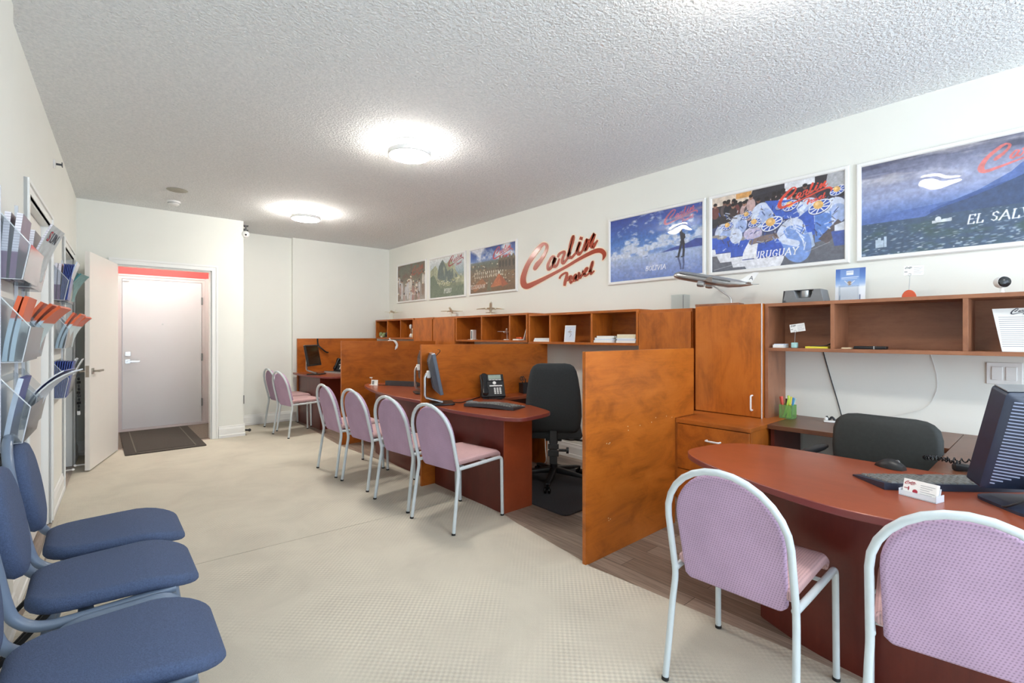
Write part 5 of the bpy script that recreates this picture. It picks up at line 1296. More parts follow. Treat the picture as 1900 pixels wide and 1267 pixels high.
for k in range(26):
    z = 0.030+(h-0.062)*k/25; f = min((z-0.014)/0.106, (h-0.014-z)/0.086, 1.0)
    for s in (-1, 1):
        ya = w/2-0.022; yb = max(0.042, w/2-0.014-f*(w/2-0.054)+0.004); a = 0.0019
        v = []
        for dx in (0.0, 0.010): v += [(surf(ya)+dx, s*ya, z-a), (surf(ya)+dx, s*ya, z+a), (surf(yb)+dx, s*yb, z+a), (surf(yb)+dx, s*yb, z-a)]
        mb.add(v, [(0, 1, 2, 3), (4, 7, 6, 5), (0, 4, 5, 1), (1, 5, 6, 2), (2, 6, 7, 3), (3, 7, 4, 0)], X)
mb.build('vent_ribs', mat('pale_blue_grey_ribs', (150, 160, 186), 0.4), big, smooth=False)
MB().box(-0.026, 0.026, -w/2+0.004, w/2-0.004, h+0.0003, h+0.0035, X).build('top_edge', 'grey', big)
MB().tube(smooth_path([(-0.03, 0, 0.16), (-0.06, 0, 0.10), (-0.03, 0, 0.014)], 6), 0.03, 12, ry=0.05).build('stand_neck', 'navy', big)
MB().loft([[(x, y, 0.0) for x, y in rrect(-0.11, 0.13, -0.15, 0.15, 0.05, 5)], [(x, y, 0.010) for x, y in rrect(-0.11, 0.13, -0.15, 0.15, 0.05, 5)], [(x, y, 0.020) for x, y in rrect(-0.085, 0.105, -0.125, 0.125, 0.04, 5)]]).build('base', 'navy', big)
MB().box(-0.101, -0.094, -0.05, 0.03, 0.10, 0.13, X).build('connector_panel', 'grey', big)
cb = MB()
cb.tube(smooth_path([(2.335, 0.02, 0.86), (2.30, 0.005, 0.81), (2.285, -0.02, 0.745), (2.35, -0.06, 0.727), (2.45, -0.12, 0.7245)], 6), 0.0045, 8)
cb.tube(smooth_path([(2.34, -0.02, 0.87), (2.28, 0.05, 0.79), (2.27, 0.12, 0.735), (2.34, 0.13, 0.7255), (2.40, 0.04, 0.7265), (2.46, -0.10, 0.7245)], 6), 0.0035, 8)
tag(cb.build('monitor_cable', 'black'), 'black cable loop hanging from the back of the big monitor', 'cable')

def keyboard(label, loc, rz, L, D, body='black', keys='key', lift=0.014, wave=0.0, edge=None):
    """local x along the keyboard, +y away from the user"""
    t = thing('keyboard', label, 'keyboard', loc, rz, 'computer keyboards')
    n = 15
    def zz(u, v): return 0.006+lift*(v+0.5)+wave*math.sin(PI*(u+0.5))
    secs = []
    for i in range(n):
        u = i/(n-1)-0.5; x = u*L; dd = D*(1-0.10*abs(2*u)**3)
        secs.append([(x, -dd/2, 0.0+max(0, wave*math.sin(PI*(u+0.5))*0.6)), (x, -dd/2, zz(u, -0.5)), (x, dd/2, zz(u, 0.5)), (x, dd/2, 0.0+max(0, wave*math.sin(PI*(u+0.5))*0.6))])
    MB().loft(secs).build('body', body, t, ang=50)
    if edge:
        MB().tube([(L*(i/(n-1)-0.5), -D*(1-0.10*abs(2*(i/(n-1)-0.5))**3)/2, zz(i/(n-1)-0.5, -0.5)) for i in range(n)], 0.004, 6).build('rim', edge, t)
    mb = MB(); rows = 6
    for r in range(rows):
        v = 0.40-0.145*r; cols = 17
        for k in range(cols):
            u = -0.455+0.910*(k+0.5)/cols
            if r == 5 and 4 < k < 9 and k != 6: continue
            kw = L*0.91/cols*0.42*(3.6 if (r == 5 and k == 6) else 1)
            z = zz(u, v); x, y = u*L, v*D
            mb.add([(x-kw, y-D*0.058, z), (x+kw, y-D*0.058, z), (x+kw, y+D*0.058, z), (x-kw, y+D*0.058, z), (x-kw*.8, y-D*0.045, z+0.006), (x+kw*.8, y-D*0.045, z+0.006), (x+kw*.8, y+D*0.045, z+0.006), (x-kw*.8, y+D*0.045, z+0.006)],
                   [(4, 5, 6, 7), (0, 1, 5, 4), (1, 2, 6, 5), (2, 3, 7, 6), (3, 0, 4, 7)])
    mb.build('keys', keys, t, smooth=False)
    mb = MB()
    for x in (-L*0.4, L*0.4): mb.box(x-0.015, x+0.015, D*0.38, D*0.44, 0.0, 0.012)
    mb.build('feet', 'rubber', t)
    return t
keyboard('long black keyboard with pale key edges below the big monitor on the front desk', (2.475, 0.33, 0.7205), math.radians(136), 0.50, 0.20, 'navy', 'key_light', 0.020)
keyboard('curved silver and black keyboard on the desk before the telephone', (2.435, 3.02, 0.7205), math.radians(110), 0.46, 0.22, 'darkgrey', 'key_light', 0.018, 0.014, 'silver')
keyboard('dark keyboard tilted up on its feet, behind the second row of pink chairs', (2.69, 4.98, 0.7225), math.radians(118), 0.42, 0.18, 'darkgrey', 'key', 0.050)
keyboard('pale keyboard on the farthest desk in the recess', (2.73, 7.14, 0.7385), math.radians(105), 0.42, 0.17, 'silver', 'key', 0.016)
def mouse(label, loc, rz):
    t = thing('computer_mouse', label, 'mouse', loc, rz, 'computer mice')
    secs = []
    for i in range(11):
        u = i/10; x = -0.055+0.11*u
        hw = 0.033*math.sin(PI*(0.08+0.84*u))**0.5; hh = 0.040*math.sin(PI*(0.06+0.80*u))**0.8
        secs.append([(x, hw*math.cos(a), max(0.0, hh*math.sin(a))) for a in [PI*k/10 for k in range(11)]])
    MB().loft(secs).build('shell', 'black', t)
    MB().lathe([(0.0001, -0.004), (0.010, -0.003), (0.010, 0.003), (0.0001, 0.004)], 12, xf=T(0.028, 0, 0.030) @ RX(PI/2)).build('scroll_wheel', 'grey', t)
    return t
mouse('black computer mouse behind the long black keyboard on the front desk', (2.625, 0.495, 0.7205), math.radians(250))
mouse('small dark mouse beside the tilted keyboard, behind the pink chairs', (2.60, 5.17, 0.7225), math.radians(100))

def phone(label, loc, rz, s=1.0, tilt=1.0):
    """desk telephone; local -y towards the user"""
    t = thing('desk_telephone', label, 'telephone', loc, rz, 'desk telephones')
    X = T(0, 0, 0.03) @ RX(tilt) @ Matrix.Scale(s, 4)
    MB().box(-0.10, 0.11, -0.02, 0.20, -0.012, 0.016, X).build('body', 'black', t, bevel=0.006)
    MB().add([(-0.09*s, 0.12*s, 0), (0.10*s, 0.12*s, 0), (0.10*s, 0.145*s, 0), (-0.09*s, 0.145*s, 0), (-0.09*s, 0.055*s, 0.15*s), (0.10*s, 0.055*s, 0.15*s), (0.10*s, 0.09*s, 0.16*s), (-0.09*s, 0.09*s, 0.16*s)],
             [(0, 1, 2, 3), (4, 7, 6, 5), (0, 4, 5, 1), (1, 5, 6, 2), (2, 6, 7, 3), (3, 7, 4, 0)]).box(-0.09*s, 0.10*s, -0.02*s, 0.14*s, 0.0, 0.014).build('foot', 'black', t)
    secs = []
    for y, hw, z0, z1 in ((-0.01, 0.014, 0.018, 0.040), (0.0, 0.024, 0.014, 0.050), (0.04, 0.024, 0.020, 0.046), (0.07, 0.017, 0.030, 0.046), (0.12, 0.017, 0.030, 0.046), (0.15, 0.024, 0.020, 0.048), (0.185, 0.024, 0.014, 0.050), (0.198, 0.014, 0.018, 0.040)):
        secs.append([(-0.068+x, y, z) for x, z in rrect(-hw, hw, z0, z1, 0.007, 3)])
    MB().loft(secs, X).build('handset', 'black_gloss', t)
    MB().box(-0.028, 0.085, 0.148, 0.190, 0.0162, 0.018, X).build('display', 'lcd', t)
    mb = MB()
    for r in range(4):
        for k in range(3): mb.box(0.012+k*0.024, 0.028+k*0.024, 0.005+r*0.016, 0.015+r*0.016, 0.016, 0.020, X)
    for k in range(4): mb.box(-0.026+k*0.029, -0.002+k*0.029, 0.138, 0.143, 0.016, 0.019, X)
    mb.box(-0.024, 0.088, 0.078, 0.088, 0.016, 0.019, X)
    mb.lathe([(0.0001, 0.021), (0.014, 0.020), (0.016, 0.016)], 18, (0.022, 0.112, 0), X)
    mb.build('keypad', 'white', t)
    cord = []
    for i in range(140):
        u = i/139; bx = -0.068+0.12*math.sin(PI*u)*0.6+0.10*u; by = -0.05-0.035*math.sin(PI*u)
        cord.append((s*(bx), s*(by)+0.008*math.cos(i*1.1), 0.010+0.008*math.sin(i*1.1)))
    MB().tube(cord, 0.0022, 5).build('coiled_cord', 'black', t)
    return t
phone('black desk telephone with white keypad standing before the third partition', (2.745, 3.425, 0.7205), math.radians(-28), 1.05, 1.0)
phone('dark telephone on the farthest desk, half hidden by the second partition', (2.83, 7.32, 0.7385), math.radians(-60), 0.95, 1.0)
t = thing('telephone_handset', 'black telephone handset with coiled cord lying behind the long keyboard', 'telephone', (2.81, 0.215, 0.7205), math.radians(-8))
secs = []
for x, hw, z0, z1 in ((-0.10, 0.012, 0.004, 0.022), (-0.09, 0.022, 0.0, 0.030), (-0.05, 0.022, 0.004, 0.028), (-0.03, 0.016, 0.010, 0.026), (0.04, 0.016, 0.010, 0.026), (0.06, 0.022, 0.004, 0.028), (0.10, 0.022, 0.0, 0.030), (0.11, 0.012, 0.004, 0.022)):
    secs.append([(x, y, z) for y, z in rrect(-hw, hw, z0, z1, 0.006, 3)])
MB().loft(secs, RZ(-1.2)).build('handset_body', 'black', t)
cord = []
pts = smooth_path([(-0.02, 0.07, 0.03), (-0.04, 0.13, 0.04), (-0.01, 0.19, 0.028), (0.07, 0.19, 0.018), (0.15, 0.10, 0.012), (0.22, -0.02, 0.012)], 36)
for i, p in enumerate(pts):
    d = (pts[min(i+1, len(pts)-1)]-pts[max(i-1, 0)]).normalized(); n = d.cross(Vector((0, 0, 1))).normalized(); b = n.cross(d)
    cord.append(p+n*0.009*math.cos(i*0.9)+b*0.009*math.sin(i*0.9))
MB().tube(cord, 0.0026, 6).build('coiled_cord', 'black_gloss', t)

def cable(name, label, pts, r, m='black', cat='cable'):
    return tag(MB().tube(smooth_path(pts, 6), r, 7).build(name, m), label, cat)
cable('wall_cable', 'thin black cable running down the wall from the front shelf to the credenza', [(3.848, 1.105, 1.20), (3.846, 1.06, 1.02), (3.845, 1.02, 0.87), (3.842, 0.985, 0.73)], 0.0035)
cable('wall_wire', 'thin white wire looping down the wall behind the black desk chair', [(3.849, 0.53, 1.19), (3.847, 0.50, 1.05), (3.847, 0.505, 0.95), (3.845, 0.56, 0.85), (3.842, 0.72, 0.78), (3.838, 0.84, 0.725)], 0.0015, 'cord_white')
cable('monitor_cable', 'thin black cord arching from the top of the monitor beside the telephone', [(2.185, 3.47, 1.178), (2.215, 3.49, 1.175), (2.24, 3.53, 1.155), (2.20, 3.56, 1.10), (2.14, 3.50, 1.06), (2.13, 3.46, 1.0), (2.15, 3.45, 0.97)], 0.0028)
cable('desk_cable', 'black cables trailing across the desk behind the telephone', [(2.27, 3.36, 0.735), (2.36, 3.38, 0.725), (2.50, 3.45, 0.7245), (2.62, 3.52, 0.7245), (2.70, 3.56, 0.7245)], 0.004)
cable('desk_cable', 'pale cable bundle beside the curved keyboard on the telephone desk', [(2.40, 3.36, 0.728), (2.46, 3.30, 0.729), (2.43, 3.22, 0.729), (2.36, 3.25, 0.729), (2.38, 3.33, 0.729), (2.48, 3.38, 0.729)], 0.007, 'grey')
cable('desk_cable', 'dark cable lying on the desk from the photo card holder to the tilted keyboard', [(2.46, 5.19, 0.7258), (2.53, 5.10, 0.7258), (2.60, 5.06, 0.7258)], 0.0035)
cable('floor_cable', 'white cable hanging under the desk left of the task chair', [(3.38, 3.34, 0.66), (3.36, 3.36, 0.45), (3.33, 3.33, 0.22), (3.26, 3.25, 0.10), (3.20, 3.24, 0.06), (3.28, 3.20, 0.03), (3.38, 3.26, 0.12)], 0.005, 'cord_white')
cable('monitor_cable', 'dark cord hanging over the farthest partition beside the second partition edge', [(2.60, 7.60, 1.25), (2.61, 7.60, 1.15), (2.66, 7.58, 1.09), (2.72, 7.58, 1.04), (2.76, 7.59, 1.03)], 0.012)
t = thing('webcam_clip', 'small white plastic webcam clipped on top of the second partition', 'webcam', (2.86, 5.615, 1.228))
MB().box(-0.045, 0.03, -0.025, 0.040, 0.0, 0.010).tube([(-0.04, -0.02, 0.005), (-0.055, -0.022, 0.035)], 0.009, 8).build('clip', 'white', t, bevel=0.002)
MB().tube(smooth_path([(0.0, -0.026, 0.004), (0.03, -0.03, -0.02), (0.045, -0.03, -0.06), (0.02, -0.03, -0.11)], 4), [0.010]*3+[0.016]*8+[0.006]*2, 8).build('hanging_arm', 'white', t)

# ------------------------------------------------------------------ things on the desks
def card_lines(mb, w, h, rows, xf, x0=0.45):
    for k in range(rows): mb.box(w*(x0-0.5), w*(x0-0.5)+w*(0.95-x0)*(1-0.18*((k*7) % 3)), 0, -0.0004, h*(0.78-0.62*k/max(1, rows-1))-0.0007, h*(0.78-0.62*k/max(1, rows-1))+0.0007, xf)
    return mb
def mini_logo(mb, w, xf, x0, z0):
    k = w/(LY0-LY1)
    for i, st in enumerate(LOGO):
        secs = []
        for A, B, C, D in st[::2]+[st[-1]]:
            p = ((LY0-A)*k+x0, (B-LZ0)*k+z0); q = ((LY0-C)*k+x0, (D-LZ0)*k+z0)
            secs.append([(p[0], 0, p[1]), (p[0], -0.0006, p[1]), (q[0], -0.0006, q[1]), (q[0], 0, q[1])])
        mb.loft(secs, xf)
    return mb
t = thing('business_card_holder', 'clear holder of white business cards at the front desk edge', 'card holder', (2.205, 0.335, 0.7205), math.radians(-106))
X = RX(-0.28)
MB().box(-0.050, 0.050, -0.004, 0.012, 0.006, 0.060, X).build('cards', 'paper', t)
MB().box(-0.054, 0.054, 0.013, 0.015, 0, 0.05, X).box(-0.054, 0.054, -0.012, -0.010, 0, 0.016, X).box(-0.054, 0.054, -0.012, 0.015, 0.0, 0.0025).box(-0.056, -0.054, -0.012, 0.04, 0, 0.024).box(0.054, 0.056, -0.012, 0.04, 0, 0.024).build('holder', 'acrylic_edge', t)
mb = MB(); mini_logo(mb, 0.034, X @ T(0, -0.0042, 0), -0.046, 0.040); mb.box(-0.046, -0.030, -0.0047, -0.0042, 0.026, 0.0285, X).box(-0.034, -0.031, -0.0047, -0.0042, 0.020, 0.034, X)
mb.lathe([(0.006, 0.0), (0.008, 0.0004), (0.005, 0.0006)], 14, xf=X @ T(-0.012, -0.0042, 0.020) @ RX(PI/2)); mb.build('logo_print', 'logo_red', t, smooth=False)
card_lines(MB(), 0.1, 0.06, 6, X @ T(0.0, -0.0042, 0), 0.52).build('text_print', 'ink_light', t, smooth=False)
t = thing('photo_card_holder', 'small white photo card holder on the desk behind the pink chairs', 'card holder', (2.43, 5.225, 0.7225), math.radians(-62))
X = RX(-0.12)
MB().box(-0.045, 0.045, 0, 0.004, 0.0, 0.062, X).build('card', 'paper', t)
MB().box(-0.032, -0.005, -0.0006, 0, 0.008, 0.05, X).build('photo_print', 'grey', t, smooth=False)
MB().box(-0.06, 0.048, -0.02, 0.03, 0, 0.004).build('holder_base', 'white', t)
MB().tube([(-0.045, 0.01, 0.004), (-0.046, 0.01, 0.085)], 0.0015, 6).box(-0.068, -0.035, 0.006, 0.014, 0.080, 0.092).build('clip_wire', 'white', t)
def pen(parent, mb_mat, base, tip, r=0.004):
    return MB().tube([base, tip], r, 8).build('pen', mb_mat, parent)
t = thing('pen_cup', 'green glass cup of bright pens and markers on the credenza', 'pen cup', (3.655, 1.262, 0.7205))
MB().prism(rrect(-0.042, 0.042, -0.042, 0.042, 0.012, 3), 0.0, 0.004).prism(rrect(-0.042, -0.039, -0.042, 0.042, 0.001, 1), 0.004, 0.095).prism(rrect(0.039, 0.042, -0.042, 0.042, 0.001, 1), 0.004, 0.095).prism(rrect(-0.039, 0.039, 0.039, 0.042, 0.001, 1), 0.004, 0.095).prism(rrect(-0.039, 0.039, -0.042, -0.039, 0.001, 1), 0.004, 0.095).build('glass_cup', 'greenglass', t)
for i, (m_, a, b, r_) in enumerate((('coral', (0.0, 0.022, 0.006), (-0.012, 0.036, 0.150), 0.009), ('lime', (0.005, -0.012, 0.006), (0.0, -0.005, 0.158), 0.008), ('yellow', (-0.01, 0.0, 0.006), (0.01, -0.020, 0.150), 0.006), ('skyblue', (0.015, -0.02, 0.006), (0.012, -0.032, 0.145), 0.006),
                                 ('black', (0.0, 0.01, 0.006), (0.01, 0.012, 0.135), 0.006), ('yellow', (0.0, 0.03, 0.006), (-0.02, -0.025, 0.10), 0.007), ('lime', (-0.015, 0.02, 0.006), (-0.02, -0.01, 0.13), 0.006), ('terracotta', (0.01, 0.03, 0.006), (0.0, 0.05, 0.145), 0.005), ('mint', (0.02, 0.0, 0.006), (0.022, -0.042, 0.14), 0.005))):
    o = pen(None, m_, (3.655+a[0], 1.262+a[1], 0.7205+a[2]), (3.655+b[0], 1.262+b[1], 0.7205+b[2]), r_)
    tag(o, ['coral red marker standing in the green glass cup', 'thick lime marker in the middle of the green glass cup', 'slim yellow pen leaning right in the green glass cup', 'blue pen at the right side of the green glass cup', 'black pen at the back of the green glass cup', 'short yellow marker crossing low in the green glass cup', 'lime green pen leaning in the front of the green glass cup', 'orange-red pen leaning left out of the green glass cup', 'pale mint pen leaning far right out of the green glass cup'][i], 'pen', 'pens in the green glass cup')
t = thing('desk_trinket', 'little black and white figurine lying on the credenza beside the pen cup', 'figurine', (3.70, 1.02, 0.7205), 0.3)
MB().box(-0.03, 0.03, -0.035, 0.035, 0, 0.012).sphere((0.0, 0.02, 0.022), 0.013, 10).build('white_body', 'white', t, bevel=0.004)
MB().tube(smooth_path([(0, -0.03, 0.012), (0.0, -0.012, 0.034), (0, 0.004, 0.016), (0.0, 0.02, 0.038)], 4), 0.007, 8).build('black_mark', 'black', t)
t = thing('desk_organizer', 'black mesh desk organiser holding pens, on the narrow side worktop', 'organizer', (3.30, 3.53, 0.7205), math.radians(-20))
mb = MB()
for x0, x1, y0, y1, hh in ((-0.09, 0.0, -0.055, 0.055, 0.10), (0.0, 0.11, -0.055, 0.055, 0.075)):
    mb.box(x0, x1, y0, y1, 0, 0.003); mb.box(x0, x0+0.003, y0, y1, 0, hh); mb.box(x1-0.003, x1, y0, y1, 0, hh); mb.box(x0, x1, y0, y0+0.003, 0, hh); mb.box(x0, x1, y1-0.003, y1, 0, hh)
mb.build('mesh_box', 'black', t)
MB().tube([(0.02, -0.057, 0.04), (0.06, -0.059, 0.03), (0.075, -0.06, 0.05), (0.03, -0.058, 0.045)], 0.008, 8).build('tape_roll', 'beige', t)
for i, (m_, x, y, h_, r_, nm, lb, ct_) in enumerate((('black', 3.235, 3.55, 0.16, 0.006, 'scissors', 'black scissors standing in the mesh organiser', 'scissors'), ('black', 3.265, 3.555, 0.145, 0.005, 'pen', 'black pen beside the scissors in the mesh organiser', 'pen'), ('coral', 3.31, 3.53, 0.155, 0.020, 'eraser_block', 'coral pink block sticking out of the mesh organiser', 'eraser'), ('white', 3.365, 3.505, 0.14, 0.012, 'correction_pen', 'white correction pen in the mesh organiser', 'pen'))):
    mb = MB()
    if nm == 'scissors':
        mb.tube([(x, y, 0.725), (x-0.01, y, 0.84)], 0.005, 8)
        for s in (-0.014, 0.012): mb.tube([(x-0.012+s+0.012*math.cos(a), y, 0.868+0.020*math.sin(a)) for a in [2*PI*k/14 for k in range(14)]], 0.004, 6, closed=True)
    else: mb.tube([(x, y, 0.725), (x+0.004, y-0.003, 0.72+h_)], r_, 10 if r_ < 0.015 else 4)
    tag(mb.build(nm, m_), lb, ct_)

# ------------------------------------------------------------------ things on and in the shelf units
def stack(label, loc, rz, sheets, group='paper stacks on the shelves', cat='paper stack', nm='paper_stack'):
    t = thing(nm, label, cat, loc, rz, group)
    z = 0.0
    for i, (w, d, h, dx, dy, a, m_) in enumerate(sheets):
        MB().box(-d/2+dx, d/2+dx, -w/2+dy, w/2+dy, z, z+h, RZ(a)).build('paper_bundle', m_, t, smooth=False)
        z += h
    return t
MM = {}
M['paper_blue'] = mat('bluish_white_paper', (214, 224, 238), 0.8, var=0.02, vscale=60)
M['paper_cream'] = mat('cream_paper', (236, 226, 196), 0.8, var=0.03, vscale=60)
zb = 1.210+0.0225
stack('flat stack of white papers at the left end of the middle shelf unit', (3.66, 3.62, zb), 0.05, [(0.23, 0.21, 0.016, 0, 0, 0, 'paper'), (0.22, 0.20, 0.010, 0, 0.004, 0.03, 'paper_blue'), (0.22, 0.20, 0.012, 0.0, -0.004, -0.02, 'paper')])
stack('tall stack of white and blue papers right of the white picture frame', (3.66, 2.79, zb), -0.04, [(0.215, 0.24, 0.022, 0, 0, 0, 'paper'), (0.21, 0.23, 0.012, 0, -0.004, 0.04, 'paper_blue'), (0.20, 0.22, 0.012, 0.0, 0.004, -0.03, 'paper'), (0.19, 0.22, 0.016, 0.005, -0.01, 0.06, 'paper')])
stack('stack of papers topped with cream sheets beside the closed cupboard', (3.67, 2.553, zb), 0.03, [(0.20, 0.23, 0.020, 0, 0, 0, 'paper'), (0.195, 0.23, 0.016, 0, -0.004, 0.03, 'paper_blue'), (0.20, 0.22, 0.008, 0, 0.003, -0.03, 'paper'), (0.19, 0.22, 0.032, 0, 0, 0.02, 'paper_cream')])
def frame_card(label, loc, rz, w, h, nm='picture_frame', cat='picture frame', logo=False, tilt=0.15, inner='paper_blue'):
    t = thing(nm, label, cat, loc, rz)
    X = RX(-tilt)
    MB().box(-w/2, w/2, 0, 0.006, 0, h, X).build('frame', 'white', t, bevel=0.001)
    MB().box(-w/2+0.010, w/2-0.010, -0.0006, 0.0, 0.010, h-0.010, X).build('print', inner, t, smooth=False)
    MB().add([(-0.02, 0.006, h*0.65), (0.02, 0.006, h*0.65), (0.02, 0.08, 0.0), (-0.02, 0.08, 0.0), (-0.02, 0.010, h*0.65), (0.02, 0.010, h*0.65), (0.02, 0.084, 0.0), (-0.02, 0.084, 0.0)], [(0, 1, 2, 3), (4, 7, 6, 5), (0, 4, 5, 1), (1, 5, 6, 2), (2, 6, 7, 3), (3, 7, 4, 0)]).build('back_strut', 'white', t)
    return t
f_ = frame_card('small white picture frame standing alone in the middle shelf unit', (3.60, 3.262, zb), math.radians(-78), 0.125, 0.170)
MB().tube(smooth_path([(0.02, -0.0012, 0.13), (0.0, -0.0012, 0.10), (0.022, -0.0012, 0.08), (0.005, -0.0012, 0.05)], 4), 0.002, 5).build('print_drawing', 'ink_light', f_)
zc_ = 1.222+0.0225
bk = MB().box(0, 0.15, 0, 0.006, 0, 0.185, RX(0.37)).build('leaning_booklet', 'paper', loc=(3.56, 3.905, zc_+0.001), smooth=False)
tag(bk, 'thin white booklet leaning against the right side of its shelf bay', 'booklet')
stack('thin white notepad with small orange item on it, below the leaning booklet', (3.63, 4.02, zc_), 0.0, [(0.10, 0.16, 0.014, 0, 0, 0, 'paper')], None, 'notepad', 'notepad')
tag(MB().box(-0.04, 0.04, -0.045, 0.045, 0, 0.022).build('orange_box', 'orange', loc=(3.64, 4.03, zc_+0.0142), bevel=0.003), 'small orange box on the thin white notepad', 'box')
t = thing('battery_pack', 'small upright white box with a grey face in the left bay of its shelf', 'box', (3.64, 4.94, zc_), 0.1)
MB().box(-0.03, 0.03, -0.024, 0.024, 0, 0.125).build('box_body', 'white', t, bevel=0.003)
MB().box(-0.0306, -0.03, -0.012, 0.012, 0.01, 0.11).build('grey_label', 'grey', t)
MB().box(-0.05, 0.03, -0.05, 0.05, 0, 0.004).build('foot_plate', 'white', t)

def plane(label, loc, heading, L, pitch, stand, body='white', group='model aeroplanes on stands', tail=None, pedestal=0.05, fat=0.042):
    """airliner model: local x is the nose direction; loc is the foot of the stand, stand its height"""
    t = thing('model_airplane', label, 'model plane', loc, heading, group)
    X = T(0, 0, stand) @ RY(-pitch) @ T(0.06*L, 0, 0)
    r = L*fat
    prof = [(-0.50, 0.10, 0.55), (-0.46, 0.30, 0.45), (-0.36, 0.66, 0.25), (-0.22, 0.96, 0.04), (0.0, 1.0, 0), (0.30, 1.0, 0), (0.42, 0.90, -0.06), (0.47, 0.62, -0.16), (0.492, 0.32, -0.24), (0.50, 0.06, -0.28)]
    MB().loft([[(u*L, r*k*math.cos(a), r*k*math.sin(a)+r*dz) for a in [2*PI*i/16 for i in range(16)]] for u, k, dz in prof], X).build('fuselage', body, t)
    def foil(pts, th, name):
        n = len(pts)
        return MB().add([(x, y, z+th) for x, y, z in pts]+[(x, y, z-th) for x, y, z in pts], [tuple(range(n)), tuple(range(n, 2*n))[::-1]]+[(i, (i+1) % n, n+(i+1) % n, n+i) for i in range(n)], X).build(name, body, t, smooth=False)
    for s in (1, -1):
        foil([(0.10*L, 0, -0.5*r), (-0.13*L, s*0.42*L, 0.5*r), (-0.17*L, s*0.42*L, 0.5*r), (-0.07*L, s*0.14*L, -0.3*r), (-0.10*L, 0, -0.5*r)], L*0.004, 'wing')
        foil([(-0.40*L, 0, 0.4*r), (-0.485*L, s*0.15*L, 0.8*r), (-0.515*L, s*0.15*L, 0.8*r), (-0.475*L, 0, 0.4*r)], L*0.003, 'tailplane')
        MB().lathe([(0.0001, -0.045*L), (r*0.45, -0.04*L), (r*0.62, 0.0), (r*0.62, 0.04*L), (r*0.5, 0.045*L)], 14, xf=X @ T(0.055*L, s*0.135*L, -1.15*r) @ RY(PI/2)).build('engine', 'silver' if body == 'silver' else body, t)
    fin = [(-0.34*L, 0.9*r), (-0.47*L, 0.175*L), (-0.525*L, 0.175*L), (-0.475*L, 0.7*r)]
    fo = MB().prism(fin, -L*0.004, L*0.004, 'xz', X).build('tail_fin', 'white' if body == 'silver' else body, t, smooth=False)
    if tail:
        mb = MB(); text_mesh(mb, tail, 0.07*L, X @ T(-0.46*L, -L*0.0045, 0.078*L) @ RX(PI/2), 0.0002)
        text_mesh(mb, tail, 0.07*L, X @ T(-0.46*L, L*0.0045, 0.078*L) @ RZ(PI) @ RX(PI/2), 0.0002); mb.build('tail_letter', 'ink', fo, smooth=False)
    if body == 'silver':
        mb = MB()
        for s in (1, -1):
            for z in (0.25, 0.42): mb.tube([(u*L, s*r*math.sqrt(1-z*z)*1.01, z*r) for u in (-0.25, 0.0, 0.3, 0.40)], 0.0016, 5, xf=X)
        mb.build('side_stripe', 'black', t)
    a = (X @ Vector((-0.02*L, 0, -r*0.9)))
    if pedestal > 0.04:
        MB().tube(round_corners([(a.x, 0, a.z), (-0.18*L, 0, 0.30*stand), (-0.18*L, 0, 0.018)], 0.02, 4), L*0.008, 10).build('stand_rod', 'silver', t)
        MB().box(-0.30*L, 0.22*L, -0.10*L, 0.10*L, 0, 0.018).build('stand_base', 'hutch', t, bevel=0.003)
    else:
        MB().tube([(a.x, 0, a.z), (-0.01, 0, 0.008)], L*0.012, 8).build('stand_rod', body, t)
        MB().lathe([(0.0001, 0.010), (0.14*L, 0.009), (0.16*L, 0.0)], 20).build('stand_base', body, t)
    return t
plane('large silver model airliner on a wooden base on top of the tall cabinet', (3.60, 1.75, 1.5225), PI/2+0.10, 0.62, 0.24, 0.195, 'silver', tail='A', fat=0.060)
M['plane_cream'] = mat('cream_model_paint', (226, 222, 200), 0.4)
plane('cream model plane on the far cupboard tops, second from the recess wall', (3.70, 5.53, 1.549), math.radians(-132), 0.36, 0.22, 0.085, 'plane_cream', pedestal=0.02)
plane('grey-white model plane on top of the shelf unit, seen head on below the ECUADOR poster', (3.70, 4.66, 1.546), math.radians(-128), 0.42, 0.30, 0.085, 'plane_cream', pedestal=0.02)
plane('model plane farthest away on top of the corner shelf unit', (3.72, 7.28, 1.554), math.radians(-130), 0.36, 0.06, 0.13, 'plane_cream', pedestal=0.02)
plane('small white model plane inside a shelf bay, left of the thin booklet', (3.66, 4.30, zc_), math.radians(-132), 0.27, 0.20, 0.10, 'white', pedestal=0.02)

zt = 1.521+0.0005
t = thing('clear_display_box', 'clear acrylic display box on top of the cupboard left of the silver plane', 'display box', (3.74, 2.125, 1.5155))
MB().box(-0.05, 0.05, -0.058, -0.056, 0, 0.125).box(-0.05, 0.05, 0.056, 0.058, 0, 0.125).box(-0.05, -0.048, -0.056, 0.056, 0, 0.125).box(0.048, 0.05, -0.056, 0.056, 0, 0.125).box(-0.05, 0.05, -0.058, 0.058, 0.125, 0.127).build('acrylic_box', 'clear', t)
MB().box(-0.0506, -0.05, -0.056, -0.049, 0.01, 0.12).build('dark_scale', 'grey', t)
t = thing('speaker_dock', 'dark grey wedge-shaped dock with clear dial on the front shelf unit', 'dock', (3.65, 1.145, zt), 0.0)
w = 0.125
sec = lambda y, k: [(-0.075*k, y, 0), (0.075, y, 0), (0.065, y, 0.085), (-0.05*k, y, 0.085)]
MB().loft([sec(w, 1), sec(w-0.02, 1)]).box(-0.05, 0.06, -w, w, 0, 0.006).build('foot', 'darkgrey', t)
mb = MB()
mb.prism([(-w, 0.0), (w, 0.0), (w-0.018, 0.085), (0.055, 0.085), (0.035, 0.030), (-0.045, 0.030), (-0.065, 0.085), (-w+0.018, 0.085)], -0.07, 0.07, 'yz')
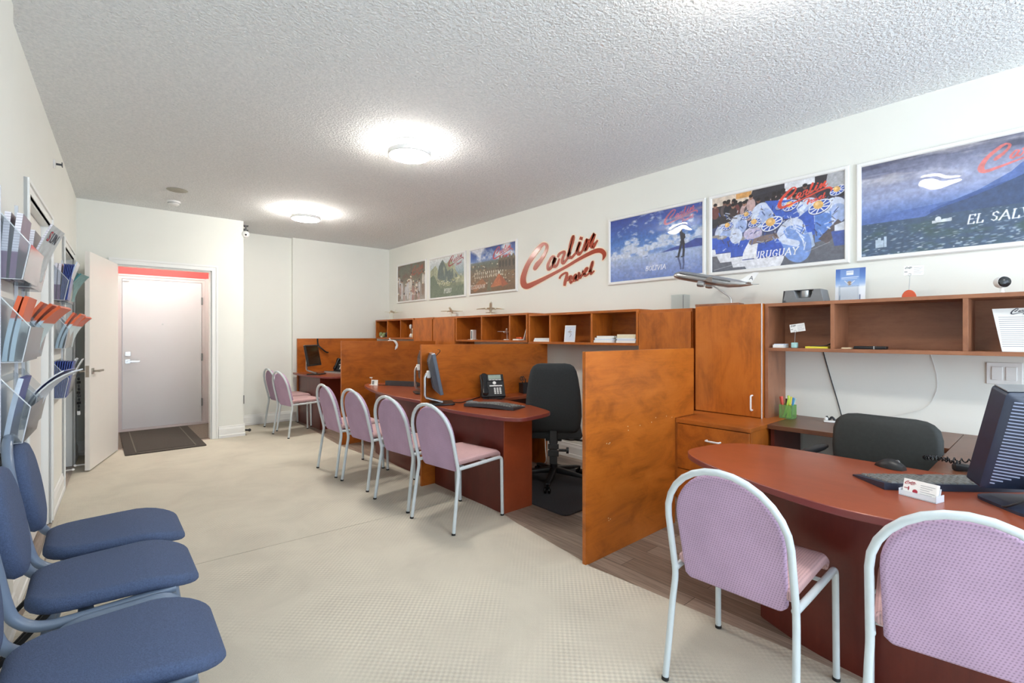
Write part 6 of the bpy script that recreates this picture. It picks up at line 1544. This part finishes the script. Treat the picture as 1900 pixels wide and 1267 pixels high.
mb.build('body', 'grey', t, bevel=0.004)
MB().lathe([(0.034, 0.032), (0.036, 0.036), (0.036, 0.080), (0.030, 0.086), (0.0001, 0.087)], 22, (-0.02, -0.005, 0)).build('dial', 'silver', t)
MB().box(-0.060, 0.06, -w+0.03, w-0.03, 0.080, 0.0855).build('dark_top', 'darkgrey', t)
t = thing('leaflet_holder', 'clear leaflet holder with a blue and white card on the front shelf unit', 'leaflet holder', (3.70, 0.908, zt), math.radians(-90))
MB().box(-0.082, 0.082, 0, 0.004, 0, 0.215, RX(-0.08)).build('card', 'paper', t)
cv = Canvas(60, 78, 0.164, 0.215, 4)
cv.grad([(0, (244, 246, 250)), (0.42, (236, 240, 248)), (0.55, (150, 180, 224)), (0.75, (86, 128, 198)), (1, (58, 96, 172))])
cv.poly([(0.028, 0), (0.130, 0), (0.130, 0.21), (0.028, 0.21)], (140, 172, 220), 0.55); cv.poly([(0.028, 0), (0.130, 0), (0.130, 0.095), (0.028, 0.095)], (246, 246, 248))
cv.poly([(0.06, 0.172), (0.098, 0.172), (0.098, 0.198), (0.06, 0.198)], (236, 240, 246)); cv.line([(0.064, 0.19), (0.094, 0.19)], 0.003, (110, 140, 190)); cv.line([(0.035, 0.155), (0.125, 0.157)], 0.004, (226, 234, 246)); cv.line([(0.035, 0.147), (0.118, 0.147)], 0.003, (210, 222, 240))
cv.ell(0.078, 0.118, 0.012, 0.014, (150, 128, 110)); cv.line([(0.052, 0.135), (0.072, 0.112)], 0.004, (236, 236, 236)); cv.line([(0.085, 0.115), (0.105, 0.132)], 0.004, (236, 236, 236)); cv.line([(0.135, 0.0), (0.135, 0.04)], 0.005, (60, 80, 120)); cv.line([(0.026, 0.0), (0.026, 0.04)], 0.003, (90, 110, 150))
cm_ = cv.mesh('card_print', 'card_print', t, lambda u, v: (u-0.082, -0.0006+0.08*v, v))
MB().box(-0.054, -0.052, -0.03, 0.0, 0, 0.10).box(0.048, 0.050, -0.03, 0.0, 0, 0.10).box(-0.054, 0.050, -0.032, -0.030, 0, 0.10).build('clear_pocket', 'acrylic', t)
def memo_clip(label, loc, rz, base, stem, tilt, group='memo clips with a business card'):
    t = thing('memo_clip', label, 'memo clip', loc, rz, group)
    if base == 'cube': MB().box(-0.018, 0.018, -0.018, 0.018, 0, 0.036).build('base', 'mint', t, bevel=0.003)
    else: MB().prism([(0.034*math.cos(PI*k/14)*1.0, 0.046*math.sin(PI*k/14)) for k in range(15)], -0.010, 0.010, 'xz').build('base', 'terracotta', t, bevel=0.003)
    z0 = 0.036 if base == 'cube' else 0.044
    MB().tube([(0, 0, z0), (0.004, 0, z0+stem)], 0.0018, 7).tube([(0.004+0.007*math.cos(a), -0.001, z0+stem+0.007+0.007*math.sin(a)) for a in [2*PI*k/14 for k in range(14)]], 0.0014, 6, closed=True).build('wire_stem', 'silver', t)
    X = T(0.02, 0.002, z0+stem+0.004) @ RY(-tilt)
    MB().box(-0.045, 0.045, 0, 0.0012, 0, 0.054, X).build('card', 'paper', t)
    mb = MB(); mini_logo(mb, 0.034, X @ T(0, -0.0002, 0), -0.040, 0.036); mb.box(-0.042, -0.028, -0.0006, 0, 0.018, 0.021, X); mb.build('card_print', 'ink', t, smooth=False)
    card_lines(MB(), 0.09, 0.054, 5, X @ T(0, -0.0002, 0), 0.5).build('card_text', 'ink_light', t, smooth=False)
    return t
memo_clip('memo clip with a mint cube base and tilted business card in the front shelf', (3.60, 1.200, 1.2145), math.radians(-84), 'cube', 0.070, 0.14)
memo_clip('memo clip with an orange half-round base on top of the front shelf unit', (3.62, 0.594, zt), math.radians(-82), 'dome', 0.085, -0.03)
stack('small stack of white cards at the left end of the front shelf', (3.60, 1.288, 1.2145), 0.0, [(0.066, 0.10, 0.020, 0, 0.0, 0, 'paper'), (0.064, 0.09, 0.006, 0, -0.004, 0.04, 'paper_blue')], None, 'card stack', 'card_stack')
t = thing('booklet_stack', 'yellow-edged booklets with curled dark cover in the front shelf', 'booklets', (3.62, 1.055, 1.2145), 0.0)
MB().box(-0.07, 0.07, -0.065, 0.065, 0, 0.012).build('pages', 'yellow', t)
MB().loft([[(-0.06, y, z), (-0.06, y, z+0.003), (0.06, y, z+0.003), (0.06, y, z)] for y, z in ((0.04, 0.0125), (-0.02, 0.015), (-0.055, 0.020), (-0.074, 0.032))]).build('cover', 'key', t)
t = thing('pen_case', 'black pen case with silver band lying in the middle shelf bay', 'pen case', (3.61, 0.80, 1.2145), 0.0)
MB().box(-0.03, 0.03, -0.105, 0.06, 0, 0.018).build('case_body', 'black', t, bevel=0.004)
MB().box(-0.0305, 0.0305, -0.048, -0.042, -0.0, 0.0187).build('silver_band', 'silver', t)
tag(MB().box(-0.03, 0.03, -0.025, 0.025, 0, 0.008).build('eraser', 'beige', loc=(3.585, 0.893, 1.2145), bevel=0.002), 'flat beige eraser left of the black pen case', 'eraser')
t = thing('notice_sheet', 'white letter sheet with printed lines leaning at the right end of the shelf', 'notice', (3.615, 0.135, 1.2145), math.radians(-80))
X = RX(-0.20) @ RY(0.0)
MB().add([(-0.108, 0, 0.232), (0.12, 0, 0.236), (0.12, 0, 0.0), (-0.075, 0, 0.0), (-0.108, 0.0015, 0.232), (0.12, 0.0015, 0.236), (0.12, 0.0015, 0.0), (-0.075, 0.0015, 0.0)], [(3, 2, 1, 0), (4, 5, 6, 7), (0, 1, 5, 4), (1, 2, 6, 5), (2, 3, 7, 6), (3, 0, 4, 7)], X).build('sheet', 'paper', t, smooth=False)
mb = MB(); mini_logo(mb, 0.085, X @ T(0, -0.0003, 0), -0.04, 0.198); mb.build('heading_print', 'ink', t, smooth=False)
mb = MB()
for k in range(15):
    z = 0.185-0.0112*k; mb.box(-0.085+0.012*k/15, 0.10-(0.03 if k % 4 == 3 else 0.0), -0.0007, -0.0002, z-0.0013, z+0.0013, X)
mb.build('text_lines', 'ink_light', t, smooth=False)
t = thing('indoor_camera', 'white round home camera with black lens on the front shelf unit', 'camera', (3.65, 0.212, zt), math.radians(215))
MB().lathe([(0.030, 0), (0.032, 0.003), (0.012, 0.006), (0.008, 0.016), (0.008, 0.03)], 22).build('stand', 'white', t)
MB().lathe([(0.0001, -0.024), (0.026, -0.023), (0.030, -0.016), (0.030, 0.018), (0.0001, 0.018)], 26, xf=T(0, 0, 0.062) @ RY(PI/2)).build('housing', 'white', t)
MB().lathe([(0.029, 0.0181), (0.026, 0.024), (0.012, 0.030), (0.0001, 0.031)], 26, xf=T(0, 0, 0.062) @ RY(PI/2)).build('lens', 'black_gloss', t)
zf = 1.242+0.0225
t = thing('ornament', 'pale green leafy ornament in the farthest shelf bay', 'ornament', (3.60, 7.43, zf))
mb = MB()
for k in range(12):
    a = k*2.4; q = 0.03+0.03*((k*5) % 7)/7; mb.sphere((0.035*math.cos(a), 0.05*math.sin(a), q), 0.026, 6, (0.5, 1.0, 1.3), None)
mb.build('leaves', 'green_leaf', t)
MB().lathe([(0.03, 0), (0.04, 0.03), (0.0001, 0.031)], 12).build('pot', 'white', t)
t = thing('ornament', 'black round ornament beside the leafy one in the farthest shelf bay', 'ornament', (3.62, 7.25, zf))
MB().lathe([(0.02, 0), (0.055, 0.02), (0.062, 0.05), (0.04, 0.085), (0.0001, 0.095)], 16).build('bowl', 'black', t)
MB().lathe([(0.045, -0.0), (0.070, 0.004), (0.0001, 0.005)], 16).build('saucer', 'white', t)
t = thing('figurine', 'slim white-headed figurine in the right bay of the farthest shelf unit', 'figurine', (3.60, 6.48, zf))
MB().lathe([(0.03, 0), (0.03, 0.02), (0.008, 0.04), (0.006, 0.13), (0.0001, 0.131)], 12).build('stick', 'hutch', t)
MB().lathe([(0.0001, 0.13), (0.018, 0.14), (0.020, 0.19), (0.0001, 0.205)], 12).build('head', 'white', t)
t = thing('photo_box', 'small cream photo block at the right end of the farthest shelf unit', 'ornament', (3.60, 6.365, zf))
MB().box(-0.03, 0.03, -0.045, 0.035, 0, 0.135).build('block', 'beige', t, bevel=0.004)
MB().box(-0.0305, -0.03, -0.03, 0.02, 0.06, 0.12).build('photo', 'grey', t)
MB().sphere((-0.02, 0.075, 0.03), 0.028, 10, (0.8, 0.8, 1.2)).build('white_shell', 'white', t)

# ------------------------------------------------------------------ brochure racks on the left wall (local x out of the wall, y along it)
def two_tone(name, top, bottom, zsplit, stripe=None, rough=0.35):
    """printed cover: one colour above a height, another below, optional fine light ticks down the spine"""
    m, nt, b = newmat(name)
    tc = node(nt, 'ShaderNodeTexCoord'); sp = node(nt, 'ShaderNodeSeparateXYZ')
    nt.links.new(tc.outputs['Object'], sp.inputs[0])
    r = ramp_node(nt, sp.outputs[2], [(zsplit, lin(bottom)), (zsplit+0.004, lin(top))])
    src = r.outputs['Color']
    if stripe:
        a = node(nt, 'ShaderNodeMath', operation='MULTIPLY'); a.inputs[1].default_value = 2*PI/0.011
        nt.links.new(sp.outputs[2], a.inputs[0])
        s_ = node(nt, 'ShaderNodeMath', operation='SINE'); nt.links.new(a.outputs[0], s_.inputs[0])
        rr = ramp_node(nt, s_.outputs[0], [(0.45, (0, 0, 0, 1)), (0.6, (0.35, 0.35, 0.35, 1))])
        mx = node(nt, 'ShaderNodeMix', data_type='RGBA'); nt.links.new(rr.outputs['Color'], mx.inputs['Factor'])
        nt.links.new(src, mx.inputs['A']); mx.inputs['B'].default_value = lin(stripe)
        src = mx.outputs['Result']
    nt.links.new(src, b.inputs['Base Color'])
    b.inputs['Roughness'].default_value = rough
    return m
M['purple_spine'] = two_tone('white_dotted_spine_over_purple', (238, 234, 240), (128, 84, 122), 0.105, (120, 110, 130))
M['purple_cover'] = mat('deep_purple_cover', (96, 52, 98), 0.3, var=0.25, vscale=18)
M['orange_spine'] = two_tone('orange_over_ice_blue_spine', (216, 96, 48), (192, 214, 224), 0.170)
M['orange_cover'] = two_tone('orange_over_ice_blue_cover', (208, 80, 30), (200, 222, 228), 0.160)
M['blue_spine'] = mat('royal_blue_spine', (36, 62, 142), 0.35, var=0.08)
M['grey_cover'] = mat('misty_grey_photo_cover', (164, 176, 182), 0.3, var=0.2, vscale=22)
M['ice_cover'] = mat('pale_blue_cover', (206, 218, 232), 0.35, var=0.12, vscale=20)

def rack(label, y0, widths, tiers, ph=0.265, group='clear brochure racks on the left wall'):
    """tiers: heights of the pocket floors"""
    t = thing('brochure_rack', label, 'brochure rack', (0, 0, 0), 0, group)
    onleft(t)
    W = sum(widths)
    off = 0.0225 if y0 < -0.51 else 0.0
    for y in (y0-0.004, y0+W+0.002): MB().box(off, off+0.012, y-0.004, y+0.004, tiers[-1]-0.03, tiers[0]+ph+0.10).build('side_rail', 'acrylic_edge', t, smooth=False)
    for z in tiers: MB().box(off, off+0.004, y0, y0+W, z+ph-0.03, z+ph).build('back_bar', 'acrylic', t, smooth=False)
    for z in tiers:
        y = y0
        for w in widths:
            A = [(off+0.006, z), (off+0.006, z+ph), (off+0.094, z+ph-0.122), (off+0.070, z)]
            pk = MB()
            for ys in (y+0.003, y+w-0.006): pk.prism(A, ys, ys+0.003, 'xz')
            pk.box(off+0.006, off+0.070, y+0.003, y+w-0.003, z, z+0.003)
            pk = pk.build('pocket', 'acrylic', t, smooth=False)
            a, b = (off+0.070, z), (off+0.094, z+ph-0.122)
            MB().add([(a[0], y+0.003, a[1]), (b[0], y+0.003, b[1]), (b[0], y+w-0.003, b[1]), (a[0], y+w-0.003, a[1]), (a[0]+0.003, y+0.003, a[1]), (b[0]+0.003, y+0.003, b[1]), (b[0]+0.003, y+w-0.003, b[1]), (a[0]+0.003, y+w-0.003, a[1])],
                     [(0, 1, 2, 3), (4, 7, 6, 5), (0, 4, 5, 1), (1, 5, 6, 2), (2, 6, 7, 3), (3, 7, 4, 0)]).build('front_panel', 'smoke', pk, smooth=False)
            MB().tube([(A[1][0], y+0.003, A[1][1]), (A[2][0], y+0.003, A[2][1]), (A[3][0], y+0.003, A[3][1]), (A[0][0], y+0.003, A[0][1])], 0.0022, 5).build('bright_edge', 'acrylic_edge', pk)
            y += w
    return t
def brochure(label, y, x, z, w, h, th, lean, curl, spine, cover, group, cat='brochure', nm='brochure', twist=0.0):
    """booklet standing in a pocket, spine towards the viewer; lean/curl carry its top out of the wall"""
    n = 9; secs = []
    px, pz, a = 0.0, 0.0, lean
    for i in range(n):
        nx, nz = math.cos(a), -math.sin(a)
        secs.append((px, pz, nx, nz))
        px += h/(n-1)*math.sin(a); pz += h/(n-1)*math.cos(a); a += curl/(n-1)
    mb = MB()
    for i in range(n-1):
        (x0, z0, a0, b0), (x1, z1, a1, b1) = secs[i], secs[i+1]
        v = []
        for yy in (0.0, w):
            v += [(x0, yy, z0), (x1, yy, z1), (x1+a1*th, yy, z1+b1*th), (x0+a0*th, yy, z0+b0*th)]
        mb.cur = 1; mb.add(v, [(0, 1, 2, 3)])
        mb.cur = 0; mb.add(v, [(7, 6, 5, 4), (0, 4, 5, 1), (2, 6, 7, 3)]+([(3, 7, 4, 0)] if i == 0 else [])+([(1, 5, 6, 2)] if i == n-2 else []))
    o = mb.build(nm, [cover, spine], None, ang=50)
    q = LWM @ Vector((x, y, z))
    o.location = q; o.rotation_euler = (0, 0, LWA+twist)
    return tag(o, label, cat, group)
TZ = (1.525, 1.192, 0.868)
R2 = -0.455
rack('clear brochure rack by the closet door frame, with the purple and orange booklets', R2, [0.36], TZ)
rack('clear brochure rack cut by the left edge, nearest the viewer', -0.86, [0.385], TZ)
TF = (1.555, 1.205, 0.845)
R3 = 1.135
rack('clear two-pocket brochure rack between the two closet doors', R3, [0.345, 0.36], TF)
# nearer rack beside the closet door: purple booklets and a large magazine
G = 'brochures in the wall racks'
for i, (dx, lean, th, lb) in enumerate(((0.014, 0.03, 0.017, 'purple-based booklet with white dotted spine closest to the wall, rack by closet door'), (0.034, 0.07, 0.017, 'purple-based booklet with white dotted spine, second from the wall, rack by closet door'), (0.054, 0.11, 0.015, 'purple-based booklet with white dotted spine, third from the wall, rack by closet door'))):
    brochure(lb, R2+0.012, dx-0.004, TZ[0]+0.004, 0.215, 0.265, th, lean*0.5, 0.06, 'purple_spine', 'purple_cover', G)
mg = brochure('large grey magazine with a red letter leaning out of the rack by closet door', R2+0.02, 0.052, TZ[0]+0.045, 0.24, 0.275, 0.008, 0.22, 0.25, 'purple_spine', 'grey_cover', G, 'magazine', 'magazine', -0.10)
mb = MB(); xf = T(0.062, 0.03, 0.185) @ RY(0.42) @ RZ(PI/2) @ RX(PI/2)
text_mesh(mb, 'S', 0.075, xf @ T(0.02, 0, 0.004), 0.0005); mb.build('cover_letter', 'logo_red', mg, smooth=False)
mb = MB(); text_mesh(mb, 'UN', 0.075, xf @ T(0.105, 0, 0.004), 0.0005); mb.build('cover_letters', 'ink', mg, smooth=False)
for i, (dx, lean, lb) in enumerate(((0.020, 0.20, 'orange and pale blue booklet nearest the wall, in the rack by closet door'), (0.036, 0.22, 'orange and pale blue booklet in the middle, in the rack by closet door'), (0.052, 0.25, 'orange and pale blue booklet with white emblem, outermost in the rack by closet door'))):
    o = brochure(lb, R2+0.014, dx-0.014, TZ[1]+0.004, 0.225, 0.285, 0.013, 0.04+lean*0.5, 0.50+0.12*i, 'orange_spine', 'orange_cover', G, twist=-0.05*i)
    if i == 2: MB().box(0.0, 0.001, 0.075, 0.145, -0.020, 0.022, T(0.086, 0, 0.210) @ RY(0.40)).build('emblem', 'paper', o, smooth=False)
for i in range(2):
    brochure(('white leaflet with navy heading curling out of the low pocket, rack by closet door', 'second white leaflet beneath the curling one, rack by closet door')[i], R2+0.02, 0.048-0.014*i, TZ[2]+0.05, 0.22, 0.28-0.01*i, 0.006, 0.24, 1.0-0.15*i, 'paper', ('ice_cover', 'blue_spine')[i], G, 'leaflet', 'leaflet', -0.12)
# rack cut by the left edge
for i in range(2):
    brochure(('purple-based booklet at the left picture edge, upper pocket, nearer the wall', 'purple-based booklet at the left picture edge, upper pocket, farther out')[i], -0.845, 0.028+0.026*i, TZ[0]+0.004, 0.215, 0.265, 0.018, 0.03+0.03*i, 0.06, 'purple_spine', 'purple_cover', G)
    brochure(('orange-topped booklet at the left picture edge, middle pocket, nearer the wall', 'orange-topped booklet at the left picture edge, middle pocket, farther out')[i], -0.845, 0.034+0.02*i, TZ[1]+0.004, 0.22, 0.268, 0.014, 0.08, 0.2, 'orange_spine', 'orange_cover', G)
brochure('dark blue booklet at the left picture edge in the low pocket', -0.845, 0.036, TZ[2]+0.004, 0.21, 0.26, 0.016, 0.12, 0.12, 'ice_cover', 'blue_spine', G)
# far rack
for i in range(2): brochure(('purple booklet with white spine nearest the wall in the far rack', 'purple booklet with white spine second from the wall in the far rack')[i], R3+0.01, 0.010+0.020*i, TF[0]+0.004, 0.215, 0.262, 0.016, 0.02, 0.05, 'purple_spine', 'purple_cover', G)
for i in range(6): brochure(['thin royal blue booklet closest to the purple ones, far rack', 'second thin royal blue booklet from the purple ones, far rack', 'third thin royal blue booklet from the purple ones, far rack', 'fourth thin royal blue booklet from the purple ones, far rack', 'fifth thin royal blue booklet from the purple ones, far rack', 'outermost thin royal blue booklet in the upper left pocket, far rack'][i], R3+0.012, 0.048+0.0065*i, TF[0]+0.004, 0.205, 0.262, 0.005, 0.06+0.012*i, 0.06, 'blue_spine', 'blue_spine', G)
brochure('grey and blue photo brochure in front of the thin royal blue ones, far rack', R3+0.02, 0.074, TF[0]+0.045, 0.21, 0.25, 0.008, 0.18, 0.15, 'ice_cover', 'grey_cover', G)
for i in range(2): brochure(('teal brochure curling outward at the right pocket of the far rack', 'teal brochure behind the curling one, right pocket of the far rack')[i], R3+0.375, 0.040-0.016*i, TF[0]+0.02, 0.23, 0.24, 0.010, 0.16, 0.62-0.2*i, 'teal_print', 'teal_print', G, twist=-0.16)
for i in range(3):
    o = brochure(('orange booklet in the left pocket of the far rack, nearer the wall', 'orange booklet in the left pocket of the far rack, farther out', 'orange booklet curling out of the right pocket, far rack')[i], R3+(0.012, 0.012, 0.37)[i], (0.020, 0.042, 0.036)[i], TF[1]+0.004, 0.215, 0.280, 0.015, 0.16, (0.45, 0.60, 0.75)[i], 'orange_spine', 'orange_cover', G, twist=-0.06*i)
    if i: MB().box(0.0, 0.001, 0.075, 0.135, -0.018, 0.020, T((0.078, 0.080)[i-1], 0, 0.205) @ RY(0.40)).build('emblem', 'paper', o, smooth=False)
for i in range(8): brochure('royal blue booklet in the tight row filling the low left pocket, far rack', R3+0.012, 0.012+0.0085*i, TF[2]+0.004, 0.21, 0.262, 0.0065, 0.01+0.018*i, 0.05, 'blue_spine', 'blue_spine', 'royal blue booklets in the low far pocket')
brochure('white and blue leaflet at the right low pocket of the far rack', R3+0.37, 0.040, TF[2]+0.03, 0.20, 0.25, 0.010, 0.20, 0.15, 'paper', 'ice_cover', G, 'leaflet', 'leaflet')
brochure('pale photo leaflet leaning out beside the white one, right low pocket', R3+0.38, 0.060, TF[2]+0.04, 0.20, 0.24, 0.006, 0.26, 0.22, 'paper', 'grey_cover', G, 'leaflet', 'leaflet')
